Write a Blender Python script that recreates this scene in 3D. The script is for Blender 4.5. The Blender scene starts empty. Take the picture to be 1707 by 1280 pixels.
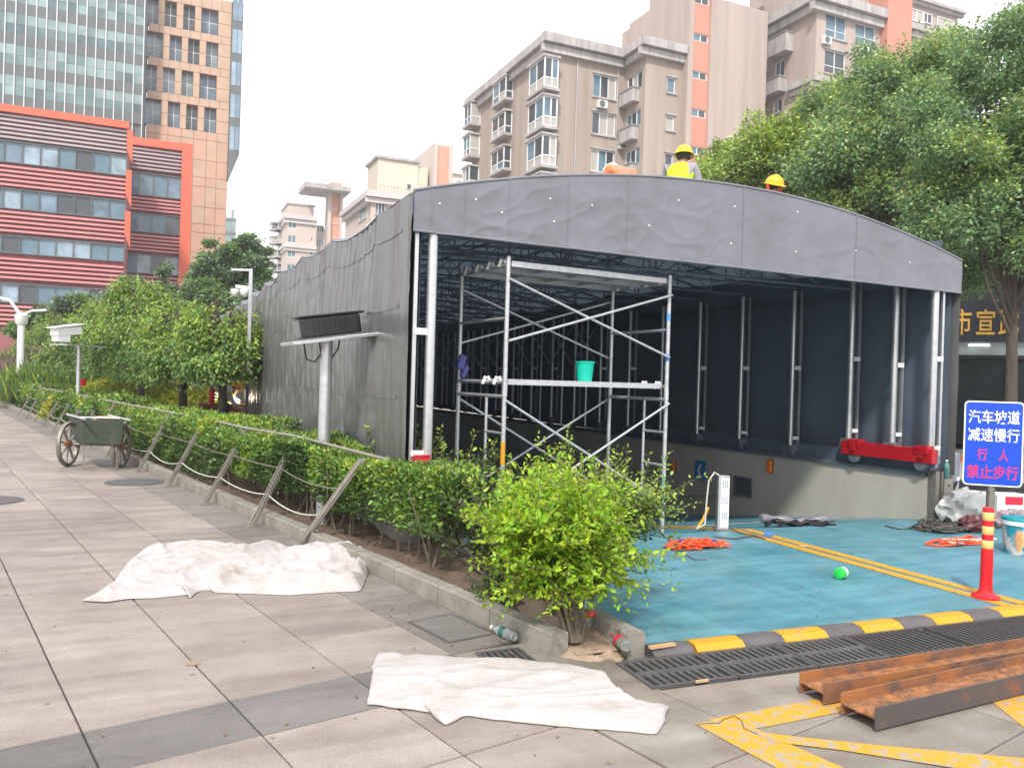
import bpy, bmesh, math, random
import numpy as np
from mathutils import Vector, Matrix, noise as mnoise

random.seed(11)
rng = np.random.default_rng(11)
C = bpy.context.scene.collection
scene = bpy.context.scene

# ------------------------------------------------------------------ camera
FPX, CX, CY = 1350.0, 853.5, 640.0
YAW, ROLL, PITCH, EYE = math.atan(605 / 1350.0), math.atan(.03), math.atan(6 / 1350.0), 1.6
_f = np.array([math.sin(YAW) * math.cos(PITCH), math.cos(YAW) * math.cos(PITCH), -math.sin(PITCH)])
_r0 = np.array([math.cos(YAW), -math.sin(YAW), 0.0])
_u0 = np.cross(_r0, _f)
_r = _r0 * math.cos(ROLL) + _u0 * math.sin(ROLL)
_u = _u0 * math.cos(ROLL) - _r0 * math.sin(ROLL)
cam = bpy.data.cameras.new('camera')
cam.sensor_width = 36.0
cam.lens = 36.0 * FPX / 1707.0
cam.clip_start, cam.clip_end = 0.05, 3000
cam_o = bpy.data.objects.new('camera', cam)
C.objects.link(cam_o)
cam_o.matrix_world = Matrix(((_r[0], _u[0], -_f[0], 0), (_r[1], _u[1], -_f[1], 0), (_r[2], _u[2], -_f[2], EYE), (0, 0, 0, 1)))
scene.camera = cam_o

# ------------------------------------------------------------------ light: bright hazy day, soft sun from behind left
SUN = Vector((-.42, -.62, .78)).normalized()
w = bpy.data.worlds.new("World")
scene.world = w
w.use_nodes = True
wn, wl = w.node_tree.nodes, w.node_tree.links
wn.clear()
sky = wn.new('ShaderNodeTexSky')
sky.sky_type = 'NISHITA'
sky.sun_disc = False
sky.sun_elevation = math.asin(SUN.z)
sky.sun_rotation = math.atan2(SUN.x, SUN.y)
sky.air_density, sky.dust_density = 1.2, 4.0
mixn = wn.new('ShaderNodeMix')
mixn.data_type = 'RGBA'
mixn.inputs[0].default_value = .87
mixn.inputs[7].default_value = (11.4, 11.4, 11.7, 1)      # high thin cloud veil over the blue
bg = wn.new('ShaderNodeBackground')
bg.inputs[1].default_value = .1
wo = wn.new('ShaderNodeOutputWorld')
wl.new(sky.outputs[0], mixn.inputs[6])
wl.new(mixn.outputs[2], bg.inputs[0])
wl.new(bg.outputs[0], wo.inputs[0])
sl = bpy.data.lights.new('sun', 'SUN')
sl.energy = 2.8
sl.angle = math.radians(4.5)
sl.color = (1.0, .95, .88)
so = bpy.data.objects.new('sun', sl)
C.objects.link(so)
so.rotation_euler = SUN.to_track_quat('Z', 'Y').to_euler()
scene.view_settings.view_transform = 'Standard'
scene.view_settings.look = 'None'
scene.view_settings.exposure = 0.58
scene.view_settings.gamma = 1.0
scene.cycles.max_bounces = 14
scene.cycles.diffuse_bounces = 8

# ------------------------------------------------------------------ helpers
def ray(px, py):
    return _f + _r * ((px - CX) / FPX) - _u * ((py - CY) / FPX)
O0 = np.array([0, 0, EYE])
def gz(px, py, z=0.0):
    d = ray(px, py); return O0 + d * ((z - EYE) / d[2])
def gx(px, py, x):
    d = ray(px, py); return O0 + d * (x / d[0])
def gy(px, py, y):
    d = ray(px, py); return O0 + d * (y / d[1])
def gd(px, py, Y):
    return O0 + ray(px, py) * Y
KT = math.atan(1008 / 1350.0) - YAW                         # the kerb runs at this angle to the ramp
def kw(v, u, z=0.0):                                        # kerb frame (across, along) to world
    return (v * math.cos(KT) - u * math.sin(KT), v * math.sin(KT) + u * math.cos(KT), z)
def wk(p):
    return (p[0] * math.cos(KT) + p[1] * math.sin(KT), -p[0] * math.sin(KT) + p[1] * math.cos(KT))

class MB:
    def __init__(s):
        s.v, s.f, s.m = [], [], []
    def add(s, vs, fs, mi=0):
        o = len(s.v)
        s.v += [tuple(map(float, p)) for p in vs]
        s.f += [tuple(i + o for i in f) for f in fs]
        s.m += [mi] * len(fs)
        return s
    def box(s, a, b, mi=0):
        x0, y0, z0 = a; x1, y1, z1 = b
        return s.add([(x0, y0, z0), (x1, y0, z0), (x1, y1, z0), (x0, y1, z0), (x0, y0, z1), (x1, y0, z1), (x1, y1, z1), (x0, y1, z1)],
                     [(0, 3, 2, 1), (4, 5, 6, 7), (0, 1, 5, 4), (1, 2, 6, 5), (2, 3, 7, 6), (3, 0, 4, 7)], mi)
    def obox(s, c, ax, ay, az, mi=0):                       # centre and three half-extent vectors
        c, ax, ay, az = map(np.array, (c, ax, ay, az))
        vs = [c - ax - ay - az, c + ax - ay - az, c + ax + ay - az, c - ax + ay - az, c - ax - ay + az, c + ax - ay + az, c + ax + ay + az, c - ax + ay + az]
        return s.add(vs, [(0, 3, 2, 1), (4, 5, 6, 7), (0, 1, 5, 4), (1, 2, 6, 5), (2, 3, 7, 6), (3, 0, 4, 7)], mi)
    def bar(s, p, q, wd, ht, up=(0, 0, 1), mi=0):           # rectangular bar from p to q
        p, q, up = np.array(p, float), np.array(q, float), np.array(up, float)
        d = q - p; L = np.linalg.norm(d); d = d / L
        sd = np.cross(d, up); sd /= np.linalg.norm(sd); u2 = np.cross(sd, d)
        return s.obox((p + q) / 2, d * L / 2, sd * wd / 2, u2 * ht / 2, mi)
    def tube(s, pts, r, n=8, cap=True, mi=0):
        pts = [np.array(p, float) for p in pts]
        rs = r if hasattr(r, '__len__') else [r] * len(pts)
        o = len(s.v); up = None
        for i, p in enumerate(pts):
            d = pts[min(i + 1, len(pts) - 1)] - pts[max(i - 1, 0)]
            d = d / (np.linalg.norm(d) + 1e-12)
            if up is None:
                up = np.array([0, 0, 1.0]) if abs(d[2]) < .9 else np.array([1.0, 0, 0])
            a = np.cross(d, up); a /= np.linalg.norm(a) + 1e-12
            b = np.cross(a, d); up = b
            for k in range(n):
                t = 2 * math.pi * k / n
                s.v.append(tuple(p + rs[i] * (math.cos(t) * a + math.sin(t) * b)))
        for i in range(len(pts) - 1):
            for k in range(n):
                k2 = (k + 1) % n
                s.f.append((o + i * n + k, o + i * n + k2, o + (i + 1) * n + k2, o + (i + 1) * n + k)); s.m.append(mi)
        if cap:
            s.f.append(tuple(o + k for k in range(n))[::-1]); s.m.append(mi)
            e = o + (len(pts) - 1) * n
            s.f.append(tuple(e + k for k in range(n))); s.m.append(mi)
        return s
    def lathe(s, c, prof, n=20, axis=(0, 0, 1), mi=0):      # profile [(radius, height)] about an axis through c
        c = np.array(c, float); ax = np.array(axis, float); ax /= np.linalg.norm(ax)
        a = np.cross(ax, (0, 0, 1) if abs(ax[2]) < .9 else (1, 0, 0)); a /= np.linalg.norm(a); b = np.cross(ax, a)
        o = len(s.v)
        for r, h in prof:
            for k in range(n):
                t = 2 * math.pi * k / n
                s.v.append(tuple(c + ax * h + r * (math.cos(t) * a + math.sin(t) * b)))
        for i in range(len(prof) - 1):
            for k in range(n):
                k2 = (k + 1) % n
                s.f.append((o + i * n + k, o + i * n + k2, o + (i + 1) * n + k2, o + (i + 1) * n + k)); s.m.append(mi)
        return s
    def prism(s, poly, z0, z1, mi=0):                       # plan polygon (counter-clockwise) extruded
        n = len(poly); o = len(s.v)
        s.v += [(p[0], p[1], z0) for p in poly] + [(p[0], p[1], z1) for p in poly]
        s.f += [tuple(o + i for i in range(n))[::-1], tuple(o + n + i for i in range(n))]
        s.f += [(o + i, o + (i + 1) % n, o + n + (i + 1) % n, o + n + i) for i in range(n)]
        s.m += [mi] * (n + 2)
        return s
    def mesh(s, name, mats, smooth=False, off=(0, 0, 0)):
        me = bpy.data.meshes.new(name)
        me.from_pydata([(a - off[0], b - off[1], c - off[2]) for a, b, c in s.v], [], s.f)
        for m in (mats if isinstance(mats, (list, tuple)) else [mats]):
            me.materials.append(m)
        if isinstance(mats, (list, tuple)) and len(mats) > 1:
            me.polygons.foreach_set('material_index', s.m)
        if smooth:
            me.polygons.foreach_set('use_smooth', [True] * len(me.polygons))
            try: me.set_sharp_from_angle(angle=math.radians(50))
            except Exception: pass
        me.update()
        return me
    def build(s, name, mats, parent=None, smooth=False, kind=None, label=None, bevel=0):
        off = WL.get(parent, (0, 0, 0))
        if parent is None and s.v:
            a = np.array(s.v); off = tuple(np.round([(a[:, 0].min() + a[:, 0].max()) / 2, (a[:, 1].min() + a[:, 1].max()) / 2, a[:, 2].min()], 4))
        o = bpy.data.objects.new(name, s.mesh(name, mats, smooth, off))
        C.objects.link(o)
        if parent is None:
            o.location = off
        else:
            o.parent = parent
        WL[o] = off
        if kind: o['kind'] = kind
        if label: o['label'] = label
        if bevel:
            bm_ = o.modifiers.new('bevel', 'BEVEL'); bm_.width = bevel; bm_.segments = 2; bm_.limit_method = 'ANGLE'
        return o
WL = {}
def thing(name, label, cat, loc, group=None):
    o = bpy.data.objects.new(name, None)
    o.empty_display_size = .2
    C.objects.link(o)
    o.location = tuple(map(float, loc[:3])); WL[o] = tuple(map(float, loc[:3]))
    return tag(o, label, cat, group)
def tag(o, label, cat, group=None):
    o['label'] = label; o['category'] = cat
    if group: o['group'] = group
    return o
def put(name, me, loc, parent=None, rz=0, kind=None, label=None, scale=None):  # an instance sharing mesh data
    o = bpy.data.objects.new(name, me); C.objects.link(o)
    off = WL.get(parent, (0, 0, 0))
    o.location = (loc[0] - off[0], loc[1] - off[1], loc[2] - off[2]); o.rotation_euler = (0, 0, rz)
    if scale: o.scale = scale
    if parent: o.parent = parent
    WL[o] = tuple(loc)
    if kind: o['kind'] = kind
    if label: o['label'] = label
    return o
def dup(root, loc, label, rz=None):
    def cp(o, par):
        c = o.copy(); C.objects.link(c)
        if par: c.parent = par
        for ch in o.children: cp(ch, c)
        return c
    r = cp(root, None); r.location = loc; r['label'] = label
    if rz is not None: r.rotation_euler = (0, 0, rz)
    return r

# ------------------------------------------------------------------ materials
def mat(name, col, rough=.6, metal=0, var=.0, scale=6, bump=0, bscale=40, col2=None, detail=6, stretch=(1, 1, 1), spec=.5, island=0, trans=0, emit=0, coat=0, coord='Object', dist=.02, cut=None):
    m = bpy.data.materials.new(name)
    m.use_nodes = True
    nt = m.node_tree; N, L = nt.nodes, nt.links
    b = N['Principled BSDF']
    b.inputs['Roughness'].default_value = rough
    b.inputs['Metallic'].default_value = metal
    b.inputs['Specular IOR Level'].default_value = spec
    if coat: b.inputs['Coat Weight'].default_value = coat
    base = (*col, 1)
    b.inputs['Base Color'].default_value = base
    out = None
    if var or col2 or bump:
        tc = N.new('ShaderNodeTexCoord'); mp = N.new('ShaderNodeMapping')
        mp.inputs['Scale'].default_value = stretch
        L.new(tc.outputs[coord], mp.inputs[0])
    if var or col2:
        nz = N.new('ShaderNodeTexNoise'); nz.inputs['Scale'].default_value = scale; nz.inputs['Detail'].default_value = detail
        nz.inputs['Roughness'].default_value = .65
        L.new(mp.outputs[0], nz.inputs[0])
        rp = N.new('ShaderNodeValToRGB')
        lo, hi = cut if cut else (.3, .7)
        rp.color_ramp.elements[0].position = lo; rp.color_ramp.elements[1].position = hi
        c2 = col2 if col2 else tuple(c * (1 - var) for c in col)
        c1 = col if col2 else tuple(min(1, c * (1 + var)) for c in col)
        rp.color_ramp.elements[0].color = (*c2, 1); rp.color_ramp.elements[1].color = (*c1, 1)
        L.new(nz.outputs[0], rp.inputs[0]); out = rp.outputs[0]
    if island:
        ge = N.new('ShaderNodeNewGeometry'); hs = N.new('ShaderNodeHueSaturation')
        mr = N.new('ShaderNodeMapRange'); mr.inputs[3].default_value = 1 - island; mr.inputs[4].default_value = 1 + island
        L.new(ge.outputs['Random Per Island'], mr.inputs[0]); L.new(mr.outputs[0], hs.inputs['Value'])
        m2 = N.new('ShaderNodeMath'); m2.operation = 'MULTIPLY'; m2.inputs[1].default_value = 7.31
        fr = N.new('ShaderNodeMath'); fr.operation = 'FRACT'
        L.new(ge.outputs['Random Per Island'], m2.inputs[0]); L.new(m2.outputs[0], fr.inputs[0])
        mh = N.new('ShaderNodeMapRange'); mh.inputs[3].default_value = .5 - island * .09; mh.inputs[4].default_value = .5 + island * .06
        L.new(fr.outputs[0], mh.inputs[0]); L.new(mh.outputs[0], hs.inputs['Hue'])
        if out: L.new(out, hs.inputs['Color'])
        else: hs.inputs['Color'].default_value = base
        out = hs.outputs[0]
    if out: L.new(out, b.inputs['Base Color'])
    if bump:
        n2 = N.new('ShaderNodeTexNoise'); n2.inputs['Scale'].default_value = bscale; n2.inputs['Detail'].default_value = 5
        L.new(mp.outputs[0], n2.inputs[0])
        bp = N.new('ShaderNodeBump'); bp.inputs['Strength'].default_value = bump; bp.inputs['Distance'].default_value = dist
        L.new(n2.outputs[0], bp.inputs['Height']); L.new(bp.outputs[0], b.inputs['Normal'])
    if trans:
        tr = N.new('ShaderNodeBsdfTranslucent'); mx = N.new('ShaderNodeMixShader'); mx.inputs[0].default_value = trans
        if out: L.new(out, tr.inputs[0])
        else: tr.inputs[0].default_value = base
        L.new(b.outputs[0], mx.inputs[1]); L.new(tr.outputs[0], mx.inputs[2])
        L.new(mx.outputs[0], N['Material Output'].inputs[0])
    if emit:
        b.inputs['Emission Color'].default_value = base; b.inputs['Emission Strength'].default_value = emit
    return m
def slab_mat(name, col, col2, stain):
    """pavement stone: each slab its own shade, blotches, grit and dark stains"""
    m = mat(name, col, .75, var=.0, col2=col2, scale=3.2, bump=.25, bscale=90, detail=10, coord='Object', dist=.004)
    nt = m.node_tree; N, L = nt.nodes, nt.links
    b = N['Principled BSDF']
    src = b.inputs['Base Color'].links[0].from_socket
    geo = N.new('ShaderNodeNewGeometry')                     # world position: blotches run on across neighbouring slabs
    oi = N.new('ShaderNodeObjectInfo')
    hs = N.new('ShaderNodeHueSaturation')
    mr = N.new('ShaderNodeMapRange'); mr.inputs[3].default_value = .86; mr.inputs[4].default_value = 1.12
    L.new(oi.outputs['Random'], mr.inputs[0]); L.new(mr.outputs[0], hs.inputs['Value']); L.new(src, hs.inputs['Color'])
    n1 = N.new('ShaderNodeTexNoise'); n1.inputs['Scale'].default_value = .9; n1.inputs['Detail'].default_value = 8; n1.inputs['Roughness'].default_value = .7
    L.new(geo.outputs['Position'], n1.inputs[0])
    rp = N.new('ShaderNodeValToRGB'); rp.color_ramp.elements[0].position = .36; rp.color_ramp.elements[1].position = .62
    rp.color_ramp.elements[0].color = (*stain, 1); rp.color_ramp.elements[1].color = (1, 1, 1, 1)
    L.new(n1.outputs[0], rp.inputs[0])
    mx = N.new('ShaderNodeMix'); mx.data_type = 'RGBA'; mx.blend_type = 'MULTIPLY'; mx.inputs[0].default_value = 1
    L.new(hs.outputs[0], mx.inputs[6]); L.new(rp.outputs[0], mx.inputs[7])
    n2 = N.new('ShaderNodeTexNoise'); n2.inputs['Scale'].default_value = 160; n2.inputs['Detail'].default_value = 3
    L.new(geo.outputs['Position'], n2.inputs[0])
    r2 = N.new('ShaderNodeValToRGB'); r2.color_ramp.elements[0].position = .3; r2.color_ramp.elements[1].position = .6
    r2.color_ramp.elements[0].color = (.72, .72, .72, 1); r2.color_ramp.elements[1].color = (1.08, 1.08, 1.08, 1)
    L.new(n2.outputs[0], r2.inputs[0])
    m3 = N.new('ShaderNodeMix'); m3.data_type = 'RGBA'; m3.blend_type = 'MULTIPLY'; m3.inputs[0].default_value = 1
    L.new(mx.outputs[2], m3.inputs[6]); L.new(r2.outputs[0], m3.inputs[7])
    vo = N.new('ShaderNodeTexVoronoi'); vo.inputs['Scale'].default_value = 3.4; vo.inputs['Randomness'].default_value = 1
    L.new(geo.outputs['Position'], vo.inputs[0])
    r3 = N.new('ShaderNodeValToRGB'); r3.color_ramp.elements[0].position = .045; r3.color_ramp.elements[1].position = .06
    r3.color_ramp.elements[0].color = (.55, .55, .55, 1); r3.color_ramp.elements[1].color = (1, 1, 1, 1)
    L.new(vo.outputs['Distance'], r3.inputs[0])
    mp2 = N.new('ShaderNodeMapping'); mp2.inputs['Rotation'].default_value = (0, 0, .5); mp2.inputs['Scale'].default_value = (.5, 4.5, 1)
    L.new(geo.outputs['Position'], mp2.inputs[0])
    n5 = N.new('ShaderNodeTexNoise'); n5.inputs['Scale'].default_value = 1.3; n5.inputs['Detail'].default_value = 7; L.new(mp2.outputs[0], n5.inputs[0])
    r5 = N.new('ShaderNodeValToRGB'); r5.color_ramp.elements[0].position = .35; r5.color_ramp.elements[1].position = .65
    r5.color_ramp.elements[0].color = (.84, .82, .81, 1); r5.color_ramp.elements[1].color = (1.1, 1.09, 1.08, 1); L.new(n5.outputs[0], r5.inputs[0])
    m4 = N.new('ShaderNodeMix'); m4.data_type = 'RGBA'; m4.blend_type = 'MULTIPLY'; m4.inputs[0].default_value = 1
    m5 = N.new('ShaderNodeMix'); m5.data_type = 'RGBA'; m5.blend_type = 'MULTIPLY'; m5.inputs[0].default_value = 1
    L.new(m3.outputs[2], m4.inputs[6]); L.new(r3.outputs[0], m4.inputs[7]); L.new(m4.outputs[2], m5.inputs[6]); L.new(r5.outputs[0], m5.inputs[7])
    L.new(m5.outputs[2], b.inputs['Base Color'])
    return m
def overlay(m, scale, stretch, lo, hi, c0, c1, detail=9, rot=0):
    """multiply another layer of dirt or wear over a material"""
    nt = m.node_tree; N, L = nt.nodes, nt.links; b = N['Principled BSDF']; i = b.inputs['Base Color']
    ge = N.new('ShaderNodeNewGeometry'); mp = N.new('ShaderNodeMapping'); mp.inputs['Scale'].default_value = stretch; mp.inputs['Rotation'].default_value = (0, 0, rot)
    L.new(ge.outputs['Position'], mp.inputs[0])
    nz_ = N.new('ShaderNodeTexNoise'); nz_.inputs['Scale'].default_value = scale; nz_.inputs['Detail'].default_value = detail; nz_.inputs['Roughness'].default_value = .7; L.new(mp.outputs[0], nz_.inputs[0])
    rp = N.new('ShaderNodeValToRGB'); rp.color_ramp.elements[0].position = lo; rp.color_ramp.elements[1].position = hi
    rp.color_ramp.elements[0].color = (*c0, 1); rp.color_ramp.elements[1].color = (*c1, 1); L.new(nz_.outputs[0], rp.inputs[0])
    mx = N.new('ShaderNodeMix'); mx.data_type = 'RGBA'; mx.blend_type = 'MULTIPLY'; mx.inputs[0].default_value = 1
    if i.links: L.new(i.links[0].from_socket, mx.inputs[6])
    else: mx.inputs[6].default_value = i.default_value
    L.new(rp.outputs[0], mx.inputs[7]); L.new(mx.outputs[2], i)
    return m

M = {}
M['slab'] = slab_mat('paving_stone_buff', (.345, .305, .278), (.285, .25, .228), (.76, .74, .73))
M['slab_grey'] = slab_mat('paving_stone_grey', (.20, .187, .180), (.165, .155, .15), (.8, .78, .78))
M['slab_border'] = slab_mat('paving_stone_border', (.25, .226, .208), (.205, .187, .172), (.75, .73, .73))
M['conc_slab'] = slab_mat('concrete_apron', (.31, .292, .265), (.25, .23, .205), (.70, .64, .60))
M['joint'] = mat('joint_dirt', (.06, .052, .046), .9, var=.3, scale=20)
M['kerb'] = mat('kerb_concrete', (.30, .285, .25), .85, col2=(.22, .205, .175), scale=5, bump=.35, bscale=70, dist=.006)
M['soil'] = mat('soil', (.17, .115, .08), .95, col2=(.085, .06, .042), scale=7, bump=.9, bscale=22, dist=.03)
M['sand'] = mat('building_sand', (.46, .34, .25), .95, col2=(.34, .25, .185), scale=9, bump=.8, bscale=60, dist=.02)
M['blue'] = mat('blue_epoxy_floor', (.155, .345, .425), .5, col2=(.055, .225, .30), scale=1.3, bump=.12, bscale=120, stretch=(.45, 1.6, 1), detail=9, dist=.003)
M['yellow'] = mat('road_paint_yellow', (.62, .30, .012), .6, col2=(.36, .24, .10), scale=11, detail=11, cut=(.30, .46), bump=.15, bscale=150, dist=.002)
M['yellow_worn'] = mat('road_paint_worn', (.56, .29, .022), .7, col2=(.31, .285, .245), scale=16, bump=.2, bscale=120, detail=14, cut=(.42, .50), dist=.002)
M['asphalt'] = mat('asphalt_strip', (.13, .12, .125), .85, col2=(.085, .08, .085), scale=9, bump=.4, bscale=150, dist=.004)
M['conc'] = mat('wall_concrete', (.52, .495, .44), .8, col2=(.43, .405, .36), scale=1.1, bump=.2, bscale=30, detail=9, stretch=(1, 1, .55), dist=.006)
M['conc_dark'] = mat('old_concrete', (.24, .235, .22), .85, col2=(.17, .165, .155), scale=.9, bump=.2, bscale=25, dist=.006)
M['tarp'] = mat('grey_coated_fabric', (.183, .186, .216), .34, var=.10, scale=1.6, bump=.06, bscale=260, dist=.002, spec=.5)
M['tarp_side'] = mat('grey_coated_fabric_side', (.135, .137, .14), .30, var=.16, scale=1.2, bump=.06, bscale=220, dist=.002, stretch=(1, 1, .4), spec=.6)
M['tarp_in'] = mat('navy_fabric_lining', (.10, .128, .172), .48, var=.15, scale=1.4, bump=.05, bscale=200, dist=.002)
M['galv'] = mat('galvanised_steel', (.62, .63, .65), .34, metal=.75, var=.12, scale=14, bump=.05, bscale=90, dist=.001)
M['scaf'] = mat('scaffold_zinc', (.60, .61, .63), .40, metal=.55, col2=(.40, .40, .42), scale=18, bump=.08, bscale=120, cut=(.2, .6), dist=.001)
M['steel_dark'] = mat('truss_steel', (.20, .22, .27), .5, metal=.5, var=.15)
M['white_band'] = mat('white_label', (.85, .85, .86), .5, var=.03)
M['red'] = mat('red_enamel', (.50, .012, .022), .35, col2=(.40, .010, .02), scale=8, coat=.2)
M['red_plastic'] = mat('red_flexible_plastic', (.72, .012, .02), .42, var=.1, scale=9)
M['reflect'] = mat('reflective_tape', (.83, .56, .20), .4, var=.08, scale=25)
M['sign_blue'] = mat('sign_blue_film', (.006, .065, .58), .35, var=.04)
M['sign_white'] = mat('sign_white_film', (.86, .87, .9), .4, var=.02)
M['sign_red'] = mat('sign_red_film', (.85, .03, .10), .4, var=.03)
M['rust'] = mat('rusted_steel', (.43, .185, .065), .85, metal=.1, col2=(.19, .105, .07), scale=13, bump=.35, bscale=60, detail=10, cut=(.34, .62), dist=.004)
M['mill'] = mat('mill_scale_steel', (.115, .10, .098), .55, metal=.4, col2=(.33, .13, .05), scale=6, bump=.2, bscale=50, detail=11, cut=(.30, .45), dist=.003)
M['iron'] = mat('cast_iron', (.135, .13, .13), .6, metal=.35, col2=(.09, .088, .09), scale=14, bump=.25, bscale=120, dist=.003)
M['pit_shade'] = mat('painted_pit_shade', (.012, .012, .012), .9, var=.1)  # near-black, stands for the shade inside shallow openings
M['cloth'] = mat('white_cotton', (.52, .49, .49), .9, col2=(.45, .415, .40), scale=2.6, bump=.12, bscale=300, cut=(.3, .55), dist=.002, trans=.12)
M['green_cart'] = mat('green_paint_worn', (.032, .05, .034), .6, col2=(.08, .068, .05), scale=9, bump=.1, bscale=50, cut=(.3, .5))
M['steel_old'] = mat('dull_steel', (.30, .285, .26), .5, metal=.55, col2=(.22, .18, .145), scale=11)
M['rubber'] = mat('black_rubber', (.03, .03, .03), .7, var=.2)
M['fence'] = mat('stainless_dirty', (.40, .375, .335), .42, metal=.6, col2=(.28, .25, .215), scale=8)
M['black'] = mat('black_housing', (.022, .022, .026), .4, var=.2, scale=5)
M['dark_glass'] = mat('black_lens', (.01, .01, .012), .08, spec=.8)
M['white_paint'] = mat('white_paint', (.78, .78, .77), .4, col2=(.70, .69, .67), scale=5)
M['teal'] = mat('teal_plastic', (.0, .50, .36), .38, var=.07, scale=6)
M['orange_lamp'] = mat('orange_reflector', (.80, .16, .02), .35, var=.05)
M['wood'] = mat('raw_wood', (.52, .34, .19), .7, var=.2, scale=9, stretch=(1, 8, 8))
M['bark'] = mat('bark', (.10, .078, .062), .95, col2=(.045, .036, .03), scale=9, bump=.8, bscale=20, stretch=(1, 1, .25), dist=.03)
M['twig'] = mat('twig_bark', (.15, .12, .09), .9, var=.3, scale=14)
def leafm(name, c, isl, tr=.32, rough=.45):
    return mat(name, c, rough, var=.25, scale=1.1, island=isl, trans=tr, spec=.45)
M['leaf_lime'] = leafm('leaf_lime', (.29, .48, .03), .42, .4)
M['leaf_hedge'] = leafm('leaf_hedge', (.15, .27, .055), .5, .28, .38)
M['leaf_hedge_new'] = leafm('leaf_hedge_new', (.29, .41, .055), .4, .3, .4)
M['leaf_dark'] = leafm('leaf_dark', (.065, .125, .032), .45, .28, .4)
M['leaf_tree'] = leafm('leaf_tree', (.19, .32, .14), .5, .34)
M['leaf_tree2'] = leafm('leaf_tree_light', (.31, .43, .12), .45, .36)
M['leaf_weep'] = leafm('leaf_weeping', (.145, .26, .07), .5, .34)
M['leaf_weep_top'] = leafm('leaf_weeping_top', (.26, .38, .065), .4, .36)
M['leaf_far'] = leafm('leaf_far', (.17, .25, .14), .4, .3)
M['leaf_yellow'] = leafm('leaf_golden', (.36, .34, .03), .35, .35)
M['leaf_iris'] = leafm('leaf_strap', (.10, .19, .06), .35, .3)
def roof_mat():
    m = mat('grey_fabric_translucent', (.185, .187, .218), .42, var=.10, scale=1.6, bump=.06, bscale=260, dist=.002, trans=.14)
    for n in m.node_tree.nodes:
        if n.type == 'BSDF_TRANSLUCENT':
            for l in list(n.inputs[0].links): m.node_tree.links.remove(l)
            n.inputs[0].default_value = (.20, .255, .33, 1)    # daylight through the coated cloth comes out blue
    return m
M['tarp_roof'] = roof_mat()
M['skin'] = mat('skin', (.42, .23, .15), .55, var=.06, scale=12)
M['hair'] = mat('black_hair', (.018, .016, .016), .55, var=.3, scale=40)
M['helmet'] = mat('yellow_helmet', (.85, .54, .01), .28, var=.03)
M['helmet_o'] = mat('amber_helmet', (.85, .42, .01), .28, var=.03)
M['helmet_w'] = mat('pale_helmet', (.62, .62, .58), .35, var=.05)
M['vest'] = mat('lime_vest', (.52, .76, .02), .75, var=.12, scale=8)
M['vest_grey'] = mat('silver_tape', (.45, .48, .45), .4, var=.05)
M['sleeve'] = mat('grey_shirt', (.30, .29, .33), .85, var=.12, scale=9)
M['orange_cloth'] = mat('orange_jacket', (.70, .22, .10), .85, var=.2, scale=9)
M['denim'] = mat('dark_trousers', (.045, .05, .075), .85, var=.2, scale=9)
M['strap'] = mat('orange_webbing', (.85, .09, .025), .7, var=.15, scale=12)
M['blue_bit'] = mat('blue_plastic', (.03, .07, .42), .45, var=.1)
M['cable'] = mat('grey_cable', (.075, .07, .062), .55, var=.35, scale=7)
M['cable_w'] = mat('white_cable', (.60, .59, .53), .5, var=.1)
M['sack'] = mat('woven_sack', (.66, .67, .64), .7, var=.1, scale=9, bump=.2, bscale=80)
M['maroon'] = mat('maroon_film', (.115, .028, .036), .4, var=.4, scale=6, bump=.5, bscale=20)
M['bottle'] = mat('clear_bottle', (.78, .83, .83), .12, var=.06, scale=20, spec=.7)
M['bottle'].node_tree.nodes['Principled BSDF'].inputs['Transmission Weight'].default_value = .8
M['bottle_green'] = mat('green_bottle', (.02, .56, .075), .2, var=.1, scale=12)
M['label_red'] = mat('red_label', (.75, .02, .05), .4, var=.05)
M['label_green'] = mat('dark_green_label', (.01, .13, .085), .4, var=.1)
M['paper'] = mat('grey_paper', (.70, .70, .70), .7, var=.05)
M['gold'] = mat('gilt_letters', (.70, .40, .09), .35, metal=.5, var=.1)

overlay(M['blue'], 2.2, (.5, 2.6, 1), .34, .66, (.78, .74, .70), (1.16, 1.12, 1.10), rot=.15)
overlay(M['blue'], 9, (.35, 5, 1), .52, .72, (1, 1, 1), (1.30, 1.16, 1.10), rot=.1)
overlay(M['blue'], 1.0, (2.4, .16, 1), .36, .60, (.80, .83, .83), (1.08, 1.06, 1.05))
overlay(M['blue'], 26, (1, 1, 1), .30, .42, (.80, .80, .78), (1, 1, 1))
overlay(M['blue'], .8, (1, 1, 1), .30, .55, (.74, .86, .86), (1, 1, 1))
overlay(M['conc'], .9, (1.4, 1.4, .6), .32, .68, (.84, .81, .77), (1.06, 1.06, 1.06))
overlay(M['kerb'], 3, (1, 1, 1), .35, .6, (.72, .70, .66), (1.05, 1.05, 1.05))
overlay(M['cloth'], 3.5, (1, 1, 1), .30, .50, (.80, .74, .66), (1, 1, 1))
overlay(M['red_plastic'], 14, (1, 1, .5), .35, .52, (.72, .66, .62), (1, 1, 1))
overlay(M['red'], 10, (1, 1, 1), .35, .52, (.70, .70, .70), (1, 1, 1))
overlay(M['tarp'], 1.1, (1.5, 1.5, .6), .35, .65, (.90, .90, .90), (1.06, 1.06, 1.06))
overlay(M['rust'], 30, (1, 1, 1), .40, .62, (.55, .50, .48), (1.1, 1.08, 1.05))
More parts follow.
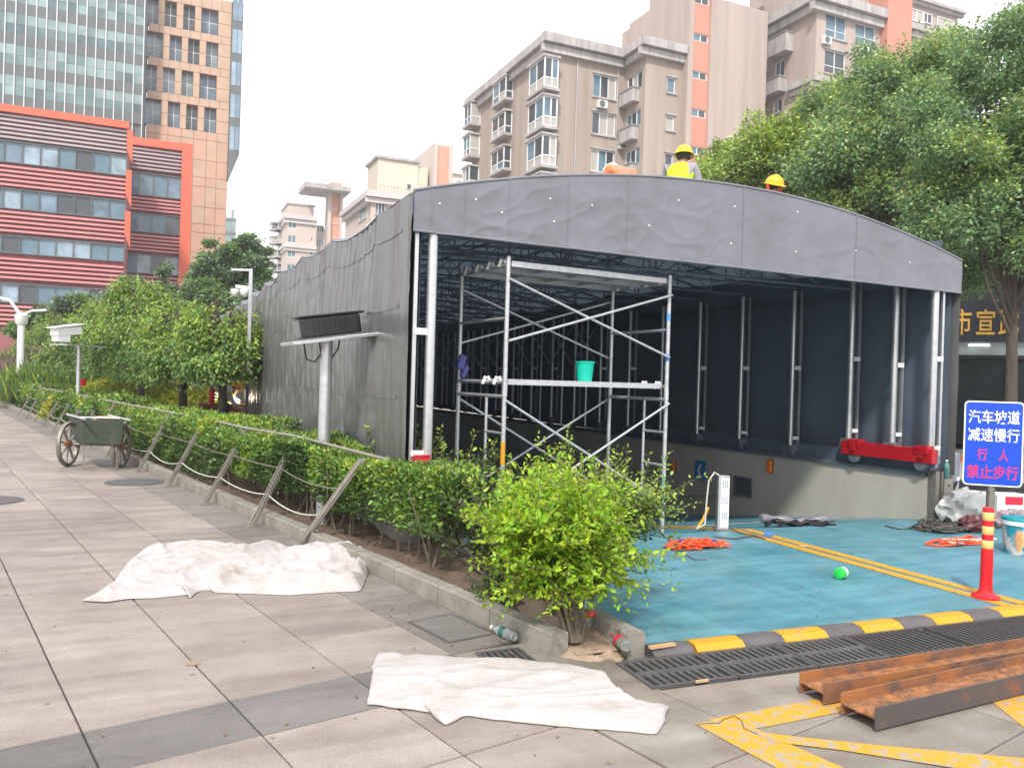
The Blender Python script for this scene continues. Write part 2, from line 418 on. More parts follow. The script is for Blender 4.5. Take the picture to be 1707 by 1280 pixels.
# ================================================================== GROUND
def pr(P):
    d = np.asarray(P, float) - O0; z = d @ _f
    return (CX + FPX * (d @ _r) / z, CY - FPX * (d @ _u) / z, z)
M['ground'] = mat('ground_grey', (.30, .28, .26), .9, var=.15, scale=.5)
g = MB()
for x0, x1, y0, y1 in ((-600, 2.2, -60, 7.2), (2.2, 9.1, -60, 7.2), (9.1, 600, -60, 7.2), (-600, 2.2, 7.2, 31.1), (9.1, 600, 7.2, 31.1), (-600, 2.2, 31.1, 1200), (2.2, 9.1, 31.1, 1200), (9.1, 600, 31.1, 1200)):
    g.add([(x0, y0, -.06), (x1, y0, -.06), (x1, y1, -.06), (x0, y1, -.06)], [(0, 1, 2, 3)])
g.build('ground', M['ground'], kind='structure')

# ---- pavement: a bed of joint dirt, slabs laid on it one by one
V0, SW = 0.65, 0.643
bed = MB()
bed.add([kw(-30, -1, -.012), kw(3.05, -1, -.012), kw(3.05, 60, -.012), kw(-30, 60, -.012)], [(0, 1, 2, 3)])
pave = bed.build('pavement', M['joint'], kind='structure')
def slab_mesh(name, a, b, m, gx_=.009, gy_=.004):
    s = MB(); hx, hy = a / 2 - gx_ / 2, b / 2 - gy_ / 2; c = .004
    lv = [(-hx, -hy, -.05), (hx, -hy, -.05), (hx, hy, -.05), (-hx, hy, -.05)]
    mv = [(-hx, -hy, -c), (hx, -hy, -c), (hx, hy, -c), (-hx, hy, -c)]
    tv = [(-hx + c, -hy + c * .6, 0), (hx - c, -hy + c * .6, 0), (hx - c, hy - c * .6, 0), (-hx + c, hy - c * .6, 0)]
    s.add(lv + mv + tv, [(i, (i + 1) % 4, 4 + (i + 1) % 4, 4 + i) for i in range(4)] + [(4 + i, 4 + (i + 1) % 4, 8 + (i + 1) % 4, 8 + i) for i in range(4)] + [(8, 9, 10, 11)])
    return s.mesh(name, m)
cells = []
urows = [(2.22, 2.85, 0), (2.86, 3.495, 0), (3.5, 3.95, 1)] + [(3.952 + .645 * i, 3.952 + .645 * (i + 1), 0) for i in range(70)]
urows += [(2.86 - .645 * (i + 1), 2.86 - .645 * i, 0) for i in range(1, 4)]
for u0, u1, band in urows:
    for j in range(-44, 4):
        v0, v1, brd = V0 + SW * (j - 1), V0 + SW * j, 0
        if j == 3: v0, v1 = V0 + SW * 2, V0 + SW * 3
        cells.append((v0, v1, u0, u1, band, 0))
    if u0 > 3.9: cells.append((V0 + SW * 3 , 3.045, u0, u1, 0, 1))
def in_view(P, m=60):
    q = pr(P); return q[2] > .5 and -m < q[0] < 1707 + m and -m < q[1] < 1280 + m
vis, hid = [], []
for c in cells:
    P = kw((c[0] + c[1]) / 2, (c[2] + c[3]) / 2, 0)
    ok = any(in_view(kw(c[i], c[k], 0), 4) for i in (0, 1) for k in (2, 3))
    (vis if ok else hid).append((math.hypot(P[0], P[1]), P, c))
vis.sort(key=lambda t: t[0])
near, far = vis[:255], vis[255:] + [h for h in hid if h[0] < 45]
cache = {}
for d, P, (v0, v1, u0, u1, band, brd) in near:
    key = (round(v1 - v0, 3), round(u1 - u0, 3), band, brd)
    if key not in cache:
        cache[key] = slab_mesh('paving_slab', v1 - v0, u1 - u0, M['slab_grey'] if band else (M['slab_border'] if brd else M['slab']), .009, .004)
    o = put('paving_slab', cache[key], (P[0], P[1], random.uniform(-.0015, .0015)), pave, rz=KT + (math.pi if random.random() < .5 else 0))
fm = [MB(), MB(), MB()]
for d, P, (v0, v1, u0, u1, band, brd) in far:
    k = 1 if band else (2 if brd else 0)
    gxx, gyy = .005, .002
    vs = [kw(v0 + gxx, u0 + gyy, 0), kw(v1 - gxx, u0 + gyy, 0), kw(v1 - gxx, u1 - gyy, 0), kw(v0 + gxx, u1 - gyy, 0)]
    fm[k].add(vs + [(a, b, -.03) for a, b, _ in vs], [(0, 1, 2, 3), (4, 5, 1, 0), (5, 6, 2, 1), (6, 7, 3, 2), (7, 4, 0, 3)])
for k, key in enumerate(('slab', 'slab_grey', 'slab_border')):
    if fm[k].v: fm[k].build('distant_paving_slab', M[key], pave, kind='stuff')

# ---- concrete apron slabs between pavement and drain
def clip(poly, a, b, c):                                     # keep a*x+b*y<=c
    out = []
    for i in range(len(poly)):
        p, q = poly[i], poly[(i + 1) % len(poly)]
        dp, dq = a * p[0] + b * p[1] - c, a * q[0] + b * q[1] - c
        if dp <= 0: out.append(p)
        if dp * dq < 0:
            t = dp / (dp - dq); out.append((p[0] + t * (q[0] - p[0]), p[1] + t * (q[1] - p[1])))
    return out
EA = -.041                                                   # drain, hump and floor edge run a little askew
def edge(x, y):
    return (x - (y - 3.9) * math.sin(EA), y + (x - 2.5) * math.sin(EA))
abed = MB(); abed.add([(1.4, -2, -.02), (14, -2, -.02), (14, 3.56, -.02), (1.4, 3.56, -.02)], [(0, 1, 2, 3)])
apron = abed.build('apron', M['joint'], kind='structure')
vv = [2.582, 3.18, 4.37, 5.6, 6.9, 8.3, 9.9, 11.5]; uu = [-6, -4.4, -3.2, -2, -.8, .4, 1.60, 2.19, 6]
for i in range(len(vv) - 1):
    for k in range(len(uu) - 1):
        u0, u1 = uu[k], uu[k + 1]
        if i == 0 and k == 6: u1 = 2.19
        po = [kw(vv[i] + .005, u0 + .004)[:2], kw(vv[i + 1] - .005, u0 + .004)[:2], kw(vv[i + 1] - .005, u1 - .004)[:2], kw(vv[i] + .005, u1 - .004)[:2]]
        po = clip(po, math.sin(-EA), 1, 3.53 + 2.5 * math.sin(-EA)); 
        if len(po) < 3: continue
        po = clip(po, 1, 0, 13)
        if len(po) < 3: continue
        if not any(in_view((p[0], p[1], 0), 300) for p in po): continue
        MB().prism(po, -.05, random.uniform(-.001, .001)).build('concrete_slab', M['conc_slab'], apron)
# worn patch at the end of the planter
s = MB()
pts = [(2.0, 3.45), (2.46, 3.55), (2.46, 4.08), (2.80, 4.16), (2.72, 4.3), (2.25, 4.45), (2.12, 4.15), kw(2.6, 3.55)[:2]]
n = 26
for i in range(n):
    for k in range(n):
        pass
def blob_sheet(poly, z0, amp, sc, step=.03, edge_w=.12, seed=0, dome=0.0):
    """a lumpy sheet inside a plan polygon whose edge dies out to z0"""
    P = np.array(poly); x0, y0 = P.min(0); x1, y1 = P.max(0)
    nx, ny = int((x1 - x0) / step) + 2, int((y1 - y0) / step) + 2
    def inside(x, y):
        c = False; j = len(poly) - 1
        for i in range(len(poly)):
            if (poly[i][1] > y) != (poly[j][1] > y) and x < (poly[j][0] - poly[i][0]) * (y - poly[i][1]) / (poly[j][1] - poly[i][1]) + poly[i][0]: c = not c
            j = i
        return c
    def ed(x, y):
        d = 9
        for i in range(len(poly)):
            a, b = P[i], P[(i + 1) % len(P)]; ab = b - a
            t = max(0, min(1, np.dot((x - a[0], y - a[1]), ab) / (ab @ ab + 1e-9))); q = a + t * ab
            d = min(d, math.hypot(x - q[0], y - q[1]))
        return d
    ids = {}; mb = MB()
    for i in range(nx):
        for k in range(ny):
            x, y = x0 + i * step, y0 + k * step
            if inside(x, y):
                e = min(1, ed(x, y) / edge_w)
                h = mnoise.fractal(Vector((x * sc + seed, y * sc, seed)), 1.0, 2.0, 4)
                ids[i, k] = len(mb.v); mb.v.append((x, y, z0 + e * (dome + amp * (.5 + .5 * h))))
    for (i, k), a in ids.items():
        if (i + 1, k) in ids and (i, k + 1) in ids and (i + 1, k + 1) in ids:
            mb.f.append((a, ids[i + 1, k], ids[i + 1, k + 1], ids[i, k + 1])); mb.m.append(0)
    return mb
patch = MB().prism([kw(2.585, 3.02)[:2], (2.5, 3.50), (2.5, 4.12), (2.75, 4.2), (2.6, 4.5), kw(3.1, 3.9)[:2], kw(2.585, 3.95)[:2]][::1], -.05, -.004).build('worn_concrete', M['conc_slab'], kind='structure')

# ---- kerb stones
kerb = MB().add([kw(3.04, 3.7, -.04), kw(3.18, 3.7, -.04), kw(3.18, 44, -.04), kw(3.04, 44, -.04)], [(0, 1, 2, 3)]).build('kerb', M['joint'], kind='structure')
ks = MB()
L2, c = .316, .008
hx = .06
prof = [(-hx, -.06), (-hx, .125 - c), (-hx + c, .125), (hx - c, .125), (hx, .125 - c), (hx, -.06)]
vsx = [(x, -L2, z) for x, z in prof] + [(x, L2, z) for x, z in prof]
ks.add(vsx, [(i, i + 1, i + 7, i + 6) for i in range(5)] + [(0, 1, 2, 3, 4, 5)[::-1], (6, 7, 8, 9, 10, 11)])
ksm = ks.mesh('kerb_stone', M['kerb'])
for i in range(62):
    P = kw(3.11, 3.61 + .32 + .64 * i)
    put('kerb_stone', ksm, (P[0], P[1], random.uniform(-.004, .004)), kerb, rz=KT + random.uniform(-.004, .004))
# short kerb between planter and blue floor
k2 = MB().add([(2.6, 4.1, -.045), (2.74, 4.1, -.045), (2.66, 7.16, -.045), (2.52, 7.16, -.045)], [(0, 1, 2, 3)]).build('ramp_kerb', M['joint'], kind='structure')
for i in range(5):
    put('kerb_stone', ksm, (2.675 - .013 * i * .64 / .5, 4.40 + .64 * i - .02, .0), k2, rz=.022 + random.uniform(-.006, .006))

# ---- planter soil
s = MB(); rows = []
ys = np.concatenate([np.arange(4.12, 8, .08), np.arange(8, 36, .4)])
for y in ys:
    xl = ((3.16) - y * math.sin(KT)) / math.cos(KT)          # inner kerb line at this y
    xr = 2.62 - .02 * (y - 4.1) if y < 7.17 else 2.14
    xl = min(xl, xr - .02)
    r_ = []
    for k in range(15):
        x = xl + (xr - xl) * k / 14
        e = min(1, (y - 4.0) / .5)
        h = .045 + .045 * mnoise.fractal(Vector((x * 5, y * 5, 1)), 1, 2, 4)
        r_.append((x, y, max(.002, h * e + (.03 * e if y > 5 else 0))))
    rows.append(r_)
for r_ in rows: s.v += r_
for i in range(len(rows) - 1):
    for k in range(14):
        s.f.append((i * 15 + k, i * 15 + k + 1, (i + 1) * 15 + k + 1, (i + 1) * 15 + k)); s.m.append(1 if rows[i][k][1] + .5 * mnoise.noise(Vector((rows[i][k][0] * 3, rows[i][k][1] * 3, 2))) < 4.95 else 0)
o = s.build('planting_bed', [M['soil'], M['sand']], kind='structure', smooth=True)
blob_sheet([(2.16, 4.16), (2.40, 3.98), (2.56, 3.99), (2.66, 4.15), (2.6, 4.35), (2.42, 4.55), (2.3, 4.42)], -.022, .065, 8, .02, .1, 3).build('spilled_sand', M['sand'], smooth=True, kind='stuff')

# ---- blue floor, ramp, markings
b = MB()
e0, e1 = edge(2.78, 4.14), edge(12.5, 4.14)
b.add([(e0[0], e0[1], .002), (e1[0], e1[1], .002), (12.5, 7.2, .002), (2.62, 7.2, .002)], [(0, 1, 2, 3)])
b.build('forecourt', M['blue'], kind='structure')
RS = .152
def rz_(y): return -.15 * 0 if y < 7.2 else -(y - 7.2) * RS
b = MB(); nseg = 24
for i in range(nseg + 1):
    y = 7.2 + 24.2 * i / nseg
    z = rz_(y) - .0 + (.002 if i == 0 else 0)
    b.v += [(2.1, y, z), (9.2, y, z)]
b.f = [(2 * i, 2 * i + 1, 2 * i + 3, 2 * i + 2) for i in range(nseg)]; b.m = [0] * nseg
b.build('ramp', M['blue'], kind='structure')
lines = MB()
for x0, x1 in ((5.94, 6.06), (6.12, 6.24)):
    y0 = 4.17 - .041 * (x0 - 2.5)
    lines.add([(x0, y0, .006), (x1, y0 - .004, .006), (x1, 7.2, .006), (x0, 7.2, .006)], [(0, 1, 2, 3)])
    lines.add([(x0, 7.2, .006), (x1, 7.2, .006), (x1, 30, rz_(30) + .006), (x0, 30, rz_(30) + .006)], [(0, 1, 2, 3)])
lines.build('lane_marking', M['yellow'], kind='structure')
st = MB()
st.add([(6.3, 8.35, rz_(8.35) + .006), (8.9, 8.35, rz_(8.35) + .006), (8.9, 8.47, rz_(8.47) + .006), (6.3, 8.47, rz_(8.47) + .006)], [(0, 1, 2, 3)])
st.add([(2.5, 8.35, rz_(8.35) + .006), (5.86, 8.35, rz_(8.35) + .006), (5.86, 8.47, rz_(8.47) + .006), (2.5, 8.47, rz_(8.47) + .006)], [(0, 1, 2, 3)])
st.build('stop_line', M['white_paint'], kind='structure')

# hump with painted segments
hump = MB().add([(*edge(2.5, 3.97), -.03), (*edge(9.5, 3.97), -.03), (*edge(9.5, 4.14), -.03), (*edge(2.5, 4.14), -.03)], [(0, 1, 2, 3)]).build('speed_hump', M['asphalt'], kind='structure')
xs = [2.78, 3.04]
x = 3.04; seq = [(2.74, 3.02, 0)]
for i in range(10):
    seq += [(x, x + .355, 1), (x + .355, x + .655, 0)]; x += .655
for a, bb, yel in seq:
    h = MB(); pf = [(3.975, -.03), (3.975, .006), (4.02, .034), (4.10, .036), (4.20, .005), (4.20, -.03)]
    q = []
    sk = random.uniform(-.01, .01)
    for xx in (a + .002, bb - .002):
        for yy, zz in pf: q.append((*edge(xx + sk + (yy - 4) * .12, yy), zz))
    h.add(q, [(i, i + 6, i + 7, i + 1) for i in range(5)] + [(0, 1, 2, 3, 4, 5), (6, 7, 8, 9, 10, 11)[::-1]])
    h.build('hump_segment', M['yellow'] if yel else M['asphalt'], hump)

# drain channel and grates
MB().add([(*edge(2.36, 3.53), -.045), (*edge(9.2, 3.53), -.045), (*edge(9.2, 3.975), -.045), (*edge(2.36, 3.975), -.045)], [(0, 1, 2, 3)]).build('drain_channel', M['pit_shade'], kind='structure')  # shallow floor, the shade of a deep channel painted black
def grate(x0, x1, cast, label, tilt=0):
    ct = edge((x0 + x1) / 2, 3.76)
    t = thing('drain_grate', label, 'drain grate', (*ct, -.02), 'drain grates along the floor edge')
    t.rotation_euler = (0, 0, EA + tilt)
    off = WL[t]; WL[t] = (0, 0, 0)
    L = x1 - x0 - .008; W = .40; h0, h1 = -.012, .028
    f = MB(); q = .022 if cast else .012
    f.box((-L / 2, -W / 2, h0), (L / 2, -W / 2 + q, h1)).box((-L / 2, W / 2 - q, h0), (L / 2, W / 2, h1))
    f.box((-L / 2, -W / 2 + q, h0), (-L / 2 + q, W / 2 - q, h1)).box((L / 2 - q, -W / 2 + q, h0), (L / 2, W / 2 - q, h1))
    if cast: f.box((-L / 2 + q, -.026, h0), (L / 2 - q, .026, h1 - .001))
    o = f.build('grate_frame', M['iron'], t)
    n = int(L / (.053 if cast else .05))
    bw = .024 if cast else .012
    bm = None
    for i in range(1, n):
        xx = -L / 2 + q + (L - 2 * q) * i / n
        for (ya, yb) in (((-W / 2 + q, -.026), (.026, W / 2 - q)) if cast else ((-W / 2 + q, W / 2 - q),)):
            hh = h1 - .002
            k = (yb - ya) / 2
            if bm is None: bm = MB().box((-bw / 2, -k, h0), (bw / 2, k, hh)).mesh('grate_bar', M['iron'])
            put('grate_bar', bm, (xx, (ya + yb) / 2, 0), t)
    WL[t] = off
    return t
grate(2.47, 3.025, 1, 'cast drain grate with two slot rows at the planter end')
grate(3.03, 3.585, 1, 'second slotted cast drain grate from the planter')
grate(3.59, 4.145, 1, 'third slotted cast drain grate, last before the plain bars')
grate(4.15, 4.78, 0, 'steel bar drain grate next to the cast ones')
grate(4.86, 6.05, 0, 'long steel bar drain grate in front of the red bollard', .004)
grate(6.06, 7.25, 0, 'steel bar drain grate at the right end of the drain')
mb = MB(); mb.bar((2.40, 3.60, -.02), (2.44, 3.97, -.02), .05, .03)
# small grate half covered by the cloth
c4 = kw(2.8, 3.72)
t = thing('gully_grate', 'small dark gully grate by the end of the long kerb', 'gully grate', (*c4[:2], 0))
f = MB()
for q in ((-.14, -.14, .14, -.12), (-.14, .12, .14, .14), (-.14, -.12, -.12, .12), (.12, -.12, .14, .12)):
    f.box((c4[0] + q[0], c4[1] + q[1], -.002), (c4[0] + q[2], c4[1] + q[3], .008))
f.build('grate_frame', M['iron'], t)
for i in range(6):
    x = c4[0] - .1 + .04 * i
    MB().box((x - .009, c4[1] - .12, -.002), (x + .009, c4[1] + .12, .007)).build('grate_bar', M['iron'], t)
MB().box((c4[0] - .13, c4[1] - .13, -.003), (c4[0] + .13, c4[1] + .13, .001)).build('grate_pit', M['pit_shade'], t)  # flat plate, shade of the opening put into its colour

# yellow box paint, worn
def paint(px, z):
    return MB().add([gz(*q, z) for q in px], [tuple(range(len(px)))[::-1]])
pm = paint([(1180, 1199), (1345, 1168), (1450, 1150), (1480, 1185), (1402, 1186), (1285, 1209), (1240, 1217)], .003)
pm.build('box_marking', M['yellow_worn'], kind='structure')
paint([(1158, 1205), (1225, 1198), (1300, 1232), (1420, 1285), (1305, 1285), (1225, 1242)], .0045).build('box_marking', M['yellow_worn'], kind='structure')
paint([(1240, 1214), (1300, 1224), (1460, 1241), (1720, 1264), (1720, 1282), (1590, 1279), (1400, 1249), (1290, 1236)], .006).build('box_marking', M['yellow_worn'], kind='structure')
paint([(1650, 1166), (1720, 1146), (1720, 1222), (1690, 1198)], .003).build('box_marking', M['yellow_worn'], kind='structure')
# a crack in the concrete
cr = MB()
cpts = [gz(*q, .0075) for q in [(1163, 1206), (1200, 1204), (1206, 1198), (1224, 1192), (1236, 1200), (1240, 1213), (1262, 1222)]]
for a, b2 in zip(cpts[:-1], cpts[1:]): cr.bar(a, b2, .0035, .0012)
cr.build('pavement_crack', M['joint'], kind='structure')
# stains that stay: rust spot and drips near the middle joint
sm = mat('rust_stain', (.31, .19, .12), .8, col2=(.30, .245, .20), scale=22, cut=(.38, .6))
stn = MB(); sc_ = gz(322, 1106); npt = 26
stn.add([tuple(sc_ + np.array([math.cos(6.283 * k / npt), math.sin(6.283 * k / npt), 0]) * (.035 + .03 * mnoise.noise(Vector((k * .9, 2, 0)))) + (0, 0, .003)) for k in range(npt)], [tuple(range(npt))])
stn.build('rust_stain', sm, kind='structure')
# inspection covers
def cover_round(c, r, label):
    t = thing('manhole_cover', label, 'manhole cover', (*c[:2], 0))
    MB().lathe((*c[:2], 0), [(0, .0075), (r * .9, .0075), (r * .9, .002)], 40).build('lid', M['steel_dark'] if 0 else M['iron'], t)
    MB().lathe((*c[:2], 0), [(r * .915, .001), (r * .915, .0065), (r, .0055), (r, .001)], 40).build('rim', M['iron'], t)
cover_round((-.15, 12.6, 0), .39, 'round iron manhole cover in the pavement close to the kerb')
cover_round((-1.72, 11.16, 0), .40, 'round manhole cover with a red mark, cut off by the left edge')
cc = kw(2.83, 4.37)
t = thing('inspection_cover', 'square stone inspection cover set in the paving by the kerb', 'inspection cover', (*cc[:2], 0))
MB().obox((*cc[:2], .002), np.array(kw(.155, 0)), np.array(kw(0, .235)), (0, 0, .003)).build('lid', M['slab_grey'], t)
fr = MB()
for (a, b2, c2, d2) in ((-.17, 0, .008, .25), (.17, 0, .008, .25), (0, -.246, .162, .006), (0, .246, .162, .006)):
    q = kw(2.83 + a, 4.37 + b2)
    fr.obox((*q[:2], .002), np.array(kw(c2, 0)), np.array(kw(0, d2)), (0, 0, .0024))
fr.build('frame', M['iron'], t)

# ---- ramp side walls
rw = thing('ramp_wall', 'pale concrete side wall of the ramp under the right tent rail', 'wall', (9.1, 15, 0))
wm = MB(); wm.add([(9.0, 7.17, -.2), (9.0, 7.17, .54), (9.0, 31, .45), (9.0, 31, -4.4), (9.22, 7.17, -.2), (9.22, 7.17, .54), (9.22, 31, .45), (9.22, 31, -4.4)],
                  [(0, 1, 2, 3), (4, 7, 6, 5), (0, 4, 5, 1), (1, 5, 6, 2), (3, 2, 6, 7)])
wm.build('wall_body', M['conc'], rw)
cpm = MB(); cpm.add([(8.97, 7.2, .54), (8.97, 31, .45), (8.97, 31, .50), (8.97, 7.2, .59), (9.25, 7.2, .54), (9.25, 31, .45), (9.25, 31, .50), (9.25, 7.2, .59)],
                    [(0, 1, 2, 3), (4, 7, 6, 5), (3, 2, 6, 7), (0, 3, 7, 4), (0, 4, 5, 1)])
cpm.build('coping', M['steel_dark'], rw)
gA, gB = gx(1112, 827, 8.99), gx(1240, 827, 8.99)
MB().bar(gA, gB, .01, .012).build('wall_groove', M['conc_dark'], rw)
lw = thing('ramp_wall', 'dark concrete side wall of the ramp under the left tent rail', 'wall', (2.2, 15, 0))
MB().add([(2.33, 7.17, -.2), (2.33, 7.17, .6), (2.33, 31, .6), (2.33, 31, -4.4), (2.12, 7.17, -.2), (2.12, 7.17, .6), (2.12, 31, .6), (2.12, 31, -4.4)],
         [(0, 3, 2, 1), (4, 5, 6, 7), (0, 1, 5, 4), (1, 2, 6, 5), (3, 7, 6, 2)]).build('wall_body', M['conc_dark'], lw)
bw = thing('end_wall', 'dark concrete wall closing the far end of the ramp', 'wall', (5.6, 31.1, -4.4))
MB().box((2.0, 31.0, -4.6), (9.3, 31.3, .5)).build('wall_body', M['conc_dark'], bw)
# ================================================================== SLIDING CANOPY TENT
TX0, TX1, TY0, TY1 = 2.15, 9.4, 7.1, 30.6
tent = thing('canopy_tent', 'long grey fabric sliding canopy with steel posts over the garage ramp', 'canopy tent', (5.77, 7.1, .55))
FR = [7.14, 7.72, 8.45, 9.58, 10.76, 11.9] + [13.05 + 1.16 * i for i in range(15)]
def eave(y): return 3.29 + min(.21, max(0, (y - 8.2)) * .035)
def sag(y):                                                  # fabric dips between frames
    if y < 8.4: return 0
    for a, b in zip(FR[2::2][:-1], FR[2::2][1:]):
        if a <= y <= b:
            t = (y - a) / (b - a); return (.17 + .07 * math.sin(a * 5.1)) * (1 - (2 * t - 1) ** 2) ** .75
    return 0
def arch(x, y):
    t = (x - 5.775) / 3.625
    return eave(y) + .5 * (1 - t * t)
def fb(x, y, z, o=4): return mnoise.fractal(Vector((x, y, z)), 1.0, 2.0, o)
def sheet(nu, nv, fn):
    mb = MB()
    for i in range(nu + 1):
        for k in range(nv + 1): mb.v.append(fn(i / nu, k / nv))
    for i in range(nu):
        for k in range(nv):
            a = i * (nv + 1) + k
            mb.f.append((a, a + nv + 1, a + nv + 2, a + 1)); mb.m.append(0)
    return mb
def roof_pt(off):
    def fn(u, v):
        x, y = TX0 + (TX1 - TX0) * u, TY0 + (TY1 - TY0) * v
        e = abs(2 * u - 1)
        return (x, y, arch(x, y) - sag(y) * (.25 + .75 * e ** 3) * .9 + .012 * fb(x * 1.4, y * 1.4, 3) - off)
    return fn
sheet(44, 200, roof_pt(0)).build('roof_fabric', M['tarp_roof'], tent, smooth=True)
# side sheets
def fold(y, z, s, lv):
    a = .5 * fb(y * 2.6, z * .35, s) + .30 * fb(y * 7.5, z * .6 + y * .4, s + 5) + .16 * fb(y * 3 + z * 2.0, z * 3 - y * 2, s + 9)
    k = mnoise.noise(Vector((y * 4.6, z * .22, s + 20)))
    rg = max(0, 1 - abs(k) * 7) ** 1.5                       # sharp vertical creases
    k2 = mnoise.noise(Vector((y * 2.2 + z * 1.3, z * 1.9 - y, s + 40)))
    rg2 = max(0, 1 - abs(k2) * 9) ** 1.5
    k3 = mnoise.noise(Vector((y * 11 + z * .8, z * .35, s + 60))); rg3 = max(0, 1 - abs(k3) * 5) ** 1.5
    return lv * (a + .36 * rg + .24 * rg2 + .13 * rg3 * (1.4 - .3 * z))
def left_pt(u, v):
    y = TY0 + (TY1 - TY0) * u
    top = eave(y) - sag(y)
    z = .57 + (top - .57) * v
    bul = -.05 * math.sin(math.pi * v) * (1 if y > 8.3 else .3)
    lo = max(0, 1 - abs((z - .95) / .5)) * .6
    return (TX0 + bul + fold(y, z, 2.0, (.052 if y > 8.2 else .028) * (1 + lo)) - .02 * sag(y), y, z)
sheet(430, 40, left_pt).build('side_curtain', M['tarp_side'], tent, smooth=True)
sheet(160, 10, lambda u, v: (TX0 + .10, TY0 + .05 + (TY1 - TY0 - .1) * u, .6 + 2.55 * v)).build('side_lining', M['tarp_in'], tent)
def strip(fn, axis_pts, wd, off):
    mb = MB()
    for i, (u, v) in enumerate(axis_pts):
        p = fn(u, v); q = fn(u, v + wd)
        mb.v += [(p[0] - off[0], p[1] - off[1], p[2]), (q[0] - off[0], q[1] - off[1], q[2])]
        if i: mb.f.append((2 * i - 2, 2 * i, 2 * i + 1, 2 * i - 1)); mb.m.append(0)
    return mb
for vz in (.30, .62, .88):
    strip(left_pt, [(i / 430, vz) for i in range(6, 431)], .014, (.006, 0)).build('seam', M['tarp_side'], tent, smooth=True)
def right_pt(u, v):
    y = TY0 + (TY1 - TY0) * u
    top = eave(y) - .02
    z = .56 + (top - .56) * v
    return (TX1 + fold(y, z, 7.0, .03), y, z)
sheet(300, 24, right_pt).build('side_curtain', M['tarp_side'], tent, smooth=True)
def right_in(u, v):
    y = TY0 + .06 + (TY1 - TY0 - .1) * u
    return (9.31 + fold(y, .5 + 2.7 * v, 11.0, .022), y, .57 + 2.68 * v)
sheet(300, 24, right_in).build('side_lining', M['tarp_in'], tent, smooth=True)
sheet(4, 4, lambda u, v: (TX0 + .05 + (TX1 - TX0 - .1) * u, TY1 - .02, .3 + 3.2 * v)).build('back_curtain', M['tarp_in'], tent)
# skirt along the right rail
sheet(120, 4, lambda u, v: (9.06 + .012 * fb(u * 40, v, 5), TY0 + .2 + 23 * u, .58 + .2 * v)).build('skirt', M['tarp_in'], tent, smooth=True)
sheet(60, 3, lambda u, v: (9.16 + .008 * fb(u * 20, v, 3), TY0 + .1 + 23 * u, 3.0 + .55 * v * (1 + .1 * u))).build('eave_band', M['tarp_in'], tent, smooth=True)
# front valance
def val_pt(u, v):
    x = TX0 + (TX1 - TX0) * u
    bot = 2.93 - .05 * u + .003 * fb(x * 2, 0, 1)
    top = arch(x, TY0)
    z = bot + (top - bot) * v
    a = .008 * fb(x * .9, z * 1.5, 4) + .005 * fb(x * 2.4 + z * 1.4, z * 2.4 - x, 8, 2)
    k = mnoise.noise(Vector((x * 1.5 + z * 1.1, z * 2.6 - x * .6, 33))); a += .006 * max(0, 1 - abs(k) * 4)
    k = mnoise.noise(Vector((x * 3.3 - z * 2.3, z * 3.4 + x * .8, 53))); a += .004 * max(0, 1 - abs(k) * 5)
    d = min(1, (1 - v) * 4) * (1.25 if x < 5.6 else .62)
    return (x, TY0 - .012 - a * d, z)
sheet(330, 44, val_pt).build('valance', M['tarp'], tent, smooth=True)
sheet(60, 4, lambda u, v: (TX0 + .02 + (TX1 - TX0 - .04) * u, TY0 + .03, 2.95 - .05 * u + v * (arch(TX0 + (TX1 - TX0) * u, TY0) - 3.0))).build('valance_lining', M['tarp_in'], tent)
hem = MB(); pv = [val_pt(i / 160, 0.0) for i in range(161)]
hem.tube([(p[0], p[1] - .002, p[2]) for p in pv], .011, 6).build('hem', M['tarp'], tent, smooth=True)
edge_t = MB().tube([(TX0 + (TX1 - TX0) * i / 60, TY0 - .006, arch(TX0 + (TX1 - TX0) * i / 60, TY0) + .004) for i in range(61)], .017, 6)
edge_t.build('roof_edge', M['tarp'], tent, smooth=True)
for px in (716, 772, 846, 944, 1043, 1236, 1425):
    u = (gy(px, 400, TY0)[0] - TX0) / (TX1 - TX0)
    mb = MB()
    for i in range(45):
        p = val_pt(u, i / 44); q = val_pt(u + .0022, i / 44)
        mb.v += [(p[0], p[1] - .005, p[2]), (q[0], q[1] - .005, q[2])]
        if i: mb.f.append((2 * i - 2, 2 * i, 2 * i + 1, 2 * i - 1)); mb.m.append(0)
    mb.build('seam', M['tarp'], tent, smooth=True)
rv = MB().lathe((0, 0, 0), [(.0, -.004), (.012, -.004), (.014, .004)], 10, (0, -1, 0)).mesh('rivet', M['white_band'])
rv = MB().lathe((0, 0, 0), [(.010, -.004), (.008, .003), (.0, .004)], 10, (0, -1, 0)).mesh('rivet', M['white_band'])
for px, py in ((732, 342), (836, 357), (916, 333), (922, 372), (985, 345), (1080, 378), (1223, 345), (1328, 354), (1217, 407), (1325, 420), (1425, 418), (1515, 437), (1430, 360), (792, 335), (1130, 335)):
    P = gy(px, py, TY0); u = (P[0] - TX0) / (TX1 - TX0); v = (P[2] - 2.9) / (arch(P[0], TY0) - 2.9)
    q = val_pt(u, v); put('rivet', rv, (q[0], q[1] - .003, q[2]), tent)
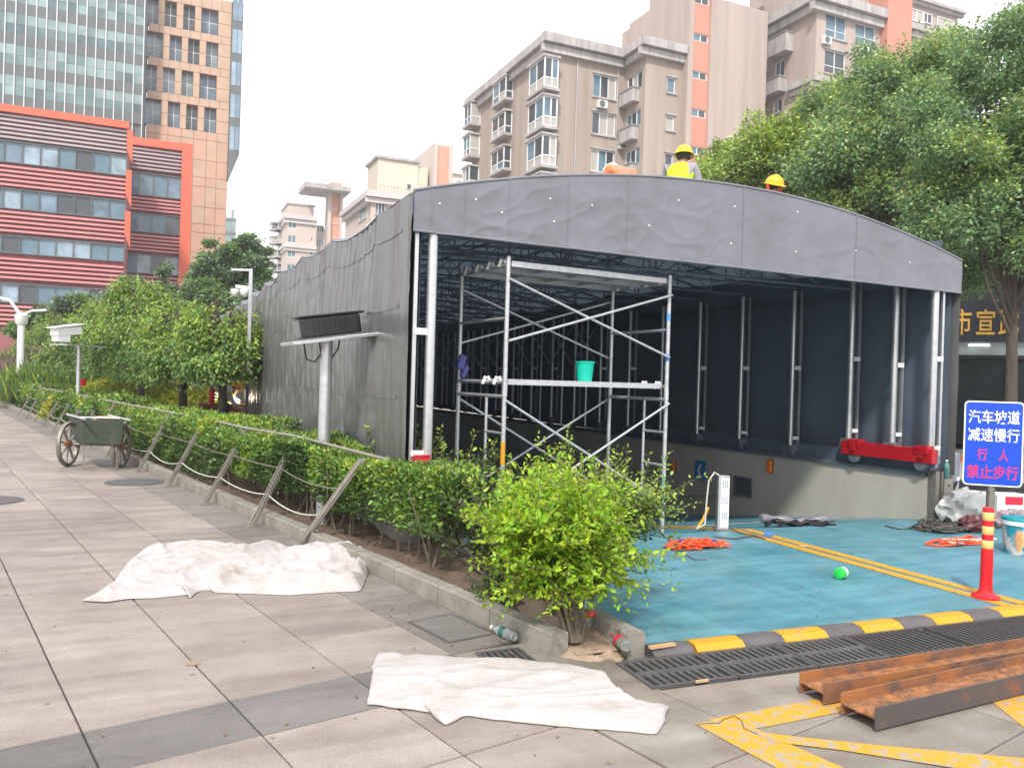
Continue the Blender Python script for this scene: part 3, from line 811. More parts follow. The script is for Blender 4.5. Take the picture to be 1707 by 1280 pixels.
# posts on the right rail and on the left rail
def post_pair(x, y, zt, zb, side, thick=.043, bands=True, foot=True):
    p = MB().tube([(x, y, zb), (x, y, zt)], thick, 12).build('post', M['galv'], tent, smooth=True)
    xo = x + side * .155
    MB().bar((xo, y + .01, zb - .0), (xo, y + .01, zt), .035, .03, (0, 1, 0)).build('post', M['galv'], tent)
    if bands:
        b = MB()
        z1 = zb + (zt - zb) * .5
        b.box((min(x, xo), y - .02, z1 - .03), (max(x, xo), y + .02, z1 + .03))
        b.build('post_bracket', M['white_band'], tent)
        if y < 12.5: MB().box((min(x, xo), y - .018, zb + .08), (max(x, xo), y + .018, zb + .13)).build('post_bracket', M['white_band'], tent)
    if foot:
        f = MB(); f.box((x - .07, y - .09, zb - .09), (x + .07, y + .09, zb))
        f.lathe((x - .03, y - .07, zb - .12), [(0, -.03), (.05, -.03), (.05, .03), (0, .03)], 12, (1, 0, 0))
        f.lathe((x - .03, y + .07, zb - .12), [(0, -.03), (.05, -.03), (.05, .03), (0, .03)], 12, (1, 0, 0))
        f.build('roller_foot', M['steel_dark'], tent)
for i, y in enumerate(FR):
    zt = 3.24 if y < 8 else 3.2
    if i == 0: post_pair(9.0, y, 3.26, .80, 1, .047)
    elif i == 1: post_pair(9.0, y, 2.98, .93, 1, .043)
    elif i == 2: post_pair(9.0, y, 3.16, .93, 1, .043)
    else: post_pair(9.0, y, 3.1, .74, 1, .036)
    if i > 3 and i % 2 == 0:
        pass
post_pair(2.36, 7.14, 3.25, .80, -1, .047)
for y in FR[2:]:
    MB().tube([(2.42, y, .65), (2.42, y, 3.2)], .036, 8).build('post', M['galv'], tent, smooth=True)
# scissor arms along the far part of the right rail
zA, zB = 2.0, 2.88
for a, b in zip(FR[8:-1], FR[9:]):
    s = MB(); s.bar((8.93, a, zA), (8.93, b, zB), .03, .012, (1, 0, 0)); s.build('scissor_arm', M['galv'], tent)
    s = MB(); s.bar((8.91, a, zB), (8.91, b, zA), .03, .012, (1, 0, 0)); s.build('scissor_arm', M['galv'], tent)
    MB().tube([(8.98, (a + b) / 2, .62), (8.98, (a + b) / 2, 3.1)], .022, 6).build('post', M['galv'], tent, smooth=True)
# roof trusses
for i, y in enumerate(FR):
    t = MB(); ts = .022
    zc = 3.02 + (.12 if y > 9 else .0)
    n = 10; X = [2.38 + (9.0 - 2.38) * k / n for k in range(n + 1)]
    top = [(x, y, arch(x, y) - .16 - (.02 if y < 9 else .02)) for x in X]
    t.tube(top, ts, 6)
    if i: 
        t.tube([(X[0], y, zc), (X[-1], y, zc)], ts, 6)
        for k in range(1, n):
            if top[k][2] - zc > .1:
                t.tube([(X[k], y, zc), top[k]], .012, 5)
                if k < n - 1: t.tube([(X[k], y, zc), top[k + 1]] if k % 2 else [top[k], (X[k + 1], y, zc)], .010, 5)
    t.build('roof_truss', M['steel_dark'], tent, smooth=True)
for x in (3.4, 4.6, 5.77, 6.95, 8.1):
    p = MB()
    p.tube([(x, FR[0], arch(x, 7.2) - .13), (x, FR[-1], arch(x, 29) - .13)], .018, 6)
    p.build('purlin', M['steel_dark'], tent, smooth=True)
# wheel beams
def wheel_beam(x, ya, yb, z0, z1, wd):
    o = MB().box((x - wd / 2, ya, z0), (x + wd / 2, yb, z1)).build('wheel_beam', M['red'], tent, bevel=.008)
    for yy in (ya + .16, yb - .22):
        b = MB(); b.box((x - wd / 2 - .015, yy - .1, z1 - .07), (x + wd / 2 + .01, yy + .1, z1 + .035))
        b.box((x - wd / 2 - .03, yy - .03, z1 - .12), (x - wd / 2, yy + .03, z1 + .02))
        b.lathe((x - wd / 2 - .02, yy - .06, z1 + .0), [(.0, .012), (.014, .012), (.014, 0)], 6, (-1, 0, 0)).lathe((x - wd / 2 - .02, yy + .06, z1 + .0), [(.0, .012), (.014, .012), (.014, 0)], 6, (-1, 0, 0))
        b.build('beam_clamp', M['red'], o)
    for yy in (ya + .2, yb - .2):
        w = MB(); w.lathe((x, yy, z0 - .02), [(0, -.035), (.075, -.035), (.085, -.02), (.06, 0), (.085, .02), (.075, .035), (0, .035)], 18, (1, 0, 0))
        w.build('rail_wheel', M['steel_dark'], o)
wheel_beam(8.93, 7.02, 8.47, .715, .90, .10)
wheel_beam(2.30, 7.0, 8.4, .70, .86, .12)
MB().box((2.19, 7.02, .78), (2.40, 7.05, .83)).build('post_bracket', M['white_band'], tent)
# right track stop: steel pieces on the end of the wall
# ================================================================== BUILDINGS
M['plaster'] = mat('taupe_plaster', (.42, .345, .295), .9, col2=(.35, .29, .25), scale=.16, stretch=(1, 1, .35), detail=9, bump=.1, bscale=3, dist=.02)
overlay(M['plaster'], .55, (2.2, 2.2, .10), .34, .62, (.82, .80, .78), (1.05, 1.05, 1.05))
M['plaster_b'] = mat('pink_plaster', (.47, .385, .35), .9, col2=(.40, .325, .295), scale=.16, stretch=(1, 1, .35), detail=9)
overlay(M['plaster_b'], .55, (2.2, 2.2, .10), .34, .62, (.84, .82, .80), (1.05, 1.05, 1.05))
M['plaster_far'] = mat('hazed_plaster', (.60, .51, .45), .9, col2=(.54, .46, .42), scale=.12, detail=7)  # lighter copy for distant blocks, haze put into the colour
M['cream'] = mat('cream_plaster', (.64, .58, .47), .9, var=.05, scale=.2)
M['salmon'] = mat('salmon_panel', (.56, .26, .19), .85, col2=(.50, .225, .165), scale=.3)
M['salmon_far'] = mat('hazed_salmon_panel', (.68, .33, .23), .85, var=.06, scale=.3)  # salmon lightened likewise, distance haze painted in
M['cornice'] = mat('cornice_render', (.50, .47, .47), .85, col2=(.38, .36, .355), scale=.6, detail=8)
M['cornice_far'] = mat('hazed_cornice', (.60, .56, .55), .85, var=.06, scale=.5)  # cornice tone raised to imitate haze over distance
overlay(M['cornice'], 1.2, (2, 2, .25), .36, .6, (.70, .68, .66), (1.06, 1.06, 1.06))
M['soffit'] = mat('soffit', (.27, .26, .26), .9, var=.1)
M['upvc'] = mat('white_window_frame', (.74, .74, .75), .5, var=.04)
M['gl_dark'] = mat('window_glass_dark', (.055, .068, .082), .07, spec=.7, var=.3, scale=.7)
M['gl_blue'] = mat('window_glass_blue', (.11, .19, .25), .07, spec=.7, var=.3, scale=.7)
M['gl_teal'] = mat('window_glass_teal', (.10, .24, .24), .08, spec=.7, var=.2)
M['gl_curt'] = mat('window_curtain', (.42, .40, .37), .35, var=.15, scale=3, stretch=(4, 4, .3))
M['ac_white'] = mat('air_conditioner_white', (.66, .65, .62), .5, var=.06)
M['stone'] = mat('sandstone_cladding', (.54, .37, .26), .8, col2=(.43, .30, .215), scale=.8, detail=6)
M['stone_r'] = mat('sandstone_cladding_red', (.57, .345, .245), .8, col2=(.455, .285, .205), scale=.8, detail=6)
M['stone_joint'] = mat('stone_joint', (.24, .155, .115), .9, var=.1)
M['alu'] = mat('aluminium_mullion', (.66, .68, .70), .4, metal=.3, var=.03)
M['spandrel'] = mat('grey_spandrel', (.12, .135, .14), .25, var=.1, scale=.6)
M['coping_red'] = mat('vermilion_coping', (.66, .125, .065), .5, var=.06, scale=.6)
M['louvre_red'] = mat('maroon_louvre', (.60, .24, .24), .5, var=.08, scale=.5)
M['louvre_grey'] = mat('mauve_louvre', (.42, .34, .36), .5, var=.06, scale=.5)
M['louvre_back'] = mat('louvre_shadow_board', (.30, .10, .11), .8, var=.1)
M['gl_tower'] = mat('tower_glass', (.13, .20, .205), .08, spec=.7, var=.4, scale=.35)
M['gl_tower2'] = mat('tower_glass_pale', (.22, .31, .31), .08, spec=.7, var=.35, scale=.35)
M['gl_tower3'] = mat('tower_glass_dark', (.08, .13, .145), .08, spec=.7, var=.4, scale=.35)
M['gl_fin'] = mat('fin_glass', (.26, .36, .46), .1, spec=.7, var=.3, scale=.5)
M['gl_fin2'] = mat('fin_glass_dark', (.16, .23, .31), .1, spec=.7, var=.3, scale=.5)
GL = ['gl_dark', 'gl_dark', 'gl_dark', 'gl_blue', 'gl_blue', 'gl_curt']
R4 = random.Random(5)

class Face:
    def __init__(s, kind, c): s.k, s.c = kind, c
    def pt(s, u, v, d=0): return (u, s.c - d, v) if s.k == 'y' else (s.c - d, u, v)
    def uv(s, px, py):
        P = gy(px, py, s.c) if s.k == 'y' else gx(px, py, s.c)
        return (P[0], P[2]) if s.k == 'y' else (P[1], P[2])
    def rect(s, x0, y0, x1, y1):                             # picture rectangle to a rectangle on the face
        a = s.uv(x0, (y0 + y1) / 2); b = s.uv(x1, (y0 + y1) / 2); m = (x0 + x1) / 2
        t = s.uv(m, y0); q = s.uv(m, y1)
        return (min(a[0], b[0]), q[1], max(a[0], b[0]), t[1])
    def box(s, mb, u0, v0, u1, v1, d0, d1, mi=0):
        a, b = s.pt(u0, v0, d0), s.pt(u1, v1, d1)
        return mb.box([min(a[i], b[i]) for i in range(3)], [max(a[i], b[i]) for i in range(3)], mi)

def holed(mb, F, u0, v0, u1, v1, holes, dep=.2):
    us = sorted({u0, u1, *[h[0] for h in holes], *[h[2] for h in holes]}); vs = sorted({v0, v1, *[h[1] for h in holes], *[h[3] for h in holes]})
    us = [u for u in us if u0 <= u <= u1]; vs = [v for v in vs if v0 <= v <= v1]
    for i in range(len(us) - 1):
        for k in range(len(vs) - 1):
            cu, cv = (us[i] + us[i + 1]) / 2, (vs[k] + vs[k + 1]) / 2
            if any(h[0] < cu < h[2] and h[1] < cv < h[3] for h in holes): continue
            mb.add([F.pt(us[i], vs[k]), F.pt(us[i + 1], vs[k]), F.pt(us[i + 1], vs[k + 1]), F.pt(us[i], vs[k + 1])], [(0, 1, 2, 3)])
    for a, b, c, d in holes:
        for p, q in (((a, b), (c, b)), ((c, b), (c, d)), ((c, d), (a, d)), ((a, d), (a, b))):
            mb.add([F.pt(*p), F.pt(*q), F.pt(*q, -dep), F.pt(*p, -dep)], [(0, 1, 2, 3)])

def pane(F, par, u0, v0, u1, v1, d, m=None):
    mb = MB(); a = [F.pt(u0, v0, d), F.pt(u1, v0, d), F.pt(u1, v1, d), F.pt(u0, v1, d)]
    b = [F.pt(u0, v0, d - .02), F.pt(u1, v0, d - .02), F.pt(u1, v1, d - .02), F.pt(u0, v1, d - .02)]
    mb.add(a + b, [(0, 1, 2, 3), (0, 4, 5, 1), (1, 5, 6, 2), (2, 6, 7, 3), (3, 7, 4, 0)])
    return mb.build('pane', M[m or R4.choice(GL)], par)
def win(F, par, r, n=2, dep=.12, transom=.0, fw=.07, m='upvc', gl=None, sill=True):
    u0, v0, u1, v1 = r; f = MB(); d0, d1 = -dep - .04, -dep + .04
    F.box(f, u0, v0, u1, v0 + fw, d0, d1); F.box(f, u0, v1 - fw, u1, v1, d0, d1)
    for i in range(n + 1):
        c = u0 + (u1 - u0) * i / n; a = max(u0, c - fw / 2 if 0 < i < n else (u0 if i == 0 else u1 - fw)); b = a + fw
        F.box(f, a, v0 + fw, b, v1 - fw, d0, d1 - .004)
    if transom: F.box(f, u0 + fw, v0 + (v1 - v0) * transom, u1 - fw, v0 + (v1 - v0) * transom + fw * .8, d0, d1 - .008)
    w_ = f.build('window', M[m], par)
    for i in range(n):
        pane(F, w_, u0 + (u1 - u0) * i / n + fw * .4, v0 + fw * .5, u0 + (u1 - u0) * (i + 1) / n - fw * .4, v1 - fw * .5, -dep - .02, gl)
    if sill:
        s_ = MB(); F.box(s_, u0 - .12, v0 - .14, u1 + .12, v0 - .01, 0, .12); s_.build('sill', M['cornice'], w_); s_ = MB(); F.box(s_, u0 - .12, v1 + .01, u1 + .12, v1 + .12, 0, .1); s_.build('lintel', M['cornice'], w_)
    return w_
def bay(F, par, r, d=.75, n=2, m='upvc', slab='cornice', sides=(1, 1), gl=None):
    u0, v0, u1, v1 = r; h = v1 - v0; s_ = MB()
    F.box(s_, u0 - .12, v0 - .22, u1 + .12, v0, 0, d + .12); b = s_.build('bay_window', M[slab], par)
    s_ = MB(); F.box(s_, u0 - .12, v1, u1 + .12, v1 + .16, 0, d + .14); s_.build('bay_roof', M[slab], b)
    f = MB(); w_ = .09; tr = v0 + h * .30
    for i in range(n + 1):
        c = u0 + (u1 - u0 - w_) * i / n; F.box(f, c, v0, c + w_, v1, d - w_, d)
    for vz in (v0, tr, v1 - w_): F.box(f, u0 + w_, vz, u1 - w_, vz + w_, d - w_ + .003, d - .003)
    for side in (0, 1):
        u = u0 if side == 0 else u1 - w_
        F.box(f, u, v0, u + w_, v1, 0, w_); F.box(f, u + .003, tr, u + w_ - .003, tr + w_, w_, d - w_)
    f.build('bay_frame', M[m], b)
    for i in range(n):
        a, c = u0 + (u1 - u0) * i / n + .05, u0 + (u1 - u0) * (i + 1) / n - .05
        pane(F, b, a, tr + .05, c, v1 - .05, d - .05, gl)
        pane(F, b, a, v0 + .05, c, tr, d - .05, R4.choice(['gl_curt', 'gl_blue']))
    for u in (u0 + .04, u1 - .06):
        mb = MB(); F.box(mb, u, v0 + .05, u + .02, v1 - .05, .05, d - .06); mb.build('pane', M[R4.choice(['gl_dark', 'gl_curt'])], b)
    return b
def acbox(F, par, r, d=.55):
    u0, v0, u1, v1 = r; mb = MB(); F.box(mb, u0, v0, u1, v1, 0, d); a = mb.build('balcony_box', M['cornice'], par)
    mb = MB(); F.box(mb, u0 - .06, v1, u1 + .06, v1 + .1, 0, d + .06); mb.build('ledge', M['soffit'], a)
def acunit(F, par, r, d=.35):
    u0, v0, u1, v1 = r; mb = MB(); F.box(mb, u0, v0, u1, v1, .05, d); a = mb.build('air_conditioner', M['ac_white'], par)
    c = F.pt(u0 + (u1 - u0) * .42, (v0 + v1) / 2, d + .01); ax = F.pt(0, 0, 1); o_ = F.pt(0, 0, 0); ax = [ax[i] - o_[i] for i in range(3)]
    MB().lathe(c, [(.0, 0), ((v1 - v0) * .36, 0), ((v1 - v0) * .42, .02)], 16, ax).build('fan', M['spandrel'], a)
def eaves(par, F, u0, u1, z, out=.7, h=1.1, m='cornice', ret=None):
    mb = MB(); F.box(mb, u0 - .001, z - h, u1, z - h * .55, 0, out * .55); mb2 = F.box(mb, u0 - .001, z - h * .5, u1, z, 0, out)
    F.box(mb, u0, z, u1, z + .12, 0, out - .15)
    return mb.build('cornice', M[m], par)

# ---------------------------------------------------------------- apartment block with the corner bays (main)
Z3 = lambda x, y: (760 + x / 3.484, y / 3.484)
def zr(F, Z, x0, y0, x1, y1):
    a, b = Z(x0, y0), Z(x1, y1); return F.rect(a[0], a[1], b[0], b[1])
FA, SA = Face('y', 56.0), Face('x', 27.4)
xa = 27.4
rz0 = FA.uv(*Z3(472, 225))[1]
A = thing('apartment_block', 'taupe apartment block with stacked corner bay windows and grey eaves behind the tent', 'apartment block', (31, 60, 0))
xe = FA.uv(*Z3(985, 330))[0]; yb = SA.uv(*Z3(105, 560))[0]
hA, hS = [], []
rows = [(440, 570), (655, 775), (870, 982)]
xx = [(797, 933), (790, 915), (783, 910)]
for (y0, y1), (x0, x1) in zip(rows, xx): hA.append(zr(FA, Z3, x0, y0, x1, y1))
fl = hA[0][3] - hA[1][3]
hA = [(hA[0][0], hA[0][1] - fl * k, hA[0][2], hA[0][3] - fl * k) for k in range(5)]
wl_ = MB(); holed(wl_, FA, xa, 0, xe, rz0, hA)
holed(wl_, SA, 56.0, 0, yb, rz0, [])
wl_.box((xa + .05, 56.3, 0), (xe + 8, yb, rz0 - .05))
wl_.build('wall', M['plaster'], A)
for h in hA: win(FA, A, h, 3)
eaves(A, FA, xa - .75, xe + .2, rz0 + .35, .75, 1.3)
eaves(A, SA, 56.0, yb + .6, rz0 + .35, .75, 1.3)
# bays on the corner and on the end wall
rb = zr(FA, Z3, 470, 352, 572, 525)
for k in range(4):
    v0, v1 = rb[1] - fl * k, rb[3] - fl * k
    w2 = rb[2] - xa
    s_ = MB(); s_.box((xa - .85, 55.15, v0 - .22), (rb[2] + .1, 58.3, v0)); b = s_.build('bay_window', M['cornice'], A)
    MB().box((xa - .87, 55.13, v1), (rb[2] + .1, 58.3, v1 + .16)).build('bay_roof', M['cornice'], b)
    f = MB(); tr = v0 + (v1 - v0) * .3; q = .1
    for x in (xa - .72, (xa - .72 + rb[2]) / 2, rb[2] - q): f.box((x, 55.28, v0), (x + q, 55.38, v1))
    for y in (56.6, 57.0 + .9): f.box((xa - .72, y, v0), (xa - .62, y + q, v1))
    for vz in (v0, tr, v1 - q):
        f.box((xa - .71, 55.285, vz), (rb[2], 55.375, vz + q)); f.box((xa - .715, 55.38, vz), (xa - .625, 58.0, vz + q))
    f.build('bay_frame', M['upvc'], b)
    for x0, x1 in ((xa - .64, (xa - .72 + rb[2]) / 2), ((xa - .62 + rb[2]) / 2, rb[2] - .1)):
        MB().box((x0 + .02, 55.33, tr + .08), (x1 - .02, 55.35, v1 - .08)).build('pane', M[R4.choice(GL)], b)
        MB().box((x0 + .02, 55.33, v0 + .08), (x1 - .02, 55.35, tr)).build('pane', M['gl_curt'], b)
    for y0, y1 in ((55.4, 56.6), (56.7, 57.9)):
        MB().box((xa - .68, y0, tr + .08), (xa - .66, y1, v1 - .08)).build('pane', M[R4.choice(GL)], b)
        MB().box((xa - .68, y0, v0 + .08), (xa - .66, y1, tr)).build('pane', M['gl_curt'], b)
r2 = zr(SA, Z3, 258, 480, 332, 600)
for k in range(4): bay(SA, A, (r2[0], r2[1] - fl * k, r2[2], r2[3] - fl * k), .7, 2)
r1 = zr(SA, Z3, 98, 620, 150, 735)
for k in range(3): bay(SA, A, (yb - 1.9, r1[1] - fl * k, yb - .2, r1[3] - fl * k), 1.0, 2, gl='gl_teal' if k == 1 else None)
acunit(SA, A, zr(SA, Z3, 415, 310, 450, 350))
for u_, v_ in ((.62, 0), (.60, 2), (.92, 1)):
    q = xa + (xe - xa) * u_; z_ = hA[v_][1] - .95; acunit(FA, A, (q, z_, q + .85, z_ + .6), .4)
for u_ in (.36, .90):
    q = xa + (xe - xa) * u_; MB().tube([FA.pt(q, 0, .09), FA.pt(q, rz0 - .9, .09)], .06, 6).build('drain_pipe', M['cornice'], A)
# stepped-forward wing
ye = 56.0; F2y = SA2 = None
xs_ = xe
yf = 53.0
SB = Face('x', xs_); FB = Face('y', yf)
xr_ = FB.uv(*Z3(1318, 330))[0]
zt2 = FB.uv(*Z3(1110, 262))[1]
w2 = MB()
hb = [zr(FB, Z3, 1228, 452, 1275, 540)]
hb = [(hb[0][0], hb[0][1] - fl * k, hb[0][2], hb[0][3] - fl * k) for k in range(5)]
holed(w2, FB, xs_, 0, xr_, zt2, hb)
hs = [zr(SB, Z3, 985, 450, 1082, 530)]
hs = [(yf + .5, hs[0][1] - fl * k, ye - .35, hs[0][3] + .2 - fl * k) for k in range(5)]
holed(w2, SB, yf, 0, ye, zt2, hs)
w2.build('wall', M['plaster'], A)
for h in hb: win(FB, A, h, 1)
for k, h in enumerate(hs):
    win(SB, A, h, 3, sill=False)
    acbox(SB, A, (h[0] + .3, h[1] - 1.05, h[2] + .1, h[1] - .05), .6)
eaves(A, FB, xs_ - .75, xr_, zt2 + .3, .75, 1.2)
eaves(A, SB, yf, ye - .75, zt2 + .3, .75, 1.2)
# salmon stair shaft with pale edges
FP = Face('y', 52.4)
p0, p1 = FP.uv(1142, 200)[0], FP.uv(1190, 100)[0]
ztop = 52
c1, c2 = FP.uv(1152, 150)[0], FP.uv(1180, 150)[0]
hp = [zr(FP, Z3, 1368, 195, 1450, 242), zr(FP, Z3, 1352, 425, 1440, 470)]
flp = fl
hp = [(c1 + .1, hp[0][1] - flp * k, c2 - .1, hp[0][3] - flp * k) for k in range(-2, 6)]
wp = MB(); wp.box((p0, 52.25, 0), (c1, 53.6, ztop)); wp.box((c2, 52.25, 0), (p1, 53.6, ztop)); wp.box((p0 + .05, 53.0, 0), (p1 - .05, 58, ztop))
wp.build('stair_pier', M['plaster_b'], A)
wq = MB(); holed(wq, FP, c1, 0, c2, ztop, hp, .25); wq.build('stair_panel', M['salmon'], A)
for h in hp: win(FP, A, h, 2, sill=False)
ub = MB(); SU = Face('x', p0 + .02)
y_far = SU.uv(1036, 80)[0]; z_a = SU.uv(1050, 40)[1]; z_b = SU.uv(1036, 57)[1]
ub.box((p0 + .06, 53.7, zt2 - 6), (p0 + 9, y_far - 1.2, z_a)); ub.box((p0 + .06, y_far - 1.2, zt2 - 6), (p0 + 9, y_far, z_b))
ub.build('rooftop_block', M['plaster_b'], A)

# ---------------------------------------------------------------- right block behind the trees
Z4 = lambda x, y: (1180 + x / 2.977, y / 2.977)
B = thing('apartment_block', 'pinkish apartment block with air conditioners, half hidden behind the big green trees', 'apartment block', (55, 55, 0))
FBf = Face('y', 50.7); xb = FBf.uv(*Z4(535, 260))[0]; SBs = Face('x', xb)
r1 = zr(FBf, Z4, 585, 78, 688, 195); r1b = zr(FBf, Z4, 578, 255, 682, 345)
flb = r1[3] - r1b[3]
r2_ = zr(FBf, Z4, 732, 125, 832, 222)
zt = FBf.uv(*Z4(540, 5))[1]; xend = FBf.uv(*Z4(858, 100))[0]
hs = [(r1[0], r1[1] - flb * k, r1[2], r1[3] - flb * k) for k in range(4)] + [(r2_[0], r2_[1] - flb * k, r2_[2], r2_[3] - flb * k) for k in range(4)]
wb = MB(); holed(wb, FBf, xb, 0, xend, zt, hs)
yfar = SBs.uv(*Z4(30, 200))[0]
sw = [zr(SBs, Z4, 332, 145, 385, 205), zr(SBs, Z4, 332, 305, 378, 385), zr(SBs, Z4, 322, 498, 366, 560)]
sw2 = zr(SBs, Z4, 234, 45, 272, 140)
holed(wb, SBs, 50.7, 0, yfar, zt, [sw2] + sw)
wb.build('wall', M['plaster_b'], B)
for h in hs: win(FBf, B, h, 2, transom=.32, gl='gl_blue' if R4.random() < .5 else None)
for h in sw + [sw2]: win(SBs, B, h, 2)
for zb_ in ((335, 192, 425, 278), (330, 402, 390, 470)): acbox(SBs, B, zr(SBs, Z4, *zb_), .9)
for zb_ in ((560, 188, 600, 226), (745, 238, 785, 276)): acunit(FBf, B, zr(FBf, Z4, *zb_))
eaves(B, FBf, xb - .8, xend, zt + .5, .8, 1.4); eaves(B, SBs, 50.7, yfar, zt + .5, .8, 1.4)
zc = FBf.uv(*Z4(540, 385))[1]
eaves(B, FBf, xb - .5, FBf.uv(*Z4(640, 400))[0], zc, .5, .9); eaves(B, SBs, 50.7, SBs.uv(*Z4(410, 440))[0], zc, .5, .9)
ab = MB(); ab.box((xb + .8, 52, zt - .2), (xend, 60, zt + 5)); ab.build('rooftop_block', M['plaster_b'], B)
ow = MB(); o0, o1 = FBf.uv(1469, 30)[0], FBf.uv(1509, 30)[0]
ow.box((o0, 50.0, 0), (o1, 54, 50)); ow.build('stair_panel', M['salmon'], B)
FBr = Face('y', 50.9); q0, q1 = o1, FBr.uv(1596, 45)[0]
ztr = FBr.uv(1520, 2)[1]; zlo = FBr.uv(1530, 48)[1]
tb = MB(); tb.box((q0, 50.9, 0), (q1, 58, ztr)); tb.build('wall', M['plaster_b'], B)
win(FBr, B, (q0 + .6, zlo + .5, q0 + (q1 - q0) * .36, ztr - .7), 2, dep=-.08, gl='gl_curt', sill=False)
win(FBr, B, zr(FBr, Z4, 1062, 70, 1108, 120), 2, dep=-.08, gl='gl_dark', sill=False)
win(FBr, B, (q0 + (q1 - q0) * .6, zlo + .5, q1 - .6, ztr - .7), 2, dep=-.08, gl='gl_curt', sill=False)
eaves(B, FBr, q0, q1 + .3, zlo, .7, 1.0); eaves(B, FBr, q0, q1 + .4, ztr + .2, .6, .5)
# lower wing between the stair shaft and the right block
FW = Face('y', 57.0); w0, w1 = FW.uv(1186, 160)[0], xb + .3
ztw = FW.uv(1245, 113)[1]
hw = [zr(FW, Z4, 18, 432, 62, 512), zr(FW, Z4, 155, 472, 258, 570), zr(FW, Z4, 22, 600, 118, 695)]
hw2 = zr(FW, Z4, 88, 447, 128, 512)
ww = MB(); holed(ww, FW, w0, 0, w1, ztw, hw + [hw2]); ww.build('wall', M['plaster'], B)
for h, n in zip(hw + [hw2], (1, 2, 2, 1)): win(FW, B, h, n, gl='gl_blue' if n == 2 else None)
acbox(FW, B, zr(FW, Z4, 62, 515, 135, 575), .9)
eaves(B, FW, w0, w1 - .2, ztw + .3, .9, 1.3)
rl = MB()
for i in range(14): rl.bar(FW.pt(w0 + .4 * i, ztw + .35, .5), FW.pt(w0 + .4 * i, ztw + 1.2, .5), .05, .05, (0, 1, 0))
rl.bar(FW.pt(w0, ztw + 1.2, .5), FW.pt(w0 + 5.4, ztw + 1.2, .5), .06, .06); o = rl.build('roof_railing', M['cornice'], B)

# ---------------------------------------------------------------- paler blocks farther off, left of the main one
Z2 = lambda x, y: (430 + x / 2.995, 200 + y / 2.995)
Cb = thing('apartment_block', 'pale apartment block with a cream rooftop box and salmon stair shaft', 'apartment block', (10, 116, 0))
FC = Face('y', 112.0)
xc = FC.uv(*Z2(565, 420))[0]; SC = Face('x', xc)
zt = FC.uv(*Z2(600, 375))[1]; x1 = FC.uv(*Z2(1000, 400))[0]
yl = SC.uv(*Z2(440, 400))[0]
whs = [zr(FC, Z2, 585, 415, 650, 475)]; fc = 2.95
whs = [(whs[0][0], whs[0][1] - fc * k, whs[0][2], whs[0][3] - fc * k) for k in range(2)]
shs = [zr(SC, Z2, 505, 440, 540, 500)]; shs = [(shs[0][0], shs[0][1] - fc * k, shs[0][2], shs[0][3] - fc * k) for k in range(2)]
wc = MB(); holed(wc, FC, xc, 0, x1, zt, whs); holed(wc, SC, 112.0, 0, yl, zt, shs); wc.build('wall', M['plaster_far'], Cb)
for h in whs: win(FC, Cb, h, 4, fw=.1)
for h in shs: win(SC, Cb, h, 3, fw=.1, gl='gl_teal')
eaves(Cb, FC, xc - .9, x1, zt + .3, .9, 1.5, 'cornice_far'); eaves(Cb, SC, 112.0, yl + .5, zt + .3, .9, 1.5, 'cornice_far')
zm = FC.uv(*Z2(600, 400))[1] - 2.4
eaves(Cb, SC, 112.4, yl, zt - 4.2, .5, .9, 'cornice_far')
FC2 = Face('y', 112.6); b0, b1, b2 = FC2.uv(*Z2(598, 260))[0], FC2.uv(*Z2(800, 260))[0], FC2.uv(*Z2(850, 280))[0]
zc1 = FC2.uv(*Z2(600, 190))[1]
cb = MB(); cb.box((b0, 112.6, zt + .3), (b1, 118.5, zc1)); cb.box((b1, 112.8, zt + .3), (b2, 118, FC2.uv(*Z2(830, 232))[1])); cb.build('rooftop_block', M['cream'], Cb)
rm = MB(); rm.box((b0 - .3, 112.3, zc1), (b1 + .2, 118.8, zc1 + .35)); rm.build('roof_slab', M['cornice'], Cb)
win(FC2, Cb, zr(FC2, Z2, 742, 320, 765, 350), 1, dep=-.06, sill=False, gl='gl_dark')
rl = MB()
for i in range(12): 
    u = b0 + .3 + (b1 - b0) * i / 12; rl.bar(FC.pt(u, zt + .4, .3), FC.pt(u, zt + 1.3, .3), .06, .06, (0, 1, 0))
rl.bar(FC.pt(b0, zt + 1.3, .3), FC.pt(b1, zt + 1.3, .3), .07, .07); rl.build('roof_railing', M['cornice'], Cb)
p0, p1 = FC.uv(*Z2(873, 230))[0], FC.uv(*Z2(965, 230))[0]
zp = FC.uv(*Z2(900, 125))[1]
pm_ = MB(); q0, q1 = FC.uv(*Z2(890, 230))[0], FC.uv(*Z2(948, 230))[0]
pm_.box((p0, 111.4, 0), (q0, 121, zp)).box((q1, 111.4, 0), (p1, 121, zp)).box((q0, 112, 0), (q1, 121, zp - .05)); pm_.build('stair_pier', M['plaster_far'], Cb)
MB().box((q0, 111.7, 0), (q1, 111.98, zp - .1)).build('stair_panel', M['salmon_far'], Cb)
Cc = thing('apartment_block', 'far sliver of a flat-topped cream block beside the main apartment block', 'apartment block', (22, 150, 0))
FD2 = Face('y', 150.0); a, b = FD2.uv(*Z2(966, 300))[0], FD2.uv(*Z2(1075, 300))[0]; z1 = FD2.uv(*Z2(1000, 275))[1]
MB().box((a, 150, 0), (b, 160, z1)).build('wall', M['cream'], Cc); mm = MB().box((a - .4, 149.5, z1), (b, 160.4, z1 + .7)); mm.build('roof_slab', M['cornice_far'], Cc)
win(FD2, Cc, zr(FD2, Z2, 985, 300, 1015, 325), 2, dep=-.06, sill=False, fw=.12)
Z5 = lambda x, y: (440 + x / 6.4, 270 + y / 6.4)
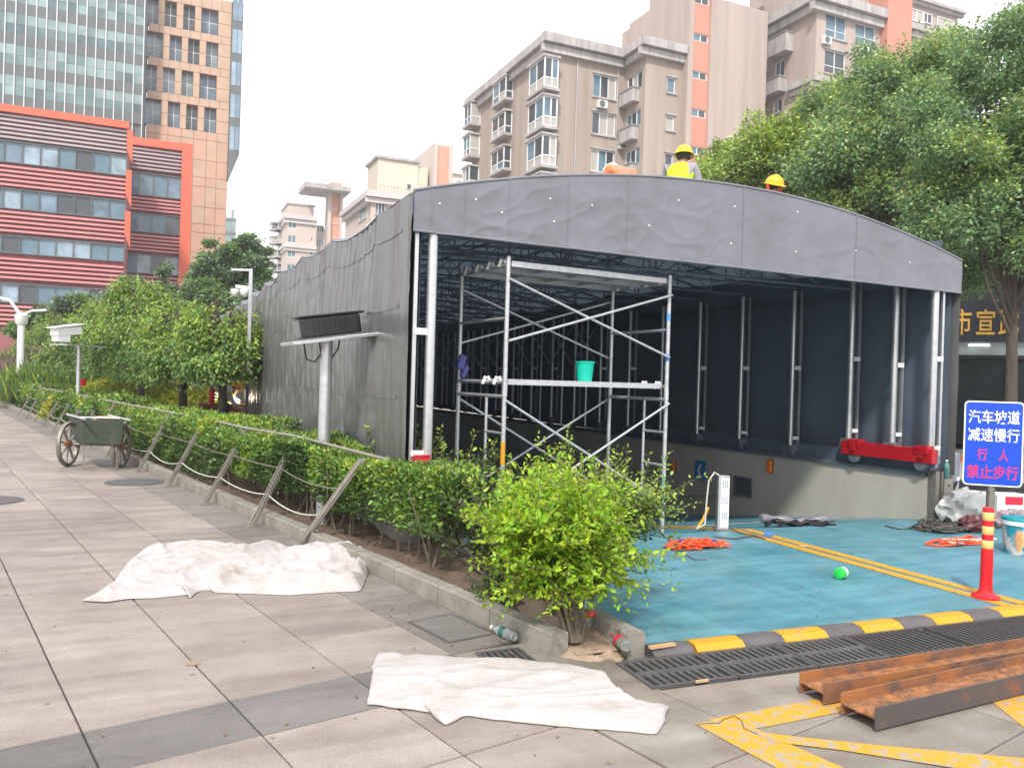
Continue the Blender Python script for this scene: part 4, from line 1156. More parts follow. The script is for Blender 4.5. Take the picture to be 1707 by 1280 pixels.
D = thing('apartment_block', 'farthest pale block with a flying roof slab on a salmon stair shaft', 'apartment block', (-8, 176, 0))
FD = Face('y', 170.0); x0 = FD.uv(*Z5(245, 700))[0]; x1 = FD.uv(*Z5(562, 700))[0]; SD = Face('x', x0)
zt = FD.uv(*Z5(300, 590))[1]; fd = 2.95
r0 = zr(FD, Z5, 258, 630, 348, 708); r3 = zr(FD, Z5, 502, 650, 530, 700)
hd = [(r0[0], r0[1] - fd * k, r0[2], r0[3] - fd * k) for k in range(5)] + [(r3[0], r3[1] - fd * k, r3[2], r3[3] - fd * k) for k in range(5)]
yl = SD.uv(*Z5(155, 700))[0]
rs = zr(SD, Z5, 170, 660, 200, 720)
hsd = [(rs[0], rs[1] - fd * k, rs[2], rs[3] - fd * k) for k in range(5)]
wd = MB(); holed(wd, FD, x0, 0, x1, zt, hd); holed(wd, SD, 170.0, 0, yl, zt, hsd); wd.build('wall', M['plaster_far'], D)
for i, h in enumerate(hd): win(FD, D, h, 2 if i < 5 else 1, fw=.12, sill=False, gl='gl_teal' if i == 2 else 'gl_blue')
for h in hsd: bay(SD, D, h, .9, 1, slab='cornice_far', gl='gl_blue')
for k in range(5):
    bay(SD, D, (yl - 4.5, rs[1] - fd * k, yl - 1.5, rs[3] - fd * k), 2.0, 2, slab='cornice_far', gl='gl_blue')
    
eaves(D, FD, x0 - .8, x1, zt + .4, .8, 1.6, 'cornice_far'); eaves(D, SD, 170.0, yl, zt + .4, .8, 1.6, 'cornice_far')
zm = FD.uv(*Z5(400, 895))[1]; eaves(D, FD, x0 - .6, x1, zm, .6, 1.2, 'cornice_far'); eaves(D, SD, 170.0, yl, zm, .6, 1.2, 'cornice_far')
za = FD.uv(*Z5(300, 445))[1]
MB().box((x0 + .3, 171, zt), (x1 - .5, 180, za)).build('rooftop_block', M['plaster_far'], D)
MB().box((x0 + .1, 170.8, za), (x1 - .3, 180.2, za + .35)).build('roof_slab', M['cornice'], D)
y0_, y1_ = FD.uv(*Z5(562, 700))[0], FD.uv(*Z5(670, 700))[0]
FDr = Face('y', 172.0)
MB().box((y0_, 172, 0), (y1_ + 1, 182, zt - 1.4)).build('wall', M['cornice_far'], D)
for k in range(4): win(FDr, D, (y0_ + .4, r0[1] - fd * k, y1_ - .2, r0[3] - fd * k), 3, dep=-.06, sill=False, fw=.1)
s0, s1, s2, s3 = [FD.uv(*Z5(x, 600))[0] for x in (668, 703, 796, 824)]
zs = FD.uv(*Z5(740, 350))[1]; zo = FD.uv(*Z5(740, 225))[1]
MB().box((s0, 168.6, 0), (s1, 171.5, zs)).box((s2, 168.6, 0), (s3, 171.5, zs)).build('stair_pier', M['plaster_far'], D)
pn = MB().box((s1, 169.3, 0), (s2, 171.5, zs)); pn.build('stair_panel', M['salmon_far'], D)
for k in range(5): MB().box((s1, 169.2, zs - 3.4 - 2.95 * k), (s2, 169.29, zs - 3.1 - 2.95 * k)).build('stair_band', M['plaster_far'], D)
MB().box((FD.uv(*Z5(400, 320))[0], 165.5, zs), (FD.uv(*Z5(880, 360))[0], 174, zs + 1.0)).build('roof_slab', M['cornice'], D)
MB().box((s0 + .5, 169.5, zs + 1.0), (s2 + .3, 173, zo)).build('stair_head', M['salmon_far'], D)

# ---------------------------------------------------------------- office complex at the left
Z1 = lambda x, y: (x / 2.56, y / 2.56)
P1 = thing('office_building', 'low office block of red louvre bands and ribbon windows under an orange coping', 'office building', (-16, 84, 0))
def podium(par, F, px0, px1, bands, zpx, dep, first_grey=True, right_post=False):
    u0, u1 = F.uv(px0, 300)[0], F.uv(px1, 300)[0]
    col = lambda y: F.uv(*Z1(zpx, y))[1]
    ztop = col(bands[0][1])
    bm_ = MB(); F.box(bm_, u0, 0, u1, ztop - .1, -dep, -.35); bm_.build('wall', M['louvre_back'], par)
    for kind, ya, yb in bands:
        z1, z0 = col(ya), col(yb)
        if kind == 'c':
            m_ = MB(); F.box(m_, u0 - .2, z0, u1 + .15, z1, -dep, .35); m_.build('coping', M['coping_red'], par)
        elif kind in 'lg':
            m_ = MB(); n = max(3, round((z1 - z0) / .36))
            for i in range(n):
                zz = z0 + (z1 - z0) * (i + .5) / n; F.box(m_, u0, zz - .085, u1, zz + .085, -.3, .12)
            m_.build('louvre', M['louvre_grey' if kind == 'g' else 'louvre_red'], par, kind='stuff')
        else:
            wdt = 1.35; n = max(1, round((u1 - u0) / wdt)); m_ = MB()
            for i in range(n + 1):
                u = u0 + (u1 - u0) * i / n; F.box(m_, u - .035, z0, u + .035, z1, -.28, .0)
            F.box(m_, u0, z0, u1, z0 + .08, -.27, .02); F.box(m_, u0, z1 - .08, u1, z1, -.27, .02)
            fr_ = m_.build('window_band', M['spandrel'], par)
            gm = {}
            for i in range(n):
                c = R4.choice(['gl_dark', 'gl_blue', 'gl_blue', 'gl_dark', 'gl_office', 'gl_office2'])
                if F.uv(0, 300)[0] - 2 < u0 + (u1 - u0) * i / n:
                    pane(F, fr_, u0 + (u1 - u0) * i / n + .035, z0 + .08, u0 + (u1 - u0) * (i + 1) / n - .035, z1 - .08, -.18, c)
    return u0, u1, ztop
M['gl_office'] = mat('office_glass', (.15, .225, .30), .1, spec=.7, var=.45, scale=.6)
M['gl_office2'] = mat('office_glass_bright', (.26, .35, .42), .12, spec=.7, var=.45, scale=.9)
F1 = Face('y', 78.0)
b1 = [('c', 447, 478), ('g', 480, 592), ('w', 596, 690), ('l', 698, 795), ('w', 800, 888), ('l', 892, 992), ('w', 1000, 1078), ('l', 1092, 1192), ('w', 1205, 1290), ('l', 1296, 1390)]
u0, u1, zt1 = podium(P1, F1, -90, 210, b1, 5, 12)
fin = MB()
for y0, y1 in ((560, 700), (730, 890), (905, 1060)):
    z1_, z0_ = F1.uv(*Z1(548, y0))[1], F1.uv(*Z1(548, y1))[1]
    fin.add([(u1, 77.6, z1_), (u1 + .45, 77.6, z1_), (u1 + .45, 77.6, z0_), (u1, 77.6, z0_ + 1.2), (u1, 78.3, z1_), (u1 + .45, 78.3, z1_), (u1 + .45, 78.3, z0_), (u1, 78.3, z0_ + 1.2)],
            [(0, 1, 2, 3), (4, 7, 6, 5), (0, 4, 5, 1), (1, 5, 6, 2), (2, 6, 7, 3), (3, 7, 4, 0)])
fin.build('corner_fin', M['coping_red'], P1)
P2 = thing('office_building', 'narrower red louvred office wing framed in orange beside the stone tower', 'office building', (1, 95, 0))
F2 = Face('y', 90.0)
b2 = [('c', 588, 620), ('g', 624, 722), ('w', 732, 830), ('l', 836, 898), ('w', 905, 988), ('l', 994, 1072), ('w', 1082, 1165), ('l', 1170, 1250), ('w', 1256, 1330)]
u0, u1, zt2_ = podium(P2, F2, 208, 302, b2, 570, 14)
MB().box((u1, 89.5, 0), (u1 + 1.0, 100, zt2_)).build('frame_post', M['coping_red'], P2)
# glass tower
GT = thing('office_tower', 'tall glass curtain wall tower rising above the red louvred offices', 'office tower', (-12, 116, 0))
FG = Face('y', 109.0)
cols_px = [(-20 + 42 * k) for k in range(0, 15)]
uL = FG.uv(*Z1(18, 250))[0]; uR = FG.uv(*Z1(612, 250))[0]
n = 14; du = (uR - uL) / n
bz = [FG.uv(*Z1(300, y))[1] for y in (75, 105)]; per = FG.uv(*Z1(300, 62))[1] - FG.uv(*Z1(300, 192))[1]
zb = FG.uv(*Z1(300, 100))[1]                                 # bottom of one spandrel band
zbase = zb - per * 3; ztop = zbase + per * 7
bk = MB(); FG.box(bk, uL - 3 * du, 0, uR + .3, ztop, -14, -.3); bk.build('wall', M['spandrel'], GT)
mu = MB()
for k in range(-3, n + 1):
    mb = MB(); u = uL + du * k; FG.box(mb, u - .05, zbase - 6, u + .05, ztop, -.2, .14 if k < n else .3)
    mb.build('mullion', M['alu'], GT)
for r_ in range(7):
    z = zbase + per * r_
    for k in range(-3, n):
        u = uL + du * k
        pane(FG, GT, u + .05, z + 1.3, u + du - .05, z + per * .66, -.02, R4.choice(['gl_tower', 'gl_tower', 'gl_tower2', 'gl_tower3'])) if k >= -1 else None
        pane(FG, GT, u + .05, z + per * .67, u + du - .05, z + per - .0, -.02, R4.choice(['gl_tower', 'gl_tower2', 'gl_tower2'])) if k >= -1 else None
        if k >= -1:
            mb = MB(); FG.box(mb, u + .05, z, u + du - .05, z + 1.28, -.1, .01); mb.build('spandrel_panel', M['spandrel'], GT)

# stone tower with loggia openings
STW = thing('stone_tower', 'tan stone clad tower with square loggia openings beside the glass tower', 'stone tower', (7, 118, 0))
FS = Face('y', 112.0)
sx0, sx1 = FS.uv(241, 300)[0], FS.uv(383, 150)[0]
cA = [(622, 695), (724, 775), (803, 851), (880, 931)]; cB = [(628, 675), (703, 753), (783, 832), (860, 932)]
yA = {0: 188, 1: 203, 2: 220, 3: 237}                        # mid heights of row 2
zA = (FS.uv(*Z1(660, 137))[1] + FS.uv(*Z1(900, 182))[1]) / 2; zA0 = (FS.uv(*Z1(660, 245))[1] + FS.uv(*Z1(900, 290))[1]) / 2
zD = (FS.uv(*Z1(645, 420))[1] + FS.uv(*Z1(895, 462))[1]) / 2
fs = (zA - zD) / 2; hh = zA - zA0
colA = [(FS.uv(*Z1(a, 215))[0], FS.uv(*Z1(b, 215))[0]) for a, b in cA]
colB = [(FS.uv(*Z1(a, 70))[0], FS.uv(*Z1(b, 70))[0]) for a, b in cB]
body = MB(); holes = []
rowsz = []
for k in range(-2, 4):
    zt_ = zA - fs * (2 - k) + 0 if False else zD + fs * k
    if k < 0: continue
    rowsz.append((zt_ - hh, zt_, colA if k % 2 == 0 else colB))
ztop_s = rowsz[-1][1] + 1.5
for z0, z1, cs in rowsz: holes += [(a, z0, b, z1) for a, b in cs]
holed(body, FS, sx0, 0, sx1, ztop_s, holes, 1.1)
body.box((sx0 + .05, 113.1, 0), (sx1 - .05, 126, ztop_s)); body.add([(sx1, 112, 0), (sx1, 126, 0), (sx1, 126, ztop_s), (sx1, 112, ztop_s)], [(0, 1, 2, 3)])
body.build('wall', M['stone_joint'], STW)
def stone(u0, v0, u1, v1, m):
    mb = MB(); g_ = .03; FS.box(mb, u0 + g_, v0 + g_, u1 - g_, v1 - g_, 0, .06); mb.build('stone_panel', M[m], STW)
for i, (z0, z1, cs) in enumerate(rowsz):
    edges = [sx0] + [q for c in cs for q in c] + [sx1]
    for j in range(0, len(edges), 2):                        # piers
        a, b = edges[j], edges[j + 1]; zm_ = (z0 + z1) / 2
        if b - a > .25: stone(a, z0, b, zm_, 'stone'); stone(a, zm_, b, z1, 'stone')
    nz = rowsz[i + 1][0] if i + 1 < len(rowsz) else ztop_s
    nn = 8
    for j in range(nn): stone(sx0 + (sx1 - sx0) * j / nn, z1, sx0 + (sx1 - sx0) * (j + 1) / nn, nz, 'stone')
    for a, b in cs:
        gmb = MB(); FS.box(gmb, a, z0, b, z1, -1.08, -1.02); w_ = gmb.build('loggia_window', M[R4.choice(['gl_office', 'gl_tower2', 'gl_dark', 'gl_office2'])], STW)
        fmb = MB(); FS.box(fmb, (a + b) / 2 - .05, z0, (a + b) / 2 + .05, z1, -1.0, -.94); FS.box(fmb, a, z0 + hh * .55, b, z0 + hh * .55 + .08, -.99, -.95); fmb.build('frame', M['upvc'], w_)
        rmb = MB()
        for q in range(4): FS.box(rmb, a + .02, z0 + .25 + .28 * q, b - .02, z0 + .31 + .28 * q, -.22, -.16)
        rmb.build('railing', M['spandrel'], STW)
zlow = rowsz[0][0]; cw_ = [0, .11, .26, .42, .57, .73, .86, 1]; rhh = [0, .55, .75, 1.0]
z = zlow; r_i = 0
hs_ = [1.1, 2.6, 2.2, 1.2, 2.6, 2.2]
while z > 5:
    h_ = hs_[r_i % 6]
    for j in range(7):
        stone(sx0 + (sx1 - sx0) * cw_[j], z - h_, sx0 + (sx1 - sx0) * cw_[j + 1], z, 'stone_r' if (j + r_i) % 3 else 'stone')
    z -= h_; r_i += 1
# blue glass fin on its right edge
g0, g1 = sx1 + .02, FS.uv(403, 100)[0]
zg = FS.uv(395, 258)[1]; zg2 = FS.uv(380, 305)[1]
gb = MB(); gb.add([(g0, 111.6, zg), (g1, 111.6, zg), (g1, 111.6, ztop_s), (g0, 111.6, ztop_s), (g0, 116, zg), (g1, 116, zg), (g1, 116, ztop_s), (g0, 116, ztop_s)], [(0, 1, 2, 3), (1, 5, 6, 2), (0, 4, 5, 1), (0, 3, 7, 4)])
gb.add([(g0, 111.6, zg2), (g0, 116, zg2), (g1, 116, zg), (g0, 116, zg), (g0, 111.6, zg), (g1, 111.6, zg)], [(0, 4, 5), (0, 5, 2, 1), (1, 2, 3)])
fn = gb.build('glass_fin', M['spandrel'], STW)
FGf = Face('y', 111.6)
zz = zg + .4; i = 0
while zz < ztop_s - 1:
    h_ = fs * .72
    for a, b in ((g0 + .1, (g0 + g1) / 2 - .04), ((g0 + g1) / 2 + .04, g1 - .1)):
        pane(FGf, fn, a, zz, b, zz + h_, .05, R4.choice(['gl_fin', 'gl_fin2']))
    zz += fs * 1.0; i += 1
# small far tower
FT = Face('y', 240.0); a, b = FT.uv(374, 380)[0], FT.uv(393, 380)[0]; z1 = FT.uv(385, 364)[1]
t = thing('office_tower', 'tiny glass tower far off above the poplar trees', 'office tower', (a, 240, 0))
MB().box((a, 240, 0), (b, 250, z1)).box(((a * .4 + b * .6), 240, z1), (b - .6, 250, FT.uv(385, 350)[1])).build('wall', M['gl_tower2'], t)
for k in range(6): MB().box((a - .1, 239.8, z1 - 3.8 * k - .8), (b + .1, 239.98, z1 - 3.8 * k)).build('floor_band', M['spandrel'], t)
# ================================================================== PLANTS
def unit(a): return a / (np.linalg.norm(a, axis=-1, keepdims=True) + 1e-9)
def leaf_mesh(name, P, D, size, mats, parent=None, width=.5, detail=False, mi=None, upbias=.8, kind=None, fold=.18):
    """one small folded leaf per point: P positions, D leaf axis"""
    P = np.asarray(P, float); n = len(P)
    if n == 0: return None
    D = unit(np.asarray(D, float)); up = unit(np.array([0, 0, 1.0]) * upbias + rng.normal(0, .55, (n, 3)))
    S = unit(np.cross(D, up)); Nn = unit(np.cross(S, D))
    L = (np.asarray(size) * (rng.uniform(.65, 1.25, n)))[:, None]; W = L * width / 2
    if detail:
        pts = [P, P + D * L * .30 + S * W * .85 + Nn * W * fold, P + D * L * .66 + S * W * .9 + Nn * W * fold, P + D * L - Nn * L * .08,
               P + D * L * .66 - S * W * .9 + Nn * W * fold, P + D * L * .30 - S * W * .85 + Nn * W * fold]
        k = 6; fc = [(0, 1, 2, 3), (0, 3, 4, 5)]
    else:
        pts = [P, P + D * L * .5 + S * W + Nn * W * fold, P + D * L, P + D * L * .5 - S * W + Nn * W * fold]
        k = 4; fc = [(0, 1, 2), (0, 2, 3)]
    co = np.stack(pts, 1).reshape(-1, 3)
    off = WL.get(parent, None)
    if off is None: off = tuple(np.round(co.mean(0), 3))
    co = co - np.array(off)
    base = np.arange(n)[:, None] * k
    idx = np.concatenate([base + np.array(f) for f in fc], 1).reshape(-1)
    nl = len(fc[0])
    me = bpy.data.meshes.new(name)
    me.vertices.add(n * k); me.vertices.foreach_set('co', co.ravel())
    me.loops.add(len(idx)); me.loops.foreach_set('vertex_index', idx.astype(np.int32))
    npoly = n * len(fc)
    me.polygons.add(npoly); me.polygons.foreach_set('loop_start', np.arange(npoly, dtype=np.int32) * nl)
    try: me.polygons.foreach_set('loop_total', np.full(npoly, nl, np.int32))
    except Exception: pass
    mats = mats if isinstance(mats, (list, tuple)) else [mats]
    for m in mats: me.materials.append(m)
    if mi is not None: me.polygons.foreach_set('material_index', np.repeat(np.asarray(mi, np.int32), len(fc)))
    me.update(); me.validate()
    o = bpy.data.objects.new(name, me); C.objects.link(o)
    if parent: o.parent = parent
    else: o.location = off
    WL[o] = off
    if kind: o['kind'] = kind
    return o
def nz(P, s, seed=0):
    return np.array([mnoise.noise(Vector((p[0] * s + seed, p[1] * s, p[2] * s))) for p in P])

def tree(name, label, cat, base, blobs, nleaf, lsize, mats, trunk_r, group=None, split=.45, nclump=150, flat=.6, trunk_top=None, limbs=14, lean=(0, 0), droop=0.0, spread=.30):
    base = np.array(base, float)
    t = thing(name, label, cat, base, group)
    B_ = [(np.array(c, float), np.array(r, float)) for c, r in blobs]
    vol = np.array([r[0] * r[1] * r[2] for c, r in B_]) ** .67; vol /= vol.sum()
    cl = []
    while len(cl) < nclump:
        c, r = B_[rng.choice(len(B_), p=vol)]
        d = unit(rng.normal(0, 1, 3)); q = d * rng.uniform(.35, 1.0) ** .5
        if mnoise.noise(Vector((c + d * r * 1.0) * .55)) < -.28 and rng.random() < .75: continue
        cl.append(c + q * r)
    cl = np.array(cl)
    crs = rng.uniform(.6, 1.35, nclump) * np.mean([r.mean() for c, r in B_]) * spread
    k = rng.choice(nclump, nleaf, p=crs ** 2 / (crs ** 2).sum())
    dv = unit(rng.normal(0, 1, (nleaf, 3))) * (rng.uniform(0, 1, (nleaf, 1)) ** .45)
    dv = dv * np.where(rng.random((nleaf, 1)) < .16, rng.uniform(1.0, 1.7, (nleaf, 1)), 1.0)
    P = cl[k] + dv * crs[k][:, None] * np.array([1, 1, flat])
    D = unit(dv * np.array([1, 1, .4]) + rng.normal(0, .55, (nleaf, 3)) + np.array([0, 0, -.25 - droop]))
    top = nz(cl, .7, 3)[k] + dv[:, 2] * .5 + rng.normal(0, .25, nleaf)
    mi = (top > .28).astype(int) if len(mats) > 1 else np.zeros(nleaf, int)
    leaf_mesh('crown', P, D, lsize, mats, t, .55, mi=mi)
    tr = MB(); ctr = np.mean([c for c, r in B_], 0)
    tt = trunk_top if trunk_top is not None else base + (ctr - base) * .62
    tt = np.array(tt, float)
    mid = (base + tt) / 2 + np.array([lean[0], lean[1], 0])
    tr.tube([base - (0, 0, .2), base + (tt - base) * .06, mid, tt], [trunk_r * 1.35, trunk_r * 1.05, trunk_r * .85, trunk_r * .6], 10)
    for i in range(limbs):
        c = cl[rng.integers(nclump)]
        s0 = base + (tt - base) * rng.uniform(split, 1.0)
        m_ = (s0 + c) / 2 + rng.normal(0, .12, 3) * np.linalg.norm(c - s0) * .5 + np.array([0, 0, .1])
        tr.tube([s0, m_, c], [trunk_r * .42, trunk_r * .26, trunk_r * .07], 6)
    tr.build('trunk', M['bark'], t, smooth=True)
    return t
def blob(px, py, Y, rp, fz=1.0, fy=1.0):
    r = rp * Y / FPX; return (gd(px, py, Y), (r, r * fy, r * fz))

# ---------------------------------------------------------------- big trees right of the tent
b0 = gd(1688, 655, 17.5); b0[2] = 0
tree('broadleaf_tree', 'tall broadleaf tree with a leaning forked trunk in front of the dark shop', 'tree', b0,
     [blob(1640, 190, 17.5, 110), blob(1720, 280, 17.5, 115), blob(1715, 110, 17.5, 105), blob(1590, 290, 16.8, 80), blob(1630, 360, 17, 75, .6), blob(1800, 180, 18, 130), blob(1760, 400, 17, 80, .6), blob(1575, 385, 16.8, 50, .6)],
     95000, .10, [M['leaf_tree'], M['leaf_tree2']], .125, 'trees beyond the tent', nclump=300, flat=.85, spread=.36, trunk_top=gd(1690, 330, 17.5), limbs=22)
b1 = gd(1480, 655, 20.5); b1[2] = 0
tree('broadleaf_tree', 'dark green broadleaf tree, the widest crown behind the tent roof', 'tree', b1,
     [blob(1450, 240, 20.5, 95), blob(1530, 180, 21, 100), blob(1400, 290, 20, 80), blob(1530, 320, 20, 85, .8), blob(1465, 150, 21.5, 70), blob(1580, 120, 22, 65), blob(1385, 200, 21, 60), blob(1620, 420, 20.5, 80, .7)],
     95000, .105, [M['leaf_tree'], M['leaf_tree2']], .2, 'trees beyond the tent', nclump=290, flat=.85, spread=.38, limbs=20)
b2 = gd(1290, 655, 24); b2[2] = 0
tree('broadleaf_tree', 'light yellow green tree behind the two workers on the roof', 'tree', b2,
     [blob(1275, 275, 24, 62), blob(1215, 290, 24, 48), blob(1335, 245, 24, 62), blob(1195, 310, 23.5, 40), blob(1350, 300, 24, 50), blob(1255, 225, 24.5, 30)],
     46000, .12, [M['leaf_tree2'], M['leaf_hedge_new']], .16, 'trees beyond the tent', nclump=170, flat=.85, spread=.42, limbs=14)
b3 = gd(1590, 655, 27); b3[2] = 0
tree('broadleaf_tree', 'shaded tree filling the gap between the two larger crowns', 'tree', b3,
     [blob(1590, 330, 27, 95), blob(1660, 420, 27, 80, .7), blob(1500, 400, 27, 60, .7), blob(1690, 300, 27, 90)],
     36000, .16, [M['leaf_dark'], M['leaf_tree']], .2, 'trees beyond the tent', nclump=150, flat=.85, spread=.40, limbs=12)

# ---------------------------------------------------------------- weeping trees in the garden
def weeping(label, base, Rr, top, low, n, group='weeping trees in the planted garden', mats=None, tr=.09, seed=0):
    base = np.array(base, float); t = thing('weeping_tree', label, 'weeping tree', base, group)
    mats = mats or [M['leaf_weep'], M['leaf_weep_top']]
    ns = 120; Pl, Dl, ml = [], [], []
    bm_ = MB()
    ctr = base + (0, 0, 0)
    per = n // ns
    for i in range(ns):
        a = rng.uniform(0, 2 * math.pi); a = (round(a * 9 / 6.283) + rng.normal(0, .22)) * 6.283 / 9 + seed; rr = Rr * (rng.uniform(.15, 1) ** .55) * (1 + .18 * math.sin(3 * a + seed))
        zt = top - (rr / Rr) ** 2 * (top - base[2]) * .30 - rng.uniform(0, .35) + .25 * math.sin(a * 2 + seed)
        zl = max(low + rng.uniform(-.15, .6), base[2] + .25) if rr > Rr * .5 else zt - rng.uniform(.4, 1.0)
        p = np.array([ctr[0] + math.cos(a) * rr, ctr[1] + math.sin(a) * rr, 0])
        ss = np.sort(rng.uniform(0, 1, per)) ** 1.1
        rad = .17 - .06 * ss
        q = np.stack([p[0] + rng.normal(0, 1, per) * rad + math.cos(a) * .12 * ss, p[1] + rng.normal(0, 1, per) * rad + math.sin(a) * .12 * ss, zt - ss * (zt - zl) + rng.normal(0, .05, per)], 1)
        Pl.append(q); d = np.stack([rng.normal(0, .6, per) + math.cos(a) * .3, rng.normal(0, .6, per) + math.sin(a) * .3, -np.abs(rng.normal(.7, .4, per))], 1); Dl.append(d)
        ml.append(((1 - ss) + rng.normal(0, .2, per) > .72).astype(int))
        if i % 5 == 0:
            bm_.tube([base + (0, 0, (top - base[2]) * .72), (ctr[0] + math.cos(a) * rr * .5, ctr[1] + math.sin(a) * rr * .5, zt + .02), (p[0], p[1], zt - .15), (p[0], p[1], (zt + zl) / 2)], [tr * .5, tr * .3, tr * .16, tr * .06], 5)
    leaf_mesh('crown', np.concatenate(Pl), np.concatenate(Dl), .10, mats, t, .5, mi=np.concatenate(ml))
    bm_.tube([base - (0, 0, .1), base + (.03, 0, .6), base + (0, .02, (top - base[2]) * .72)], [tr * 1.2, tr, tr * .9], 9)
    bm_.build('trunk', M['bark'], t, smooth=True)
    return t
def onground(px, Y, z=.1):
    p = gd(px, 700, Y); p[2] = z; return p
weeping('weeping tree hanging against the grey tent wall beside the black post', onground(368, 16.6), .86, 3.05, 1.45, 12500, seed=1)
weeping('weeping tree with a dark trunk left of the one touching the tent', onground(302, 18.6), 1.05, 3.20, 1.40, 13000, seed=2)
weeping('tallest weeping tree with lime green top in the middle of the garden', onground(232, 22.6), 1.30, 4.20, 1.40, 16000, seed=3)
weeping('weeping tree behind the white camera housing', onground(160, 27), 1.35, 3.95, 1.5, 12000, seed=4)
weeping('weeping tree with dark hollow crown nearest the white arched lamp', onground(92, 37), 1.55, 4.1, 2.2, 9000, seed=5)
weeping('weeping tree at the back between the garden and the tall poplar', onground(278, 25), 1.5, 3.9, 1.6, 12000, seed=6)
# taller trees further back
def far_tree(px, py, Y, label, blobs, n, size, mats=None, name='broadleaf_tree', cat='tree', grp='trees in front of the office towers'):
    b = onground(px, Y, 0)
    return tree(name, label, cat, b, blobs, n, size, mats or [M['leaf_far'], M['leaf_weep']], .16, grp, nclump=110, limbs=10)
far_tree(388, 500, 42, 'tall rounded poplar standing beside the far end of the tent', [blob(388, 445, 42, 50, 1.15), blob(366, 480, 42, 48), blob(415, 435, 42, 38, 1.2), blob(425, 490, 42, 40), blob(355, 450, 42, 36)], 34000, .20, name='poplar_tree', cat='tree')
far_tree(345, 540, 38, 'small dark tree under the poplar', [blob(340, 510, 38, 42), blob(375, 525, 38, 40)], 9000, .22)
far_tree(276, 540, 36, 'slim pointed tree in front of the orange framed wing', [blob(272, 500, 36, 24, 1.2), blob(278, 462, 36, 16, 1.4), blob(262, 520, 36, 30), blob(290, 515, 36, 26), blob(250, 490, 36, 14)], 9000, .20)
far_tree(215, 540, 37, 'small grey green tree in front of the louvred wall', [blob(210, 500, 37, 28), blob(225, 480, 37, 18, 1.2), blob(235, 515, 37, 24), blob(195, 510, 37, 20)], 9000, .2)
far_tree(110, 560, 40, 'low feathery tree at the foot of the office block', [blob(110, 515, 40, 28, .7), blob(75, 530, 40, 30, .6), blob(140, 505, 40, 24, .7), blob(40, 550, 40, 24, .6)], 9000, .2)

# ---------------------------------------------------------------- clipped hedge along the kerb
hedge = thing('hedge', 'long leafy green hedge behind the kerb with a steel railing fallen onto it', 'hedge', kw(3.7, 14, .05))
def hedge_top(u): return .84 + .10 * max(0, 1 - abs(u - 5.8) / 2.5) + .06 * math.sin(u * 1.7) + .05 * math.sin(u * .6 + 1)
def hedge_pts(n, u0, u1, seed):
    P, D, mi = [], [], []
    while len(P) < n:
        u = rng.uniform(u0, u1); wv = 3.25 + min(1.45, .85 + .03 * u) * rng.uniform(0, 1)
        # keep inside the bed beside the tent
        x, y, _ = kw(wv, u)
        if y > 6.9 and x > 2.05: continue
        if y <= 6.9 and x > 2.45: continue
        h = hedge_top(u) + .10 * mnoise.noise(Vector((wv * 2.2, u * 2.2, seed)))
        front = (wv - 3.25)
        lowz = .34 + .16 * mnoise.noise(Vector((u * 1.6, 0, 3))) if u < 11 else .12
        t = rng.random()
        if t < .52: z = h - abs(rng.normal(0, .075)); nv = (0, 0, 1)
        else:
            z = rng.uniform(lowz, h); 
            if front > .22 and rng.random() < .75: wv = 3.25 + abs(rng.normal(0, .09)); x, y, _ = kw(wv, u)
            nv = (-.8, -.3, .35)
        bulge = .07 * mnoise.noise(Vector((u * 2.6, z * 3, 9)))
        x -= bulge
        P.append((x, y, z)); D.append((nv[0] + rng.normal(0, .6), nv[1] + rng.normal(0, .6), nv[2] + rng.normal(0, .5)))
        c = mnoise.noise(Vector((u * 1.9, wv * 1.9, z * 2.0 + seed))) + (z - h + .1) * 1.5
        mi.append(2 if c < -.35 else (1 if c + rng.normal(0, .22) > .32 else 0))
    return np.array(P), np.array(D), mi
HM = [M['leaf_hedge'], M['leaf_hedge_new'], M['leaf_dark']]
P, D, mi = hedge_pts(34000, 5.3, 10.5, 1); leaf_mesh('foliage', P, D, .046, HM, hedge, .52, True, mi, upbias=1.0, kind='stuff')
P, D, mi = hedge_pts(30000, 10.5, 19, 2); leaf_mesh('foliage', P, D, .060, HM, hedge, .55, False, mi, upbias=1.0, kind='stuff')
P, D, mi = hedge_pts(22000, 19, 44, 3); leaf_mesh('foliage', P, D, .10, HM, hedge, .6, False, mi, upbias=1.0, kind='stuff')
st = MB()
for i in range(300):
    u = rng.uniform(5.4, 16); v = rng.uniform(3.35, 4.2); x, y, _ = kw(v, u)
    if x > 2.05 and y > 6.9 or x > 2.45: continue
    a = np.array((x, y, .05)); b = a + (rng.normal(0, .10), rng.normal(0, .10), rng.uniform(.5, .75))
    st.tube([a, (a + b) / 2 + rng.normal(0, .03, 3), b], [.009, .007, .004], 5)
st.build('stems', M['twig'], hedge, smooth=True, kind='stuff')

